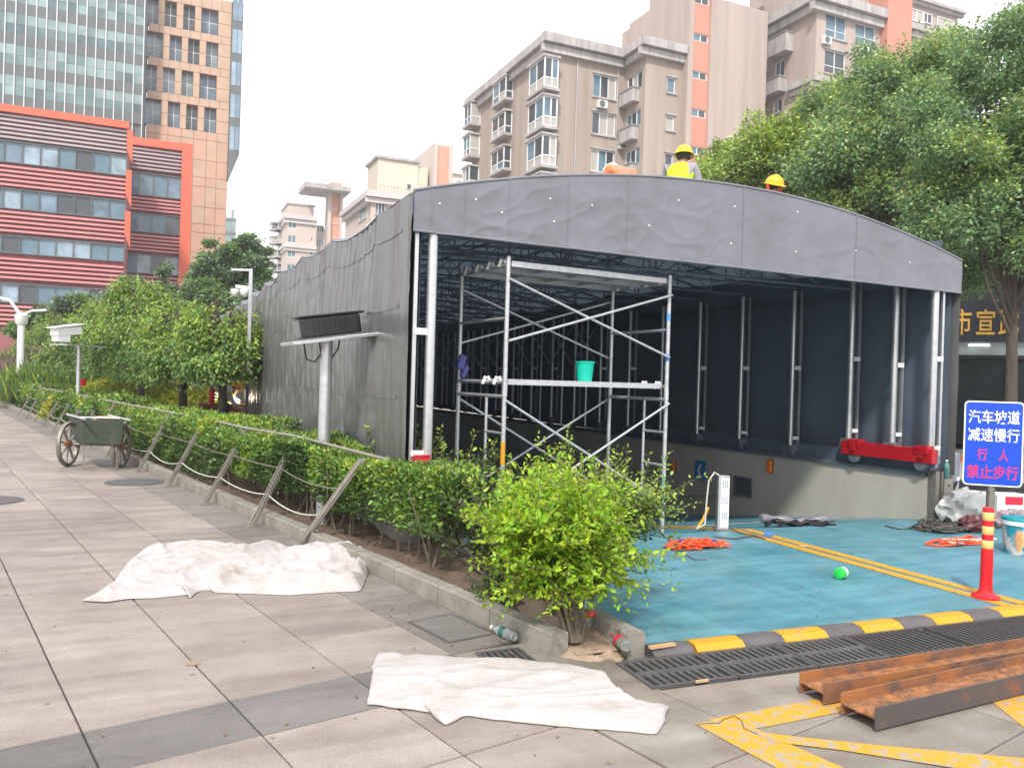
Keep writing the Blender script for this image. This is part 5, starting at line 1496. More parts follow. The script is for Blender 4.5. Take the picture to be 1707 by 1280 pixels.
# ---------------------------------------------------------------- shoots: bushes made of leafy branches
def shoots_bush(name, label, cat, base, n_sh, length, spread_xy, zc, mats, lsize, pairs, upright=.9, dark=0, origin_r=.12, light_dir=None, centre=None, group=None):
    base = np.array(base, float); t = thing(name, label, cat, base, group)
    Pl, Dl, ml = [], [], []; tw = MB()
    for i in range(n_sh):
        a = rng.uniform(0, 2 * math.pi); o_ = base + np.array([math.cos(a), math.sin(a), 0]) * origin_r * rng.uniform(0, 1)
        d = unit(np.array([rng.normal(0, spread_xy[0]) + spread_xy[2], rng.normal(0, spread_xy[1]) + spread_xy[3], upright + rng.normal(0, .18)]))
        L = length * rng.uniform(.55, 1.12)
        side = unit(np.cross(d, rng.normal(0, 1, 3))); curve = rng.uniform(-.18, .18)
        pts = [o_ + d * L * s + side * curve * L * s * s + np.array([0, 0, -.16 * L * s * s * (1 - d[2]) * 1.6]) for s in np.linspace(0, 1, 7)]
        tw.tube(pts, [.009, .0075, .006, .005, .004, .003, .0015], 5)
        pa = np.array(pts)
        npair = int(pairs * rng.uniform(.7, 1.2))
        for s in np.linspace(rng.uniform(.20, .42), 1, npair):
            f = s * 6; j = min(5, int(f)); p = pa[j] + (pa[j + 1] - pa[j]) * (f - j); dd = unit(pa[min(6, j + 1)] - pa[j])
            # side twig carrying a few leaves
            s1 = unit(np.cross(dd, rng.normal(0, 1, 3)))
            for sg in (1, -1):
                tw_l = rng.uniform(.02, .13) * (1.2 - s)
                q = p + (s1 * sg + dd * .6) * tw_l
                for m_ in range(2 if tw_l > .05 else 1):
                    qq = p + (q - p) * (m_ + 1) / 2 if tw_l > .05 else p
                    Pl.append(qq + rng.normal(0, .006, 3)); Dl.append(s1 * sg * rng.uniform(.6, 1) + dd * rng.uniform(.3, .9) + rng.normal(0, .2, 3))
                    hz = (qq[2] - base[2]) / (length)
                    ml.append(0 if (hz + rng.normal(0, .12) + (0.0 if light_dir is None else float(np.dot(qq - base - np.array(centre), light_dir))) > dark) else 1)
    leaf_mesh('foliage', np.array(Pl), np.array(Dl), lsize, mats, t, .56, True, ml, upbias=1.0, kind='stuff')
    tw.build('branches', M['twig'], t, smooth=True, kind='stuff')
    return t
def stem_bush(name, label, cat, base, crown, n_main, n_sh, sl, mats, lsize, pairs, dark_of, low=.28, group=None):
    """bare stems that fan out from one foot, leafy shoots only on their upper parts; crown = (dx, dy, rx, ry, top)"""
    base = np.array(base, float); t = thing(name, label, cat, base, group); tw = MB(); mains = []
    dx, dy, rx, ry, top = crown
    for i in range(n_main):
        a = 2 * math.pi * (i + rng.uniform(-.3, .3)) / n_main; q = rng.uniform(.35, 1)
        end = base + np.array([dx + rx * .72 * q * math.cos(a), dy + ry * .72 * q * math.sin(a), top * rng.uniform(.66, .86)])
        f = base + np.array([.05 * math.cos(a), .05 * math.sin(a), 0])
        m1 = f + (end - f) * .35 + np.array([-.06 * math.cos(a), -.06 * math.sin(a), .08]); m2 = f + (end - f) * .7 + np.array([rng.normal(0, .02), rng.normal(0, .02), .05])
        p = [f, m1, m2, end]; P_ = [((1 - s) ** 3) * p[0] + 3 * s * (1 - s) ** 2 * p[1] + 3 * s * s * (1 - s) * p[2] + s ** 3 * p[3] for s in np.linspace(0, 1, 10)]
        tw.tube(P_, list(np.linspace(.014, .005, 10)), 6); mains.append(np.array(P_))
    Pl, Dl, ml, sz = [], [], [], []
    for i in range(n_sh):
        mn = mains[rng.integers(n_main)]; s0 = rng.uniform(low, 1.0); f = s0 * 9; j = min(8, int(f)); o_ = mn[j] + (mn[j + 1] - mn[j]) * (f - j)
        out = (o_ - base) * (1, 1, 0) - np.array([dx, dy, 0]) * .6; out = out / (np.linalg.norm(out) + .05)
        d = unit(out * rng.uniform(.2, 1.0) + rng.normal(0, .42, 3) + np.array([0, 0, .35 + .5 * s0]))
        d[2] = max(d[2], .02 + .25 * rng.random()); L = sl * rng.uniform(.45, 1.15) * (1.15 - .35 * s0); sd = rng.normal(0, .06, 3)
        pts = np.array([o_ + d * L * s + sd * s * s * 1.5 + np.array([0, 0, -.10 * L * s * s * (1.2 - d[2])]) for s in np.linspace(0, 1, 6)])
        tw.tube(pts, [.0042, .0036, .003, .0024, .0018, .001], 4)
        npair = int(pairs * L / sl * rng.uniform(.8, 1.2)) + 2
        for s in np.linspace(.12, 1, npair):
            f = s * 5; j = min(4, int(f)); p = pts[j] + (pts[j + 1] - pts[j]) * (f - j); dd = unit(pts[j + 1] - pts[j]); s1 = unit(np.cross(dd, rng.normal(0, 1, 3) + np.array([0, 0, 1.2])))
            for sg in (1, -1):
                for m_ in range(2 if rng.random() < .55 else 1):
                    q = p + s1 * sg * (.028 * m_ + .003) + dd * .02 * m_ + rng.normal(0, .004, 3)
                    Pl.append(q); Dl.append(s1 * sg * .9 + dd * rng.uniform(.35, .9) + rng.normal(0, .22, 3)); sz.append(lsize * (1.08 - .35 * s) * rng.uniform(.75, 1.2)); ml.append(dark_of(q - base, s))
    leaf_mesh('foliage', np.array(Pl), np.array(Dl), np.array(sz), mats, t, .56, True, ml, upbias=1.0, kind='stuff')
    tw.build('branches', M['twig'], t, smooth=True, kind='stuff')
    return t
front_b = gz(955, 1066, .05)
cR = _r0                                                     # camera right, unused; leaf colours below paint a sunny and a shaded side
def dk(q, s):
    side = q @ np.array([-.42, -.62, .4]); c = side + .30 * s + rng.normal(0, .10)  # sunward leaves lime, far ones darker: sunlight painted into leaf colours
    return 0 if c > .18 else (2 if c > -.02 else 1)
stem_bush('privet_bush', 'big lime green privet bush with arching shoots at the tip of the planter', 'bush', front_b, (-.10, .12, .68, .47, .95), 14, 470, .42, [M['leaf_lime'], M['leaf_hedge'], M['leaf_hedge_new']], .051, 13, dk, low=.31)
bb = gz(1000, 1040, .05) + np.array([.0, .25, 0])
stem_bush('privet_bush', 'darker green privet bush leaning over the blue floor behind the lime one', 'bush', bb, (.24, .10, .46, .42, .92), 10, 290, .42, [M['leaf_hedge_new'], M['leaf_hedge'], M['leaf_dark']], .040, 13, lambda q, s: 0 if q[2] + .3 * s + rng.normal(0, .12) > .98 else (2 if rng.random() < .35 else 1), low=.24)
for k, (px, py, n, ln, lab) in enumerate(((745, 905, 46, .98, 'leafy dark bush between the hedge and the lime bush'), (845, 965, 44, .92, 'deep green bush filling the gap behind the lime shoots'), (655, 870, 40, .98, 'leggy bush with bare stems by the last rail post'))):
    b = gz(px, py, .06)
    shoots_bush('privet_bush', lab, 'bush', b, n * 2, ln, (.36, .32, .06, .05), 1, [M['leaf_hedge_new'], M['leaf_dark']], .050, 22, .95, .80 if k else .86, .16)
# a few low sprays at the front of the lime bush
sp = gz(955, 1060, .05)
shoots_bush('privet_sapling', 'thin upright privet stem with lime leaves at the corner of the planter', 'sapling', gz(962, 1072, .03), 9, .78, (.22, .18, -.06, -.10), 1, [M['leaf_lime'], M['leaf_lime']], .036, 8, 1.0, -9, .03)
shoots_bush('dark_shrub', 'small dark conifer like shrub inside the planter behind the kerb', 'shrub', gz(822, 1008, .05), 26, .30, (.45, .45, 0, 0), 1, [M['leaf_dark'], M['leaf_dark']], .028, 12, .8, 9, .05)

# ---------------------------------------------------------------- garden beyond the hedge
def mound(name, label, cat, cx_, cy_, rx, ry, z0, h, n, size, mats, width=.5, grp=None, up=.5):
    t = thing(name, label, cat, (cx_, cy_, z0), grp)
    a = rng.uniform(0, 2 * math.pi, n); r = np.sqrt(rng.uniform(0, 1, n)); x = cx_ + np.cos(a) * r * rx; y = cy_ + np.sin(a) * r * ry
    hh = np.sqrt(np.maximum(0, 1 - r ** 2.4)) * h * (1 + .25 * np.array([mnoise.noise(Vector((p * 1.3, q * 1.3, 4))) for p, q in zip(x, y)]))
    P = np.stack([x, y, z0 + hh * (rng.uniform(0, 1, n) ** .35)], 1)
    D = np.stack([np.cos(a) * .5 + rng.normal(0, .5, n), np.sin(a) * .5 + rng.normal(0, .5, n), up + rng.normal(0, .4, n)], 1)
    leaf_mesh('foliage', P, D, size, mats, t, width, upbias=.9, mi=(rng.random(n) > .6).astype(int) if len(mats) > 1 else None)
    return t
q = onground(235, 23.5); mound('golden_privet', 'golden yellow low shrub mass beneath the weeping trees', 'shrub', q[0], q[1], 2.6, 1.0, .1, 1.15, 9000, .10, [M['leaf_yellow'], M['leaf_hedge_new']])
q = onground(330, 23); mound('golden_privet', 'yellow green low shrubs close to the tent end of the garden', 'shrub', q[0], q[1], 1.3, 1.0, .1, 1.0, 5000, .08, [M['leaf_yellow'], M['leaf_hedge_new']])
q = onground(88, 31); t_ = mound('strap_leaf_plant', 'clump of long strap shaped leaves beyond the hedge', 'plant', q[0], q[1], 2.0, 1.4, .1, 1.15, 3000, .75, [M['leaf_iris'], M['leaf_hedge_new']], .06, up=1.5)
q = onground(5, 44); mound('shrub', 'rounded dark green shrub by the white lamp post', 'shrub', q[0], q[1], 2.4, 1.5, .1, 1.9, 6000, .17, [M['leaf_hedge'], M['leaf_hedge_new']])
q = onground(58, 42); mound('ornamental_grass', 'reddish ornamental grass behind the strap leaf plants', 'grass clump', q[0], q[1], 2.4, 1.5, .1, 2.0, 3000, .6, [mat('grass_plume', (.30, .17, .16), .8, island=.3, trans=.3), M['leaf_iris']], .06, up=1.4)
q = onground(150, 33); mound('shrub', 'mixed shrubs filling the garden behind the weeping trees', 'shrub', q[0], q[1], 3.4, 2, .1, 1.6, 9000, .16, [M['leaf_hedge'], M['leaf_weep']])
q = onground(-60, 56); mound('shrub', 'shrub bank under the office block at the left edge', 'shrub', q[0], q[1], 5, 2, .1, 1.8, 9000, .2, [M['leaf_hedge'], M['leaf_weep']])

# fallen leaves and crumbs on the paving
P, D = [], []
for i in range(420):
    u = rng.uniform(2.4, 13) if i % 3 else rng.uniform(3.6, 9); v = rng.uniform(-4, 3.0) if i % 3 else 3.02 - abs(rng.normal(0, .25))
    P.append(kw(v, u, .004)); D.append((rng.normal(), rng.normal(), .05))
for i in range(120): P.append((rng.uniform(2.8, 8.8), rng.uniform(4.3, 7.1), .008)); D.append((rng.normal(), rng.normal(), .05))
leaf_mesh('leaf_litter', np.array(P), np.array(D), .028, mat('dry_leaf', (.20, .14, .07), .8, island=.5), None, .5, upbias=3.0, kind='stuff')
# ================================================================== SHOP BEHIND THE TREES
A3 = lambda v: np.array(v, float)
def text_mesh(name, body, c, ex, ez, h, m, parent, bold=.012, ext=.002, sx=1.0, fit=None):
    cu = bpy.data.curves.new('letters', 'FONT'); cu.body = body; cu.size = 1.0; cu.align_x = 'CENTER'; cu.align_y = 'CENTER'
    cu.offset = bold; cu.extrude = ext / h; cu.resolution_u = 3
    o = bpy.data.objects.new('letters', cu); C.objects.link(o)
    dg = bpy.context.evaluated_depsgraph_get(); dg.update()
    me = bpy.data.meshes.new_from_object(o.evaluated_get(dg)); bpy.data.objects.remove(o); bpy.data.curves.remove(cu)
    co = np.empty(len(me.vertices) * 3); me.vertices.foreach_get('co', co); co = co.reshape(-1, 3)
    co[:, :2] -= (co[:, :2].max(0) + co[:, :2].min(0)) / 2
    if fit: sx = fit / ((co[:, 0].max() - co[:, 0].min()) * h)
    co[:, 0] *= sx
    ex, ez = A3(ex) / np.linalg.norm(ex), A3(ez) / np.linalg.norm(ez); ny = np.cross(ex, ez)
    W = A3(c) + co[:, :1] * h * ex + co[:, 1:2] * h * ez + co[:, 2:3] * h * ny
    W = W - A3(WL.get(parent, (0, 0, 0)))
    me.vertices.foreach_set('co', W.ravel()); me.materials.clear(); me.materials.append(M[m]); me.name = name; me.update()
    q = bpy.data.objects.new(name, me); C.objects.link(q); q.parent = parent; WL[q] = WL.get(parent, (0, 0, 0))
    return q
M['shop_dark'] = mat('shop_dark_wall', (.016, .018, .023), .8, var=.25, scale=.6)
M['shop_board'] = mat('shop_sign_board', (.012, .014, .026), .4, var=.15)
M['shop_glass'] = mat('shop_glass', (.012, .02, .023), .3, var=.5, scale=1.1, spec=.2)
M['shop_light'] = mat('shop_transom_glass', (.30, .36, .36), .15, var=.3, scale=2)
M['tube_light'] = mat('fluorescent_tube', (.9, .95, .95), .4, emit=2.2)
YS = 24.0
c0, c1 = gd(1640, 600, YS), gd(1740, 600, YS - .6)
ex = c1 - c0; ex[2] = 0; ex /= np.linalg.norm(ex); ey = np.array([ex[1], -ex[0], 0])   # towards the street
shop = thing('shop_building', 'dark shopfront with gilt characters on a navy board behind the forked tree', 'shop', (*c0[:2], 0))
def sp_(px, py): 
    P = gd(px, py, 1); d = P - O0
    n = ey; t = np.dot(c0 - O0, n) / np.dot(d, n); Q = O0 + d * t
    return np.dot(Q - c0, ex), Q[2]
def sb(name, x0, z0, x1, z1, d0, d1, m, par=shop):
    c = c0.copy(); c[2] = 0
    return MB().obox(c + ex * (x0 + x1) / 2 + ey * (d0 + d1) / 2 + np.array([0, 0, (z0 + z1) / 2]), ex * (x1 - x0) / 2, ey * (d1 - d0) / 2, (0, 0, (z1 - z0) / 2)).build(name, M[m], par)
zb1, zb0 = sp_(1640, 505)[1], sp_(1640, 570)[1]; zt0 = sp_(1640, 592)[1]
sb('wall', -5, zb1, 9, 8.6, -6, -.02, 'shop_dark')
for k in range(4): sb('wall_panel', -5 + 3.5 * k, zb1 + .5, -5 + 3.5 * k + 3.42, 8.4, 0, .05, 'shop_dark')
sb('sign_board', -5, zb0, 9, zb1, -.3, .12, 'shop_board')
sb('wall', -5, 0, 9, zb0, -6, -1.2, 'shop_dark')
tz = sb('transom', -5, zt0, 9, zb0, -.1, -.04, 'shop_light')
sb('tube_light', sp_(1615, 572)[0], zb0 - .12, sp_(1650, 572)[0], zb0 - .07, -.035, .0, 'tube_light', tz)
sb('lintel', -5, zt0 - .12, 9, zt0, -.1, .08, 'shop_dark')
x = -5
for i in range(10):
    sb('shop_window', x + .04, 0.1, x + 1.36, zt0 - .14, -.08, -.04, 'shop_glass'); sb('window_post', x - .04, 0, x + .04, zt0 - .12, -.1, .04, 'shop_board'); x += 1.4
for ch, px in (('市', 1603), ('宣', 1642), ('武', 1680)):
    q = sp_(px, 537); c = c0 + ex * q[0] + ey * .14; c[2] = q[1]
    text_mesh('gilt_character', ch, c, ex, (0, 0, 1), .82, 'gold', shop, .010, .02, .66)
hz_ = thing('wall_building', 'plain grey building wall seen between trunks at the right edge', 'building', (*gd(1760, 650, 34)[:2], 0))
c = gd(1760, 650, 34); c[2] = 5; MB().obox(c, ex * 14, ey * .4, (0, 0, 5)).build('wall', M['shop_dark'], hz_)

# ================================================================== FALLEN RAILING
rail = thing('railing', 'steel post and rail fence leaning over onto the hedge', 'railing', kw(2.9, 10, 0))
us_ = [8.33, 9.98, 11.72, 13.53, 16.0, 17.7, 19.3, 21.0, 22.8, 24.6, 26.5, 28.4, 30.4]
tops = []
for i, u in enumerate(us_):
    a, b = A3(kw(2.90, u, 0)), A3(kw(3.36 + .02 * math.sin(i), u + .04, .90 if i not in (1,) else .88))
    for sgn in (-1, 1):
        o_ = A3(kw(0, .034 * sgn)); m_ = MB(); m_.bar(a + o_, b + o_, .012, .042, (0, 0, 1)); m_.build('post_bar', M['fence'], rail)
    MB().obox(a + (0, 0, .006), A3(kw(.06, 0)), A3(kw(0, .06)), (0, 0, .006)).build('base_plate', M['fence'], rail)
    tops.append((a, b))
a, b = A3(kw(3.02, 7.30, .0)), A3(kw(3.26, 6.55, .86))
for sgn in (-1, 1):
    o_ = A3(kw(.028 * sgn, .02 * sgn)); MB().bar(a + o_, b + o_, .012, .042, (0, 0, 1)).build('post_bar', M['fence'], rail)
tops.insert(0, (a, b))
rp = [t[1] + (0, 0, .03) for t in tops]; rp[0] = A3(kw(3.31, 6.15, .89))
MB().tube(rp, .016, 10).build('handrail', M['fence'], rail, smooth=True)
for f, sg in ((.36, .05), (.66, .03)):
    for (a0, b0_), (a1, b1_) in zip(tops[:-1], tops[1:]):
        p, q = a0 + (b0_ - a0) * f, a1 + (b1_ - a1) * f
        s_ = sg * rng.uniform(.3, 1.8)
        MB().tube([p + (q - p) * t - np.array([0, 0, s_ * 4 * t * (1 - t)]) for t in np.linspace(0, 1, 9)], .006, 5).build('cable', M['cable_w'] if f < .5 else M['fence'], rail, smooth=True)

# ================================================================== HANDCART
wa, wb_ = gz(113, 777), gz(201, 779)
ax_ = wb_ - wa; ax_[2] = 0; AL = np.linalg.norm(ax_); ax_ /= AL
fw = np.array([ax_[1], -ax_[0], 0]);                           # handles point this way
if fw[1] > 0: fw = -fw
fw = fw * .82 + ax_ * .57; fw[2] = 0; fw /= np.linalg.norm(fw)
cartc = (wa + wb_) / 2
cart = thing('handcart', 'green steel handcart with two large spoked wheels parked by the hedge', 'handcart', cartc)
Rw = .36
for p in (wa, wb_):
    c = p + (0, 0, Rw); w_ = MB()
    w_.lathe(c, [(Rw - .05, -.028), (Rw - .012, -.03), (Rw, -.012), (Rw, .012), (Rw - .012, .03), (Rw - .05, .028), (Rw - .05, -.028)], 32, ax_)
    wo = w_.build('wheel', M['steel_old'], cart, smooth=True)
    MB().lathe(c, [(0, -.05), (.045, -.05), (.055, -.02), (.055, .02), (.045, .05), (0, .05)], 14, ax_).build('hub', M['rust'], wo, smooth=True)
    v2 = np.cross(ax_, (0, 0, 1)); v2 /= np.linalg.norm(v2)
    for k in range(8):
        t = math.pi * k / 4 + .2; d = v2 * math.cos(t) + np.array([0, 0, 1]) * math.sin(t)
        MB().bar(c + d * .05, c + d * (Rw - .045), .014, .036, ax_).build('spoke', M['steel_old'], wo)
MB().tube([wa + (0, 0, Rw), wb_ + (0, 0, Rw)], .02, 8).build('axle', M['steel_old'], cart, smooth=True)
cb = cartc + np.array([0, 0, .60]); L_, W_, H_ = .56, AL / 2 - .10, .19
q = MB()
def cbp(s, t, z): return cb + fw * s + ax_ * t + np.array([0, 0, z])
for z0 in (-H_,):
    pass
o_ = [cbp(-L_ * .92, -W_ * .9, -H_), cbp(L_ * .92, -W_ * .9, -H_), cbp(L_ * .92, W_ * .9, -H_), cbp(-L_ * .92, W_ * .9, -H_), cbp(-L_, -W_, H_), cbp(L_, -W_, H_), cbp(L_, W_, H_), cbp(-L_, W_, H_)]
i_ = [p + (cb - p) * .04 + np.array([0, 0, .03 if k < 4 else .0]) for k, p in enumerate(o_)]
q.add(o_ + i_, [(0, 3, 2, 1), (0, 1, 5, 4), (1, 2, 6, 5), (2, 3, 7, 6), (3, 0, 4, 7), (8, 9, 10, 11), (8, 12, 13, 9), (9, 13, 14, 10), (10, 14, 15, 11), (11, 15, 12, 8), (4, 5, 13, 12), (5, 6, 14, 13), (6, 7, 15, 14), (7, 4, 12, 15)])
q.build('tray', M['green_cart'], cart)
for t in (-1, 1):
    MB().tube([cbp(-L_ - .05, t * (W_ + .025), H_ + .02), cbp(L_ + .30, t * (W_ + .025), H_ + .02)], .017, 8).build('handle', M['galv'], cart, smooth=True)
    MB().bar(cbp(L_ * .75, t * W_ * .8, -H_), cbp(L_ * .80, t * W_ * .82, -.60), .03, .03).build('stand', M['steel_old'], cart)
MB().tube([cbp(L_ * .6, -W_, H_ + .02), cbp(L_ * .6, W_, H_ + .02)], .014, 8).build('cross_bar', M['galv'], cart, smooth=True)
rb = MB().obox(cbp(.1, .1, H_ - .02), fw * .22 + (0, 0, .02), ax_ * .14, (0, 0, .05)); tag(rb.build('timber_block', M['wood'], None, bevel=.01), 'pale timber block lying in the green handcart', 'timber')

# ================================================================== WHITE CLOTHS
def ridge(p, s, sd, sharp=1.6):
    n = mnoise.noise(Vector((p[0] * s + sd, p[1] * s, sd)))
    return (1 - min(1, abs(n) * 2.2)) ** sharp
def chain(pts, n):
    P = np.array(pts, float); d = np.r_[0, np.cumsum(np.hypot(*np.diff(P, axis=0).T))]; t = np.linspace(0, d[-1], n)
    q = np.stack([np.interp(t, d, P[:, 0]), np.interp(t, d, P[:, 1])], 1)
    k = np.array([1, 2, 3, 2, 1.]) / 9
    for _ in range(2):                                       # round the corners off a little
        pad = np.pad(q, ((2, 2), (0, 0)), 'edge'); r = np.stack([np.convolve(pad[:, i], k, 'valid') for i in (0, 1)], 1); r[0], r[-1] = q[0], q[-1]; q = r
    return q
def cloth(upper, lower, hfun, nu, nv, name, label, ew=7):
    """a sheet ruled between its far and its near outline, heaped by hfun, edge lying on the paving"""
    U = chain([gz(*q)[:2] for q in upper], nu + 1); Lw = chain([gz(*q)[:2] for q in lower], nu + 1); mb = MB()
    for i in range(nu + 1):
        for k in range(nv + 1):
            v = k / nv; p = Lw[i] * (1 - v) + U[i] * v; u = i / nu
            e = min(1, min(v, 1 - v) * ew, min(u, 1 - u) * ew * 2); e = e * (2 - e)
            jx = .008 * mnoise.noise(Vector((p[0] * 14, p[1] * 14, 0))); jy = .008 * mnoise.noise(Vector((p[0] * 14, p[1] * 14, 9)))
            mb.v.append((p[0] + jx, p[1] + jy, .007 + e * hfun(p[0], p[1], min(v, 1 - v) * np.hypot(*(U[i] - Lw[i])))))
    for i in range(nu):
        for k in range(nv):
            a = i * (nv + 1) + k; mb.f.append((a, a + nv + 1, a + nv + 2, a + 1)); mb.m.append(0)
    o = mb.build(name, M['cloth'], None, smooth=True)
    sm_ = o.modifiers.new('solid', 'SOLIDIFY'); sm_.thickness = .004; sm_.offset = -1
    return tag(o, label, 'cloth', 'white cloths dropped on the paving')
def h1(x, y, d):
    wx, wy = x + .10 * mnoise.noise(Vector((x * 2.2, y * 2.2, 5))), y + .10 * mnoise.noise(Vector((x * 2.2, y * 2.2, 8)))
    dx, dy = wx * .93 + wy * .36, -wx * .36 + wy * .93
    def cr(px_, py_, sc_, sd):
        d_ = mnoise.voronoi(Vector((px_ * sc_ + sd, py_ * sc_, sd)))[0]; return max(0, 1 - (d_[1] - d_[0]) * 1.5)
    a = ridge((dx * .40, dy * 1.5), 1.25, 3.1, 1.6) * .042 + cr(dx * .6, dy * 1.7, 1.9, 3.0) ** 1.7 * .05 + cr(dx * 1.2 + dy * .4, dy * 1.8 - dx * .3, 3.4, 9.0) ** 1.4 * .028 + cr(dx * 2, dy * 2.6, 5, 5.0) * .006
    return .014 + a * min(1, .35 + d * 3.0) + .006 * mnoise.noise(Vector((x * 14, y * 14, 2)))
cloth([(138, 1002), (176, 990), (194, 966), (214, 937), (240, 923), (275, 912), (330, 910), (380, 917), (440, 915), (520, 918), (560, 913), (606, 927), (617, 940)],
      [(138, 1003), (180, 1005), (214, 999), (262, 998), (312, 992), (318, 999), (330, 986), (350, 984), (358, 989), (400, 990), (480, 993), (560, 988), (602, 986), (612, 963), (617, 941)], h1, 190, 110,
      'crumpled_cloth', 'crumpled white cloth heaped on the paving beside the kerb')
def h2(x, y, d):
    def cr(px_, py_, sc_, sd):
        d_ = mnoise.voronoi(Vector((px_ * sc_ + sd, py_ * sc_, sd)))[0]; return max(0, 1 - (d_[1] - d_[0]) * 2.2)
    f = ridge((x * .30 + y * .15, y * 1.3), 2.2, 4.4, 4.0) * .014 + cr(x * .5 + y * .3, y * 1.3, 2.6, 2.0) ** 2 * .012 + cr(x + y * .4, y * 1.6 - x * .3, 4.5, 6.0) ** 2 * .005
    return .018 + f + .004 * mnoise.noise(Vector((x * 11, y * 11, 6)))
cloth([(612, 1175), (616, 1150), (620, 1124), (622, 1108), (628, 1092), (652, 1090), (668, 1095), (700, 1092), (760, 1098), (850, 1102), (905, 1108), (950, 1112), (1002, 1122), (1010, 1136), (1030, 1158), (1062, 1174), (1086, 1179), (1100, 1176), (1115, 1180)],
      [(612, 1176), (660, 1182), (716, 1188), (726, 1200), (742, 1211), (776, 1194), (800, 1198), (880, 1207), (960, 1214), (1040, 1221), (1096, 1225), (1108, 1206), (1110, 1196), (1115, 1181)], h2, 190, 90,
      'folded_cloth', 'folded flat white cloth lying in front of the drain grate', 9)
# ================================================================== STEEL BEAMS
def hbeam(a, ang, L, dep, fl, label, seed):
    t = thing('steel_beam', label, 'steel beam', (*a, 0), 'rusty H beams on the paving')
    d = np.array([math.cos(ang), math.sin(ang), 0]); n = np.array([-d[1], d[0], 0]); b = np.array([a[0], a[1], 0.012])
    def plate(name, o0, o1, z0, z1, m):
        s = MB(); nn = 24; vs = []
        for i in range(nn + 1):
            p = b + d * L * i / nn
            for (oo, zz) in ((o0, z0), (o1, z0), (o1, z1), (o0, z1)):
                vs.append(p + n * oo + np.array([0, 0, zz + .0012 * mnoise.noise(Vector((i * .8, oo * 30, seed)))]))
        fs = []
        for i in range(nn):
            for k in range(4): fs.append((4 * i + k, 4 * i + (k + 1) % 4, 4 * i + 4 + (k + 1) % 4, 4 * i + 4 + k))
        fs += [(0, 3, 2, 1), (4 * nn, 4 * nn + 1, 4 * nn + 2, 4 * nn + 3)]
        s.add(vs, fs); return s.build(name, M[m], t)
    plate('flange', 0, .009, 0, fl, 'mill' if seed % 2 else 'rust_flange')
    plate('flange', dep - .009, dep, 0, fl, 'rust_flange')
    plate('web', .009, dep - .009, fl * .5 - .004, fl * .5 + .004, 'rust')
    return t
M['rust_flange'] = mat('rust_and_mill_scale', (.36, .145, .05), .75, metal=.2, col2=(.125, .085, .075), scale=4, bump=.3, bscale=60, detail=11, cut=(.38, .6), dist=.003)
hbeam((3.155, 3.065), -.008, 6.5, .175, .105, 'rusty steel H beam lying next to the drain grates', 2)
hbeam((3.15, 2.74), .052, 6.5, .205, .105, 'rusty steel H beam with darker mill scale nearest the camera', 3)
for i, (x, y) in enumerate(((3.32, 3.02), (6.0, 3.02))): pass

# ================================================================== SCAFFOLD TOWER
FL, FR_, BL, BR = A3((3.15, 7.2, 0)), A3((5.17, 7.4, 0)), A3((3.06, 8.24, 0)), A3((5.08, 8.44, 0))
sc = thing('scaffold_tower', 'two tier steel scaffold tower with cross braces at the tent mouth', 'scaffold', (4.1, 7.8, -.1))
def zz(p, z): return np.array([p[0], p[1], z])
def flo(p): return rz_(p[1])
T_ = 2.76
for p in (FL, FR_, BL, BR):
    lo = MB().tube([zz(p, flo(p)), zz(p, 1.50)], .023, 10).build('leg', M['scaf'], sc, smooth=True)
    hi = MB().tube([zz(p, 1.50), zz(p, T_ + .04)], .023, 10).build('leg', M['scaf'], sc, smooth=True)
    MB().tube([zz(p, 1.44), zz(p, 1.56)], .028, 10).build('coupler', M['scaf'], lo, smooth=True)
for a, b in ((FL, BL), (FR_, BR)):
    for z in (1.44, 1.58, 2.20, 2.72, .35):
        MB().tube([zz(a, z), zz(b, z)], .019 if z != 2.2 else .017, 8).build('rung', M['scaf'], sc, smooth=True)
    for f in (.36,):
        m_ = a + (b - a) * f; MB().tube([zz(m_, 1.44), zz(m_, .35)], .016, 8).build('rung', M['scaf'], sc, smooth=True)
        MB().tube([zz(m_, 1.08), zz(a, 1.08)], .014, 8).build('rung', M['scaf'], sc, smooth=True)
        MB().tube([zz(m_, .72), zz(a, .72)], .014, 8).build('rung', M['scaf'], sc, smooth=True)
def brace(a, za, b, zb, off):
    n = np.array([.1, -1, 0]) * off
    MB().tube([zz(a, za) + n, zz(b, zb) + n], .0135, 8).build('brace', M['scaf'], sc, smooth=True)
brace(FL, 2.58, FR_, 1.90, .035); brace(FL, 1.98, FR_, 2.58, .05)
brace(BL, 2.58, BR, 1.90, -.035); brace(BL, 1.98, BR, 2.58, -.05)
brace(FL, 1.40, FR_, .30, .035); brace(FL, .30, FR_, 1.40, .05)
brace(BL, 1.40, BR, .30, -.035); brace(BL, .30, BR, 1.40, -.05)
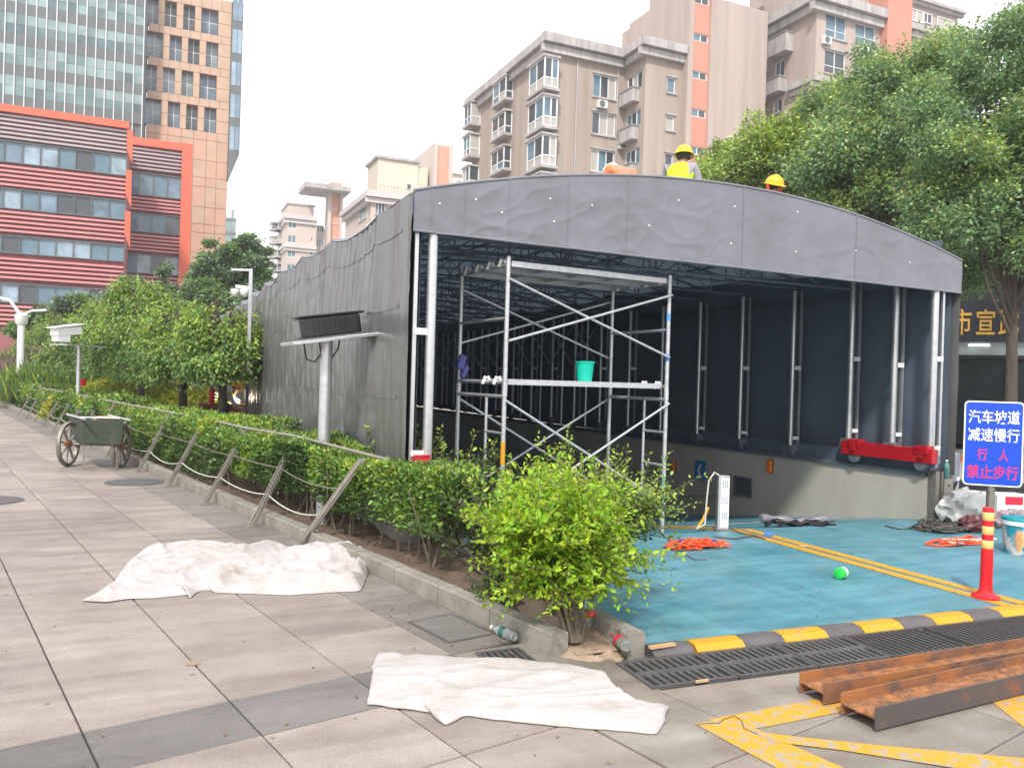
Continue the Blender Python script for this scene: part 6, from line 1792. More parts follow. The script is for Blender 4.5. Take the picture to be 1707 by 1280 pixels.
def deck(f0, f1, z):
    dk = thing
    ea = (FR_ - FL); 
    o = MB(); a0, a1 = FL + (BL - FL) * f0, FL + (BL - FL) * f1
    b0_, b1_ = FR_ + (BR - FR_) * f0, FR_ + (BR - FR_) * f1
    for e in (0, 1):
        p, q = (a0, b0_) if e == 0 else (a1, b1_)
        MB().bar(zz(p, z) + ea * .02, zz(q, z) - ea * .02, .03, .055).build('deck_beam', M['scaf'], sc)
    n = 6
    for i in range(n):
        f = (i + .5) / n; p, q = a0 + (a1 - a0) * f, b0_ + (b1_ - b0_) * f
        MB().bar(zz(p, z + .02) + ea * .02, zz(q, z + .02) - ea * .02, .052, .014).build('deck_slat', M['scaf'], sc)
    for f in (.02, .27, .5, .73, .98):
        MB().bar(zz(a0 + ea * f, z - .002), zz(a1 + ea * f, z - .002), .03, .022).build('deck_rib', M['scaf'], sc)
    for p in (a0, a1):
        for s_ in (0, 1):
            c = p + (BL - FL) * (.1 if p is a0 else -.1) + ea * (0 if s_ == 0 else 1)
            MB().tube([zz(c, z - .03) - ea * .02, zz(c, z + .045) - ea * .005, zz(c, z + .045) + ea * .012, zz(c, z - .02) + ea * .02], .017, 8).build('hook', M['white_band'], sc, smooth=True)
deck(.02, .46, 2.735); deck(.5, .96, 2.735); deck(.05, .48, 1.585)
for p, z0, z1, m in ((FL, .78, 1.0, 'yellow'), (FR_, 2.30, 2.38, 'blue_bit'), (FR_, 1.86, 1.94, 'blue_bit'), (FR_, .34, .62, 'green_tape')):
    if m == 'green_tape': M[m] = mat('green_paint', (.06, .24, .14), .6, col2=(.32, .36, .33), scale=22, cut=(.35, .55))
    if m == 'blue_bit': mm = mat('blue_tape', (.10, .30, .62), .6, var=.15)
    else: mm = M[m]
    MB().tube([zz(p, z0), zz(p, z1)], .0245, 10).build('paint_band', mm, sc, smooth=True)
gl = MB().obox(zz(BL, 1.78) + (.01, -.04, 0), (.035, 0, -.015), (0, .03, 0), (.02, 0, .075)).obox(zz(BL, 1.68) + (.045, -.05, 0), (.02, 0, -.02), (0, .025, 0), (.03, 0, .06))
tag(gl.build('work_glove', mat('violet_glove', (.12, .12, .38), .8, var=.2), None, bevel=.01), 'violet work glove stuck on the left scaffold leg', 'glove')
bk = FL + (FR_ - FL) * .55 + (BL - FL) * .25; bk[2] = 1.614
bkt = thing('bucket', 'teal plastic bucket standing on the scaffold platform', 'bucket', bk)
MB().lathe(bk, [(0, .0), (.078, .0), (.098, .19), (.106, .195), (.106, .21), (.098, .212), (.092, .20), (.075, .01), (0, .01)], 24).build('body', M['teal'], bkt, smooth=True)
MB().tube([bk + (.10 * math.cos(t), .10 * math.sin(t) * .3 - .05 * math.sin(t), .2 - .06 * math.sin(t)) for t in np.linspace(0, math.pi, 9)], .003, 5).build('handle', M['galv'], bkt, smooth=True)
# rope on the right front leg
MB().tube([zz(FR_, .42) + (-.01, -.04, 0), zz(FR_, .36) + (-.12, -.08, 0), zz(FR_, .46) + (-.26, -.1, 0), zz(FR_, .55) + (-.4, -.06, 0)], .006, 5)
tag(MB().tube([zz(FR_, .5) + (0, -.03, 0), zz(FR_, .38) + (-.08, -.06, 0), zz(FR_, .30) + (-.17, -.06, 0), zz(FR_, .44) + (-.30, -.05, 0), zz(FR_, .52) + (-.42, -.02, 0)], .007, 6).build('rope', M['cable_w'], None, smooth=True), 'pale rope tied to the right scaffold leg above the floor', 'rope')

# ================================================================== SIGN, BOLLARD, PAINT PAIL
sl_, sr_ = gd(1606, 740, 9.45), gd(1706, 741, 9.25); ex2 = sr_ - sl_; ex2[2] = 0; SWd = np.linalg.norm(ex2); ex2 /= SWd; nn2 = np.array([ex2[1], -ex2[0], 0])
zt_, zb_ = gd(1656, 669, 9.35)[2], gd(1656, 810, 9.35)[2]
sc_c = (sl_ + sr_) / 2; sc_c[2] = (zt_ + zb_) / 2
sg = thing('road_sign', 'blue ramp warning sign in Chinese on a steel post', 'sign', (*sc_c[:2], 0))
def rrect(w_, h_, r, n=6):
    pts = []
    for cx_, cy_, a0 in ((w_ / 2 - r, h_ / 2 - r, 0), (-w_ / 2 + r, h_ / 2 - r, 90), (-w_ / 2 + r, -h_ / 2 + r, 180), (w_ / 2 - r, -h_ / 2 + r, 270)):
        for k in range(n + 1):
            a = math.radians(a0 + 90 * k / n); pts.append((cx_ + r * math.cos(a), cy_ + r * math.sin(a)))
    return pts
def plate(name, w_, h_, r, d0, d1, m, par, c=sc_c, e=ex2, nn=nn2):
    pts = rrect(w_, h_, r); n = len(pts); vs = [c + e * x + np.array([0, 0, z]) + nn * d for d in (d0, d1) for x, z in pts]
    return MB().add(vs, [tuple(range(n))[::-1], tuple(range(n, 2 * n))] + [(i, (i + 1) % n, n + (i + 1) % n, n + i) for i in range(n)]).build(name, M[m], par)
Hs = zt_ - zb_
plate('border', SWd, Hs, .05, -.008, .004, 'sign_white', sg)
plate('face', SWd - .03, Hs - .03, .04, .004, .006, 'sign_blue', sg)
def srow(body, y, h, m, w_=None):
    z = gd(1656, y, 9.35)[2]; c = sc_c.copy(); c[2] = z; return text_mesh('lettering', body, c + nn2 * .008, ex2, (0, 0, 1), h, m, sg, .010, .001, fit=w_ * SWd)
srow('汽车坡道', 695, .165, 'sign_white', .86); srow('减速慢行', 725, .165, 'sign_white', .86); srow('行\u3000人', 758, .145, 'sign_red', .52); srow('禁止步行', 787, .165, 'sign_red', .86)
pz = sc_c - nn2 * .05; MB().tube([(pz[0], pz[1], 0), (pz[0], pz[1], zt_ - .1)], .045, 14).build('post', M['steel_old'], sg, smooth=True)
for z in (zt_ - .25, zb_ + .2): MB().obox(np.array([pz[0], pz[1], z]) + nn2 * .02, ex2 * .09, nn2 * .03, (0, 0, .015)).build('clamp', M['steel_old'], sg)

dl = gz(1643, 997); 
bo = thing('bollard', 'red flexible bollard with three yellow reflective bands', 'bollard', dl)
MB().lathe(dl, [(0, .006), (.10, .006), (.10, .022), (.085, .030), (.060, .046), (.050, .06)], 28).build('base', M['red_plastic'], bo, smooth=True)
pr_ = [(.050, .055), (.046, .10)]
for k in range(12): pr_ += [(.0455, .10 + .022 * k), (.0435, .111 + .022 * k)]
pr_ += [(.043, .38), (.040, .38), (.040, .70), (.036, .715), (0, .717)]
MB().lathe(dl, pr_, 24).build('tube', M['red_plastic'], bo, smooth=True)
for z in (.395, .505, .615): MB().lathe(dl, [(.0402, z), (.0418, z + .002), (.0418, z + .062), (.0402, z + .064)], 24).build('reflective_band', M['reflect'], bo, smooth=True)

pb = gz(1700, 922); 
pl_ = thing('paint_pail', 'white and teal paint pail cut off by the right edge behind the bollard', 'paint pail', pb)
MB().lathe(pb, [(0, 0), (.145, 0), (.165, .30), (.172, .30), (.172, .345), (.165, .345), (.165, .36), (0, .36)], 30).build('body', mat('pail_print', (.02, .25, .33), .4, col2=(.55, .50, .48), scale=5, cut=(.42, .5)), pl_, smooth=True)
MB().lathe(pb, [(.166, .29), (.176, .295), (.176, .335), (.166, .335)], 30).build('rim', M['white_paint'], pl_, smooth=True)
MB().lathe(pb, [(.172, .336), (.174, .35), (.168, .365), (0, .367)], 30).build('lid', M['teal_lid'] if 'teal_lid' in M else mat('teal_lid', (.0, .28, .33), .4), pl_, smooth=True)
for px, cm in ((1688, (.75, .25, .03)), (1676, (.30, .24, .30)), (1695, (.65, .42, .12))):
    v = gd(px, 898, 7.5) - pb; a = math.atan2(v[1], v[0]); m_ = MB(); z0 = .06 + .04 * rng.random()
    for i in range(7):
        aa = a + (i - 3) * .07; hh = .09 * math.sin(math.pi * (i + .6) / 7.2) + .02
        for z in (z0 + .08 - hh, z0 + .08 + hh): r = .1455 + .0667 * z + .0025; m_.v.append((pb[0] + r * math.cos(aa), pb[1] + r * math.sin(aa), z))
        if i: m_.f.append((2 * i - 2, 2 * i, 2 * i + 1, 2 * i - 1)); m_.m.append(0)
    m_.build('print_patch', mat('print_ink', cm, .45, var=.25, scale=18), pl_)
# ================================================================== SMALL THINGS
def coil(name, label, cat, c, rx, ry, n, m, r=.007, hz=.05, turns=9, group=None, wander=.05, tail=None):
    t = thing(name, label, cat, c, group) 
    for k in range(n):
        pts = []; ph = rng.uniform(0, 6.28); cx_, cy_ = c[0] + rng.normal(0, rx * .25), c[1] + rng.normal(0, ry * .25); s1 = rng.uniform(.5, 1.0)
        for i in range(turns * 3):
            a = ph + i * .7; q = s1 * (1 + .18 * math.sin(i * 1.3 + k))
            pts.append((cx_ + rx * q * math.cos(a), cy_ + ry * q * math.sin(a), c[2] + r + abs(rng.normal(0, hz)) * max(0, 1 - q * .6)))
        MB().tube(pts, r, 5).build('loop', m, t, smooth=True)
    if tail is not None:
        MB().tube([np.array(p) for p in tail], r, 5).build('loop', m, t, smooth=True)
    return t
cc_ = gz(1570, 882); 
coil('cable_heap', 'heap of tangled grey cables on the blue floor left of the sign', 'cable heap', cc_, .42, .24, 9, M['cable'], .009, .07, 9, tail=[gz(1475, 876, .01), gz(1500, 882, .01), gz(1525, 880, .012), gz(1550, 886, .03)])
cs = gz(1615, 905)
oc = coil('strap_heap', 'orange and white webbing straps strewn in front of the sign post', 'straps', cs, .36, .13, 4, M['strap'], .012, .03, 7)
for k in range(3):
    p = [cs + (rng.uniform(-.42, .42), rng.uniform(-.14, .12), .012 + rng.uniform(0, .03)) for _ in range(5)]
    MB().tube(p, .011, 5).build('loop', M['sleeve'] if k == 2 else M['cable_w'], oc, smooth=True)
# sack and plastic bundles
def lump(name, label, cat, c, r, m, amp=.3, sc=3.0, seed=0, fz=1.0, pts_dir=None):
    mb = MB(); nu, nv = 26, 16
    for i in range(nu):
        for k in range(nv + 1):
            a, b = 2 * math.pi * i / nu, math.pi * k / nv
            d = np.array([math.cos(a) * math.sin(b), math.sin(a) * math.sin(b), math.cos(b)])
            h = 1 + amp * mnoise.fractal(Vector(d * sc + np.array([seed, 0, 0])), 1, 2, 3)
            p = np.array(c) + d * np.array(r) * h + np.array([0, 0, r[2] * .9])
            if pts_dir is not None: p[:2] += np.array(pts_dir) * max(0, d[2]) ** 2
            p[2] = max(p[2], c[2] + .004); mb.v.append(tuple(p))
    for i in range(nu):
        for k in range(nv):
            a, b = i * (nv + 1) + k, ((i + 1) % nu) * (nv + 1) + k; mb.f.append((a, b, b + 1, a + 1)); mb.m.append(0)
    o = mb.build(name, m, None, smooth=True); return tag(o, label, cat)
s0 = gz(1612, 872)
sk = lump('woven_sack', 'half empty white woven sack with green print by the wall end', 'sack', s0, (.36, .22, .20), M['sack'], .42, 2.2, 2.0, pts_dir=(.02, .02))
smb = MB()
d_ = ray(1597, 845); 
for k in range(7):
    P = gd(1588 + 4 * k, 842 + 3 * (k % 3) + 2 * k, float((s0 - O0) @ _f) - .30)
lump('plastic_bundle', 'dark maroon plastic wrapped bundle behind the red bollard', 'bundle', gz(1622, 886), (.20, .13, .10), M['maroon'], .4, 3, 5)
lump('plastic_bag', 'crumpled pale pink plastic bag behind the bollard top', 'bag', gz(1662, 878), (.20, .15, .10), mat('pink_plastic', (.55, .42, .44), .35, col2=(.35, .20, .24), scale=9, bump=.5, bscale=20), .5, 4, 8)
lump('plastic_bag', 'greyish plastic bag by the paint pail', 'bag', gz(1690, 872), (.18, .14, .09), mat('grey_plastic', (.42, .38, .40), .35, col2=(.20, .17, .18), scale=9, bump=.5, bscale=20), .5, 4, 3)
# low boxes behind
for px0, px1, py0, py1, lab, m, sub in ((1613, 1647, 821, 848, 'long pale carton on the ground left of the sign post', 'white_paint', 'label_red'), (1662, 1715, 824, 852, 'long pale carton with a red label right of the sign post', 'white_paint', 'label_red')):
    Yc = 10.6; a, b = gd(px0, py1, Yc), gd(px1, py1, Yc); z0, z1 = gd(px0, py1, Yc)[2], gd(px0, py0, Yc)[2]
    e = b - a; e[2] = 0; c = (a + b) / 2; c[2] = (z1) / 2
    n_ = np.array([e[1], -e[0], 0]) / np.linalg.norm(e)
    t = MB().obox(c - n_ * .15, e / 2, n_ * .15, (0, 0, z1 / 2)).build('carton', M[m], None, bevel=.01); tag(t, lab, 'carton')
    f = (.25, .80) if px0 > 1650 else (.68, .9)
    MB().obox(a + e * (f[0] + f[1]) / 2 * 1.0 + n_ * .004 + np.array([0, 0, z1 * .75 - a[2]]), e * (f[1] - f[0]) / 2, n_ * .004, (0, 0, z1 * .17)).build('label_band', M[sub], t)
# dark stall frame behind the cartons
t = thing('trolley', 'low black flat trolley loaded behind the blue sign', 'trolley', gd(1660, 820, 11.5) * np.array([1, 1, 0]))
c = gd(1660, 818, 11.5); e = ex2; n_ = nn2
MB().obox([c[0], c[1], .30], e * .75, n_ * .3, (0, 0, .04)).build('deck', M['black'], t)
for s1 in (-.65, .65):
    for s2 in (-.22, .22):
        p = np.array([c[0], c[1], 0]) + e * s1 + n_ * s2
        MB().lathe(p + (0, 0, .09), [(0, -.02), (.08, -.02), (.09, 0), (.08, .02), (0, .02)], 14, n_).build('wheel', M['rubber'], t, smooth=True)
        MB().bar(p + (0, 0, .1), p + (0, 0, .27), .03, .03, (0, 1, 0)).build('fork', M['steel_dark'], t)
for k, (px, m) in enumerate(((1632, 'white_paint'), (1652, 'label_red'), (1676, 'red'), (1692, 'white_paint'))):
    p = gd(px, 812, 11.5); q = MB().obox([p[0], p[1], .34 + .07], e * .05, n_ * .07, (0, 0, .07)).build('packet', M[m], None, bevel=.006); tag(q, 'small ' + ('white', 'crimson', 'dark red', 'cream')[k] + ' packet on the black trolley behind the sign', 'packet')
# steel post pieces at the end of the right wall
we = thing('flood_gate_post', 'grey steel flood gate post and plate at the end of the ramp wall', 'gate post', (9.12, 7.1, 0))
MB().box((9.0, 7.05, 0), (9.07, 7.16, .62)).box((9.10, 7.05, 0), (9.14, 7.16, .62)).build('channel', M['steel_old'], we)
MB().box((9.17, 7.06, 0), (9.33, 7.14, .52)).build('plate', M['conc'], we)
for z in (.08, .44): MB().lathe((9.25, 7.055, z), [(0, .012), (.014, .012), (.016, 0)], 8, (0, -1, 0)).build('bolt', M['rust'], we)
a = gd(1572, 860, 10.4); bx = thing('speaker_box', 'black square box standing beside the gate post', 'box', (a[0], a[1], 0))
MB().box((a[0] - .12, a[1] - .1, 0), (a[0] + .13, a[1] + .15, .47)).build('case', M['black'], bx, bevel=.01)
MB().box((a[0] - .13, a[1] - .11, .47), (a[0] + .14, a[1] + .16, .49)).build('lid', M['steel_dark'], bx)
a = gd(1589, 800, 10.8); bp = thing('bollard_post', 'thick dark post with an orange reflector behind the gate post', 'post', (a[0], a[1], 0))
MB().lathe((a[0], a[1], 0), [(.07, 0), (.07, .80), (.06, .82), (0, .82)], 18).build('tube', M['steel_dark'], bp, smooth=True)
a = gd(1592, 775, 10.9); MB().box((a[0] + .02, a[1] - .09, .68), (a[0] + .06, a[1] - .07, .80)).build('reflector', M['orange_lamp'], bp)
for (p0, p1, lab) in (((1583, 862, 10.2), (1598, 795, 10.4), 'pale steel bar leaning near the black box, the upright one'), ((1592, 835, 10.0), (1612, 812, 10.2), 'pale steel bar lying at a slant against the sack')):
    A_, B_ = gd(*p0), gd(*p1); A_[2] = max(A_[2], .01); tag(MB().bar(A_, B_, .03, .02).build('steel_bar', M['white_paint'], None), lab, 'steel bar')

# bottles
def pet(name, label, c, ax, L, r, m, lab, cap, group=None):
    ax = unit(np.array(ax, float)); t = thing(name, label, 'bottle', c, group)
    MB().lathe(c, [(0, 0), (r * .8, 0), (r, L * .05), (r, L * .14), (r * .93, L * .17), (r, L * .20), (r, L * .30), (r * .95, L * .33), (r, L * .36), (r, L * .60), (r * .9, L * .70), (r * .42, L * .86), (r * .40, L * .93), (0, L * .93)], 18, ax).build('body', m, t, smooth=True)
    if lab: MB().lathe(c, [(r * 1.015, L * .37), (r * 1.015, L * .56)], 18, ax).build('label', lab, t, smooth=True)
    MB().lathe(c, [(r * .46, L * .92), (r * .48, L * .93), (r * .48, L), (0, L)], 14, ax).build('cap', cap, t, smooth=True)
    return t
a, b = gz(858, 1070), gz(818, 1053); pet('plastic_bottle', 'clear water bottle with a dark green label lying against the kerb', a + (0, 0, .033), b - a, .235, .032, M['bottle'], M['label_green'], M['white_paint'])
a, b = gz(1044, 1088, .03), gz(1010, 1056, .03); pet('plastic_bottle', 'clear bottle with red label and cap by the corner of the short kerb', a + (0, 0, .034), b - a, .24, .033, M['bottle'], M['label_red'], M['red_plastic'])
a = gz(981, 1050, .03); pet('plastic_bottle', 'clear bottle with red cap and label stuck upside down in the sand', a + (0, 0, .21), (.06, .05, -1), .22, .030, M['bottle'], M['label_red'], M['red_plastic'])
a, b = gz(1397, 966), gz(1420, 962); pet('plastic_bottle', 'bright green plastic bottle lying on the blue floor', a + (0, 0, .05), b - a + (0, .03, .0), .15, .048, M['bottle_green'], M['white_paint'], M['bottle_green'])
a = gx(1530, 790, 9.1); pet('plastic_bottle', 'clear bottle standing on top of the ramp wall end', (a[0], a[1], .62), (0, 0, 1), .22, .034, M['bottle'], None, M['white_paint'])
a = gd(1557, 800, 10.35); pet('plastic_bottle', 'teal tinted bottle standing on the gate post plate', (9.25, 7.1, .52), (0, 0, 1), .24, .036, mat('teal_bottle', (.12, .30, .28), .15), None, M['white_paint'])
# wood offcuts
tag(MB().bar(gz(1083, 1079, .05), gz(1124, 1073, .05), .03, .016).build('timber_offcut', M['wood'], None), 'thin timber offcut resting on the start of the hump', 'timber')
tag(MB().bar(gz(1160, 1136, .012), gz(1180, 1133, .012), .014, .012).build('timber_offcut', M['wood'], None), 'tiny timber chip at the lower edge of the cast grate', 'timber')
# LED post
lp = gz(1203, 882); ld = thing('display_post', 'white striped display post with printed marks at the top of the ramp', 'display post', lp)
hL = gd(1203, 792, float((lp - O0) @ _f))[2]
e3 = unit(np.array([_r0[0], _r0[1], 0])); n3 = np.array([e3[1], -e3[0], 0])
cL = lp + np.array([0, 0, hL / 2])
MB().obox(cL, e3 * .062, n3 * .05, (0, 0, hL / 2)).build('case', M['galv'], ld, bevel=.004)
MB().obox(cL + n3 * .052 + e3 * .012, e3 * .045, n3 * .002, (0, 0, hL / 2 - .03)).build('face', M['white_band'], ld)
mk = MB(); mkm = mat('print_blue', (.18, .21, .30), .5)
for g0 in (.80, .50, .22):
    for r_ in range(4):
        for c_ in range(3):
            if (g0 == .5 and (r_ + c_) % 3 == 1): continue
            mk.obox(lp + np.array([0, 0, hL * g0 + .022 * r_]) + n3 * .0555 + e3 * (-.012 + .024 * c_), e3 * .008, n3 * .0008, (0, 0, .006 if r_ % 2 else .009))
mk.build('printed_marks', mkm, ld, kind='stuff')
MB().obox(lp + (0, 0, .008), e3 * .085, n3 * .08, (0, 0, .008)).build('foot', M['steel_old'], ld)
wr = [lp + (0, 0, hL) - e3 * .05, lp + (0, 0, hL + .03) - e3 * .10, lp + (0, 0, hL - .06) - e3 * .16, lp + (0, 0, hL * .5) - e3 * .18, lp + (0, 0, .05) - e3 * .19, lp + (-.12, -.05, .015) - e3 * .22]
tag(MB().tube(wr, .009, 6).build('cable', M['cable_w'], None, smooth=True), 'pale cable hanging in a loop off the display post', 'cable')
pw = [gz(1172, 880, .02), gz(1177, 862, .10), gz(1182, 845, .2), gz(1187, 826, .32)]
tag(MB().tube([gz(1163, 879, .01), gd(1172, 866, 9.2), gd(1181, 845, 9.2)], .018, 7).build('wood_strut', M['yellow'], None, smooth=True), 'yellow stick propped against the display post', 'stick')
tag(MB().tube([gz(1215, 880, .012), gz(1235, 888, .012), gz(1258, 892, .014), gz(1275, 898, .012), gz(1255, 893, .012), gz(1225, 898, .012), gz(1190, 894, .012)], .007, 6).build('cable', M['cable'], None, smooth=True), 'thin cable trailing over the yellow line near the display post', 'cable')
a = gz(1281, 895); tag(MB().obox(a + (0, 0, .03), (.05, .02, 0), (-.015, .03, 0), (0, 0, .025)).build('plug', mat('plug_blue', (.08, .22, .50), .4), None, bevel=.008), 'blue cable plug on the yellow line', 'plug')
a = gz(1337, 912); tag(MB().lathe(a + (0, 0, .006), [(.02, 0), (.035, .006), (.03, .014), (.018, .01)], 10).obox(a + (.05, .01, .008), (.03, 0, 0), (0, .008, 0), (0, 0, .006)).build('cable_clip', M['wood'], None), 'small brass clip left on the yellow line', 'clip')
# orange webbing heap by the scaffold
ow_ = gz(1160, 913); oh = thing('strap_heap', 'orange webbing heap on the blue floor by the scaffold leg', 'straps', ow_)
for k in range(16):
    c_ = ow_ + np.array([rng.uniform(-.26, .20), rng.uniform(-.07, .10), .012]); a0 = rng.uniform(0, 6.28); m_ = MB(); pts = []
    for i in range(14):
        aa = a0 + i * .55 + rng.normal(0, .2); rr = rng.uniform(.05, .13)
        pts.append(c_ + np.array([rr * 1.5 * math.cos(aa), rr * .8 * math.sin(aa), abs(rng.normal(0, .022)) + .035 * max(0, 1 - abs(c_[0] - ow_[0] - .05) * 6)]))
    for p_, q_ in zip(pts[:-1], pts[1:]): m_.bar(p_, q_, .026, .004, (rng.normal(0, .3), rng.normal(0, .3), 1))
    m_.build('strap', M['strap'], oh)
for dx, dy in ((-.08, .12), (.22, 0)): MB().obox(ow_ + (dx, dy, .05), (.02, .01, 0), (-.01, .02, 0), (0, 0, .015)).build('buckle', M['blue_bit'], oh)
tag(MB().bar(gz(1136, 921, .01), gz(1160, 933, .01), .012, .008).bar(gz(1160, 933, .01), gz(1178, 932, .01), .012, .008).build('metal_rod', M['steel_dark'], None), 'bent thin metal rod on the blue floor under the orange straps', 'rod')
# rolled black tarp
ra, rb_ = gz(1268, 873), gz(1378, 873); d = rb_ - ra; rl_ = thing('tarp_roll', 'loosely rolled offcut of black and grey tarp at the foot of the ramp wall', 'tarp roll', (ra + rb_) / 2)
m_ = MB(); nn = 26
pts = [ra + d * t + np.array([0, .02 * math.sin(t * 9), .045 + .018 * math.sin(t * 6 + 1)]) for t in np.linspace(0, 1, nn)]
m_.tube(pts, [.035 + .025 * (.5 + .5 * math.sin(i * .9)) for i in range(nn)], 10).build('roll', M['tarp'], rl_, smooth=True)
m2 = MB(); pts = [ra + d * t + np.array([.05, -.10 + .03 * math.sin(t * 11), .03 + .014 * math.sin(t * 13)]) for t in np.linspace(-.08, .95, nn)]
m2.tube(pts, [.015 + .02 * (.5 + .5 * math.sin(i * 1.3 + 1)) for i in range(nn)], 8).build('roll', M['black'], rl_, smooth=True)
fl_ = sheet(14, 8, lambda u, v: tuple(ra + d * (.1 + .8 * u) + np.array([0, -.07 - .12 * v + .03 * math.sin(u * 14), .022 + .03 * (1 - v) + .02 * math.sin(u * 18 + v * 4)])))
fl_.build('flap', M['black'], rl_, smooth=True)

# things on the ramp wall
for k, (px, py) in enumerate(((1125, 778), (1286, 777))):
    P = gx(px, py, 9.0); t = thing('wall_reflector', ('orange wall reflector farther down the ramp, left of the arrow sign', 'orange wall reflector nearer the ramp mouth, right of the arrow sign')[k], 'reflector', P, 'orange reflectors on the ramp wall')
    MB().box((8.93, P[1] - .035, P[2] - .10), (8.99, P[1] + .035, P[2] + .10)).build('body', M['orange_lamp'], t, bevel=.006)
    MB().box((8.99, P[1] - .045, P[2] - .11), (8.999, P[1] + .045, P[2] + .11)).build('back_plate', M['black'], t)
FWl = Face('x', 8.995)
r_ = FWl.rect(1159, 768, 1176, 801)
t = thing('arrow_sign', 'blue chevron arrow sign on the ramp wall', 'sign', FWl.pt((r_[0] + r_[2]) / 2, r_[1]))
m_ = MB(); FWl.box(m_, r_[0], r_[1], r_[2], r_[3], 0, .012); m_.build('plate', mat('arrow_blue', (.02, .20, .50), .4), t)
uc, vc = (r_[0] + r_[2]) / 2, (r_[1] + r_[3]) / 2; hu, hv = (r_[2] - r_[0]), (r_[3] - r_[1])
m_ = MB(); 
for sgn in (1, -1):
    q = [(uc + hu * .22, vc), (uc + hu * .02, vc), (uc - hu * .22, vc + sgn * hv * .33), (uc - hu * .02, vc + sgn * hv * .33)]
    m_.add([FWl.pt(a_, b_, .016) for a_, b_ in q], [(0, 1, 2, 3)])
m_.build('chevron', M['sign_white'], t)
r_ = FWl.rect(1226, 797, 1253, 825)
t = thing('wall_vent', 'dark louvred vent low in the ramp wall', 'vent', FWl.pt((r_[0] + r_[2]) / 2, r_[1]))
m_ = MB(); FWl.box(m_, r_[0], r_[1], r_[2], r_[3], 0, .008); m_.build('back', M['pit_shade'], t)
for k in range(7):
    m_ = MB(); z = r_[1] + (r_[3] - r_[1]) * (k + .2) / 7; FWl.box(m_, r_[0] + .02, z, r_[2] - .02, z + .03, .008, .022); m_.build('slat', M['steel_dark'], t)
m_ = MB(); FWl.box(m_, r_[0] - .02, r_[1] - .02, r_[0] + .02, r_[3] + .02, 0, .026); FWl.box(m_, r_[2] - .02, r_[1] - .02, r_[2] + .02, r_[3] + .02, 0, .026); FWl.box(m_, r_[0], r_[3] - .01, r_[2], r_[3] + .02, 0, .024); FWl.box(m_, r_[0], r_[1] - .02, r_[2], r_[1] + .01, 0, .024)
m_.build('frame', M['steel_dark'], t)

# ---- cameras, lamps, posts in the garden
def onp(px, Y): p = gd(px, 700, Y); p[2] = 0; return p
# twin floodlight on a steel post before the tent wall
p = onp(535, 8.4); tf = thing('floodlight_post', 'steel post carrying two black floodlight boxes in front of the tent side', 'floodlight post', p)
zt_ = gd(537, 572, 8.4)[2]
e_ = unit(_r0 * .85 + np.array([_f[0], _f[1], 0]) * .48 + np.array([0, 0, .16])); n_ = unit(np.cross(e_, (0, 0, 1))); k_ = np.cross(n_, e_)
if n_ @ _r0 < 0: n_ = -n_
k_ = np.array(k_) * (1 if k_[2] > 0 else -1)
c0_ = gd(500, 549, 8.2)
pt_ = c0_ + e_ * .26 - k_ * .145; MB().tube([(pt_[0], pt_[1], 0), (pt_[0], pt_[1], pt_[2])], .062, 14).build('post', M['galv'], tf, smooth=True)
MB().obox(c0_ + e_ * .30 - k_ * .135, e_ * .45, n_ * .27, k_ * .018).build('tray', M['galv'], tf, bevel=.006)
for k in (-1, 1):
    c = c0_ + n_ * (.135 * k) - e_ * (.06 * k)
    bo_ = MB().obox(c + e_ * .30, e_ * .30, n_ * .11, k_ * .10).build('lamp_body', M['black'], tf, bevel=.02)
    MB().obox(c + e_ * .32 + k_ * .115, e_ * .33, n_ * .122, k_ * .010).build('visor', M['black'], bo_, bevel=.004)
    MB().obox(c - e_ * .004, e_ * .006, n_ * .092, k_ * .08).build('lens', mat('grey_lens', (.16, .17, .19), .22), bo_)
    for q in range(7): MB().obox(c + e_ * (.14 + .055 * q) + n_ * .112 * k, e_ * .009, n_ * .010, k_ * .08).build('fin', M['black'], bo_)
for k in range(2):
    x0 = c0_ + e_ * (.02 + .16 * k) - k_ * .15; MB().tube([x0, x0 + e_ * .03 + (0, 0, -.16 - .03 * k), x0 + e_ * .12 + (0, 0, -.2), x0 + e_ * .2 + (0, 0, -.1), x0 + e_ * .22 + (0, 0, .02)], .009, 6).build('cable', M['black'], tf, smooth=True)
# white camera housing on the left
Y = 20.0; p = onp(129, Y); cw = thing('camera_post', 'white camera housing on a grey post at the left of the garden', 'camera post', p)
zt_ = gd(129, 577, Y)[2]; MB().tube([p, p + (0, 0, zt_)], .05, 12).build('post', M['galv'], cw, smooth=True)
e_ = unit(np.array([*(gd(160, 566, Y + .8) - gd(92, 581, Y - .4))[:2], 0])); n_ = np.array([e_[1], -e_[0], 0]); pc_ = p + np.array([0, 0, zt_ + .012])
MB().obox(pc_, e_ * .62, n_ * .26, (0, 0, .014)).build('tray', M['galv'], cw)
hc = gd(110, 552, Y) ; hb = MB().obox(hc, e_ * .36 + (0, 0, .04), n_ * .13, (0, 0, .095)).build('housing', M['white_paint'], cw, bevel=.02)
MB().obox(hc + (0, 0, .13), e_ * .44 + (0, 0, .075), n_ * .16, (0, 0, .012)).build('sun_shield', M['white_paint'], hb)
MB().lathe(hc + e_ * .36 + (0, 0, .03), [(.0, .03), (.08, .03), (.10, .0)], 14, e_).build('lens', M['dark_glass'], hb, smooth=True)
MB().obox(hc - e_ * .14 + (0, 0, -.18), e_ * .19, n_ * .10, (0, 0, .09)).build('junction_box', M['white_paint'], cw, bevel=.01)
MB().tube([hc + e_ * .1 + (0, 0, -.07), hc + e_ * .1 + (0, 0, -.22)], .03, 8).build('bracket', M['white_paint'], cw, smooth=True)
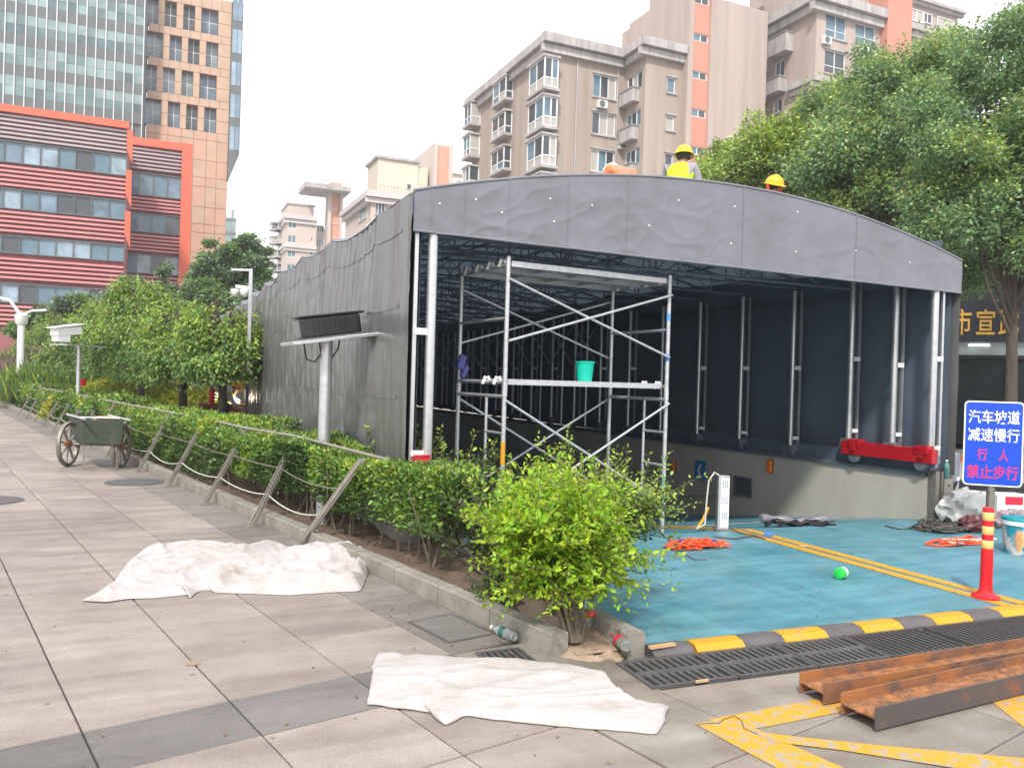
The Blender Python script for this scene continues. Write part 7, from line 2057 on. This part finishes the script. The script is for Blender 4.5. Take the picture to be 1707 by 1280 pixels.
q = onp(136, 16.3); tag(MB().lathe(gd(137, 643, 20.6), [(0, 0), (.075, 0), (.095, .18), (.085, .18), (.07, .01)], 16).build('red_bucket', M['red_plastic'], None, smooth=True), 'small red pail hung behind the hedge by the camera post', 'pail')
# white arched lamps
Y = 31.0; p = onp(31, Y); la = thing('garden_lamp', 'white arched garden lamp post at the left edge', 'lamp post', p)
za = gd(35, 530, Y)[2]
MB().tube([p, p + (0, 0, za * .5), p + (0, 0, za)], [.13, .12, .12], 12).build('post', M['white_paint'], la, smooth=True)
MB().lathe(p + (0, 0, za - .3), [(.12, 0), (.2, .1), (.24, .4), (.12, .5)], 14).build('collar', M['white_paint'], la, smooth=True)
ea_ = _r0; top = p + np.array([0, 0, za + .1])
MB().tube([top + ea_ * .03, top + ea_ * .4 + (0, 0, .18), top + ea_ * .95 + (0, 0, .22)], .05, 8).build('arm', M['white_paint'], la, smooth=True)
MB().tube([top + ea_ * -.03, top - ea_ * .45 + (0, 0, .55), top - ea_ * 1.1 + (0, 0, .70), top - ea_ * 1.9 + (0, 0, .64)], .06, 8).build('arm', M['white_paint'], la, smooth=True)
# street lamp pole with cameras by the tent
Y = 16.2; p = onp(411, Y); sl2 = thing('camera_pole', 'slim pole with short arm and two dome cameras by the far tent wall', 'camera pole', p)
zt_ = gd(415, 448, Y)[2]; arm = gd(383, 447, Y)
MB().bar(p, p + (0, 0, 1.6), .06, .06, (0, 1, 0)).build('pole', M['black'], sl2); MB().bar(p + (0, 0, 1.6), p + (0, 0, zt_), .065, .065, (0, 1, 0)).build('pole', M['galv'], sl2)
dv = arm - gd(415, 448, Y); dv[2] = 0
MB().bar(p + (0, 0, zt_ - .03), p + dv + (0, 0, zt_ - .03), .05, .04).build('arm', M['galv'], sl2)
zc_ = gd(400, 480, Y)[2]; MB().bar(p + (0, 0, zc_), p + dv * .75 + (0, 0, zc_ + .03), .06, .06).build('bracket', M['white_paint'], sl2)
for f in (.3, .78):
    c = p + dv * f + (0, 0, zc_ - .06); d_ = MB().lathe(c, [(0, -.13), (.05, -.11), (.075, -.05), (.09, 0), (.085, .03), (0, .04)], 16).build('dome_camera', M['white_paint'], sl2, smooth=True)
# grey stripes: rusty iron post among trees
# extinguisher, welding light
Y = 19.0; c = gd(353, 672, Y); ext = thing('fire_extinguisher', 'small red fire extinguisher standing near the welder', 'extinguisher', c)
MB().lathe(c, [(0, 0), (.06, 0), (.065, .02), (.065, .32), (.03, .38), (.02, .42), (0, .42)], 14).build('body', M['red_plastic'], ext, smooth=True)
MB().obox(c + (0, 0, .44), (.04, 0, 0), (0, .012, 0), (0, 0, .015)).build('valve', M['black'], ext)
Y = 19.6; c = gd(397, 668, Y); wa_ = thing('welding_arc', 'bright welding sparks by the foot of the tent wall', 'welding sparks', c)
arc_m = mat('arc_light', (1.0, .80, .62), .5, emit=7)
MB().lathe(c, [(0, -.05), (.035, -.03), (.045, 0), (.03, .03), (0, .05)], 10).build('arc', arc_m, wa_, smooth=True)
m_ = MB()
for k in range(22):
    d = unit(np.array([-1.0 + rng.normal(0, .4), rng.normal(0, .3), .05 + rng.normal(0, .25)])); L_ = rng.uniform(.15, .75)
    m_.bar(c + d * .06, c + d * L_, .006, .006)
m_.build('sparks', arc_m, wa_, kind='stuff')
pl2 = bpy.data.lights.new('welding_glow', 'POINT'); pl2.energy = 10; pl2.color = (1, .82, .66); pl2.shadow_soft_size = .08
po = bpy.data.objects.new('welding_glow', pl2); C.objects.link(po); po.location = c + np.array([-.10, -.10, .08])
tag(MB().obox(gd(372, 672, 19.6) + (0, 0, -.1), (.55, .0, 0), (0, .35, 0), (0, 0, .10)).build('steel_plate', M['rust'], None), 'rusty steel stock lying under the welding sparks', 'steel plate')

# ================================================================== PEOPLE
def skin_mesh(name, joints, edges, root, m, parent, sub=2):
    ks = list(joints); ix = {k: i for i, k in enumerate(ks)}
    me = bpy.data.meshes.new(name)
    me.from_pydata([tuple(joints[k][0]) for k in ks], [(ix[a], ix[b]) for a, b in edges], [])
    o = bpy.data.objects.new(name, me); C.objects.link(o)
    bm_ = bmesh.new(); bm_.from_mesh(me); ly = bm_.verts.layers.skin.verify(); bm_.verts.ensure_lookup_table()
    for k in ks:
        r = joints[k][1]; bm_.verts[ix[k]][ly].radius = (r, r) if not hasattr(r, '__len__') else r
        bm_.verts[ix[k]][ly].use_root = (k == root)
    bm_.to_mesh(me); bm_.free()
    o.modifiers.new('skin', 'SKIN').use_smooth_shade = True
    s_ = o.modifiers.new('sub', 'SUBSURF'); s_.levels = s_.render_levels = sub
    dg = bpy.context.evaluated_depsgraph_get(); dg.update()
    nm = bpy.data.meshes.new_from_object(o.evaluated_get(dg)); bpy.data.objects.remove(o)
    off = A3(WL.get(parent, (0, 0, 0))); co = np.empty(len(nm.vertices) * 3); nm.vertices.foreach_get('co', co); co = co.reshape(-1, 3) - off
    nm.vertices.foreach_set('co', co.ravel()); nm.materials.clear(); nm.materials.append(m); nm.name = name
    nm.polygons.foreach_set('use_smooth', [True] * len(nm.polygons)); nm.update()
    q = bpy.data.objects.new(name, nm); C.objects.link(q); q.parent = parent; WL[q] = tuple(off)
    return q
def person(label, base, yaw, J, top, vest=None, helmet='helmet', trousers='denim', hang=None):
    """J: joints in a local frame (x right, y forward, z up) -> one continuous body with clothes over it"""
    base = A3(base); t = thing('person', label, 'person', base)
    cs_, sn = math.cos(yaw), math.sin(yaw)
    def W(p): return base + np.array([p[0] * cs_ - p[1] * sn, p[0] * sn + p[1] * cs_, p[2]])
    R_ = dict(pelvis=.105, waist=.10, chest=.125, neckb=.075, neck=.052, head=.078, crown=.072, shL=.062, shR=.062, elL=.040, elR=.040, wrL=.027, wrR=.027, hipL=.088, hipR=.088, knL=.055, knR=.055, anL=.038, anR=.038, toL=.030, toR=.030)
    j = {k: (W(v), R_[k]) for k, v in J.items()}
    E_ = [('pelvis', 'waist'), ('waist', 'chest'), ('chest', 'neckb'), ('neckb', 'neck'), ('neck', 'head'), ('head', 'crown')]
    for s in 'LR': E_ += [('chest', 'sh' + s), ('sh' + s, 'el' + s), ('el' + s, 'wr' + s), ('pelvis', 'hip' + s), ('hip' + s, 'kn' + s), ('kn' + s, 'an' + s), ('an' + s, 'to' + s)]
    # hands: palm and five fingers
    for s in 'LR':
        w0, e0 = A3(J['wr' + s]), A3(J['el' + s]); d = unit(w0 - e0); sd = unit(np.cross(d, (0, 0, 1)) if abs(d[2]) < .9 else np.array([1.0, 0, 0]))
        pm_ = w0 + d * .055; j['pa' + s] = (W(pm_), .026); E_.append(('wr' + s, 'pa' + s))
        for f, (o_, L_) in enumerate(((-.030, .060), (-.010, .075), (.010, .072), (.030, .055))):
            a = pm_ + sd * o_ + d * .03; b = a + d * L_ * .5 + np.array([0, 0, -.01]); c = b + d * L_ * .3 + np.array([0, 0, -.025])
            j[f'f{f}a' + s] = (W(a), .010); j[f'f{f}b' + s] = (W(b), .009); j[f'f{f}c' + s] = (W(c), .008)
            E_ += [('pa' + s, f'f{f}a' + s), (f'f{f}a' + s, f'f{f}b' + s), (f'f{f}b' + s, f'f{f}c' + s)]
        a = w0 + d * .03 + sd * -.035; b = a + d * .035 - sd * .015; j['ta' + s] = (W(a), .011); j['tb' + s] = (W(b), .009); E_ += [('wr' + s, 'ta' + s), ('ta' + s, 'tb' + s)]
    body = skin_mesh('body', j, E_, 'pelvis', M['skin'], t)
    def cl(name, ks, es, root, grow, m):
        jj = {k: (j[k][0], j[k][1] * grow.get(k, 1.16) + .008) for k in ks}; return skin_mesh(name, jj, es, root, m, t)
    cl('shirt', ['pelvis', 'waist', 'chest', 'neckb', 'shL', 'shR', 'elL', 'elR', 'wrL', 'wrR'], [e for e in E_ if e[0] in ('pelvis', 'waist', 'chest', 'shL', 'shR', 'elL', 'elR') and e[1] in ('waist', 'chest', 'neckb', 'shL', 'shR', 'elL', 'elR', 'wrL', 'wrR')], 'pelvis', {}, M[top])
    cl('trousers', ['pelvis', 'hipL', 'hipR', 'knL', 'knR', 'anL', 'anR'], [('pelvis', 'hipL'), ('pelvis', 'hipR'), ('hipL', 'knL'), ('hipR', 'knR'), ('knL', 'anL'), ('knR', 'anR')], 'pelvis', {}, M[trousers])
    for s in 'LR':
        a, b = j['an' + s][0], j['to' + s][0]; skin_mesh('shoe', {'a': (a, .048), 'b': (b, .042)}, [('a', 'b')], 'a', M['black'], t)
    if vest:
        v = cl('vest', ['pelvis', 'waist', 'chest', 'neckb', 'shL', 'shR'], [('pelvis', 'waist'), ('waist', 'chest'), ('chest', 'neckb'), ('chest', 'shL'), ('chest', 'shR')], 'pelvis', {k: 1.42 for k in ('pelvis', 'waist', 'chest')} | {'neckb': 1.15, 'shL': 1.3, 'shR': 1.3}, M[vest])
    h, cr = j['head'][0], j['crown'][0]; up = unit(cr - h)
    fwd = W(A3(J['head']) + A3(J.get('_look', (0, 1, 0)) if '_look' in J else (0, 1, 0))) - W(A3(J['head'])); fwd = unit(fwd - up * (fwd @ up)); rt = np.cross(fwd, up)
    # hair, face, helmet
    m_ = MB(); nu, nv = 18, 9
    for i in range(nu):
        for k in range(nv + 1):
            a, b = 2 * math.pi * i / nu, math.pi * .72 * k / nv
            d = rt * math.cos(a) * math.sin(b) + fwd * math.sin(a) * math.sin(b) + up * math.cos(b)
            r = .108 + .004 * mnoise.noise(Vector(d * 9)); fcut = max(0, d @ fwd) * .03 * (k / nv)
            m_.v.append(tuple(h + up * .03 + d * (r - fcut) - fwd * .012))
    for i in range(nu):
        for k in range(nv): a, b = i * (nv + 1) + k, ((i + 1) % nu) * (nv + 1) + k; m_.f.append((a, b, b + 1, a + 1)); m_.m.append(0)
    m_.build('hair', M['hair'], t, smooth=True)
    for s in (-1, 1):
        MB().lathe(h + fwd * .088 + rt * .034 * s + up * .012, [(0, .010), (.011, .006), (.012, 0)], 8, fwd).build('eye', M['dark_glass'], t, smooth=True)
        MB().lathe(h + rt * .098 * s - fwd * .005, [(0, .014), (.026, .008), (.028, 0), (0, -.004)], 10, rt * s).build('ear', M['skin'], t, smooth=True)
    MB().tube([h + fwd * .092 + up * .015, h + fwd * .112 - up * .022, h + fwd * .094 - up * .030], [.008, .015, .010], 7).build('nose', M['skin'], t, smooth=True)
    MB().tube([h + fwd * .090 - up * .055 - rt * .025, h + fwd * .097 - up * .053, h + fwd * .090 - up * .055 + rt * .025], .006, 6).build('mouth', M['label_red'], t, smooth=True)
    if helmet:
        m_ = MB(); nu, nv = 28, 10; hc_ = h + up * .055
        for i in range(nu):
            a = 2 * math.pi * i / nu
            for k in range(nv + 1):
                b = math.pi * .5 * k / nv
                d = rt * math.cos(a) * .128 * math.sin(b) + fwd * math.sin(a) * .148 * math.sin(b) + up * .128 * math.cos(b) ** .9
                rid = .010 * max(0, 1 - abs(math.cos(a) * math.sin(b)) * 6) * (1 if b < 1.35 else 0)
                m_.v.append(tuple(hc_ + d + up * rid))
            br = .016 + .045 * max(0, math.sin(a)) ** 2
            d = rt * math.cos(a) * (.128 + br) + fwd * math.sin(a) * (.148 + br) - up * (.012 + .012 * max(0, math.sin(a)))
            m_.v.append(tuple(hc_ + d)); d2 = d * .985 - up * .008; m_.v.append(tuple(hc_ + d2))
        n_ = nv + 3
        for i in range(nu):
            for k in range(n_ - 1): a, b = i * n_ + k, ((i + 1) % nu) * n_ + k; m_.f.append((a, b, b + 1, a + 1)); m_.m.append(0)
        ho = m_.build('helmet', M[helmet], t, smooth=True)
        if hang:
            for s in (-1, 1): MB().tube([hc_ + rt * .125 * s - up * .01, h + rt * .115 * s - up * .05 + fwd * .02, h + rt * .06 * s - up * .10 + fwd * .05], .020, 6).build('chin_strap', M['strap'], ho, smooth=True)
    if vest:                                                 # reflective band across the back and chest
        w1 = j['waist'][0]; c1 = j['chest'][0]
    return t
kneel = dict(pelvis=(0, 0, .46), waist=(0, .05, .62), chest=(.0, .10, .83), neckb=(.01, .12, .96), neck=(.02, .13, 1.01), head=(.03, .15, 1.09), crown=(.03, .155, 1.16),
             shL=(-.20, .09, .92), shR=(.20, .09, .92), elL=(-.27, .20, .66), elR=(.28, .14, .64), wrL=(-.14, .44, .56), wrR=(.18, .38, .50),
             hipL=(-.10, 0, .43), hipR=(.10, 0, .43), knL=(-.13, .10, .07), knR=(.13, .10, .07), anL=(-.13, -.33, .06), anR=(.13, -.33, .06), toL=(-.13, -.45, .05), toR=(.13, -.45, .05))
yawc = -YAW                                                  # facing away from the camera
def roofz(P): return arch(P[0], P[1]) - sag(P[1]) * .3
P1_ = gd(1133, 300, 11.9); P1_[2] = gd(1150, 238, 11.9)[2] - 1.275
person('person in yellow helmet and lime vest kneeling on the tent roof with back turned', P1_, yawc - .35, kneel, 'sleeve', 'vest', 'helmet')
crouch = dict(pelvis=(0, 0, .26), waist=(0, .12, .38), chest=(.0, .27, .52), neckb=(.0, .36, .60), neck=(.0, .41, .65), head=(.0, .47, .73), crown=(.0, .49, .80),
              shL=(-.18, .30, .57), shR=(.18, .30, .57), elL=(-.25, .46, .36), elR=(.25, .46, .36), wrL=(-.12, .62, .20), wrR=(.12, .62, .20),
              hipL=(-.10, 0, .24), hipR=(.10, 0, .24), knL=(-.17, .36, .34), knR=(.17, .36, .34), anL=(-.15, .12, .06), anR=(.15, .12, .06), toL=(-.16, .26, .04), toR=(.16, .26, .04))
P2_ = gd(1268, 330, 12.1); P2_[2] = gd(1276, 292, 12.1)[2] - .90
P2_ = P2_ + np.array([_f[0], _f[1], 0]) * .47
person('person in amber helmet with orange straps crouching behind the roof edge', P2_, yawc + math.pi + .45, crouch, 'orange_cloth', None, 'helmet_o', hang=True)
bent = dict(crouch, chest=(0, .25, .60), neckb=(0, .36, .62), neck=(0, .42, .62), head=(.02, .52, .62), crown=(.02, .56, .69), shL=(-.2, .28, .63), shR=(.2, .28, .63))
P3_ = gd(1054, 300, 11.4); P3_[2] = gd(1050, 258, 11.4)[2] - .80
person('person in orange jacket and pale helmet bent over on the tent roof', P3_, yawc + .5, bent, 'orange_cloth', None, 'helmet_w')
P4_ = gd(360, 690, 19.4); P4_[2] = gd(366, 636, 19.4)[2] - .88
person('person in lime vest crouching by the welding sparks at the tent foot', P4_, yawc - 1.4, crouch, 'sleeve', 'vest', 'helmet_o')

# ================================================================== HAZE: thin city air round the whole place
hm = bpy.data.materials.new('thin_haze'); hm.use_nodes = True
hn = hm.node_tree.nodes; hn.remove(hn['Principled BSDF'])
pv_ = hn.new('ShaderNodeVolumePrincipled'); pv_.inputs['Color'].default_value = (.93, .94, .96, 1); pv_.inputs['Density'].default_value = .0011; pv_.inputs['Anisotropy'].default_value = .2
hm.node_tree.links.new(pv_.outputs[0], hn['Material Output'].inputs['Volume'])
MB().box((-700, -80, -6), (700, 1300, 66)).build('haze', hm, kind='stuff')
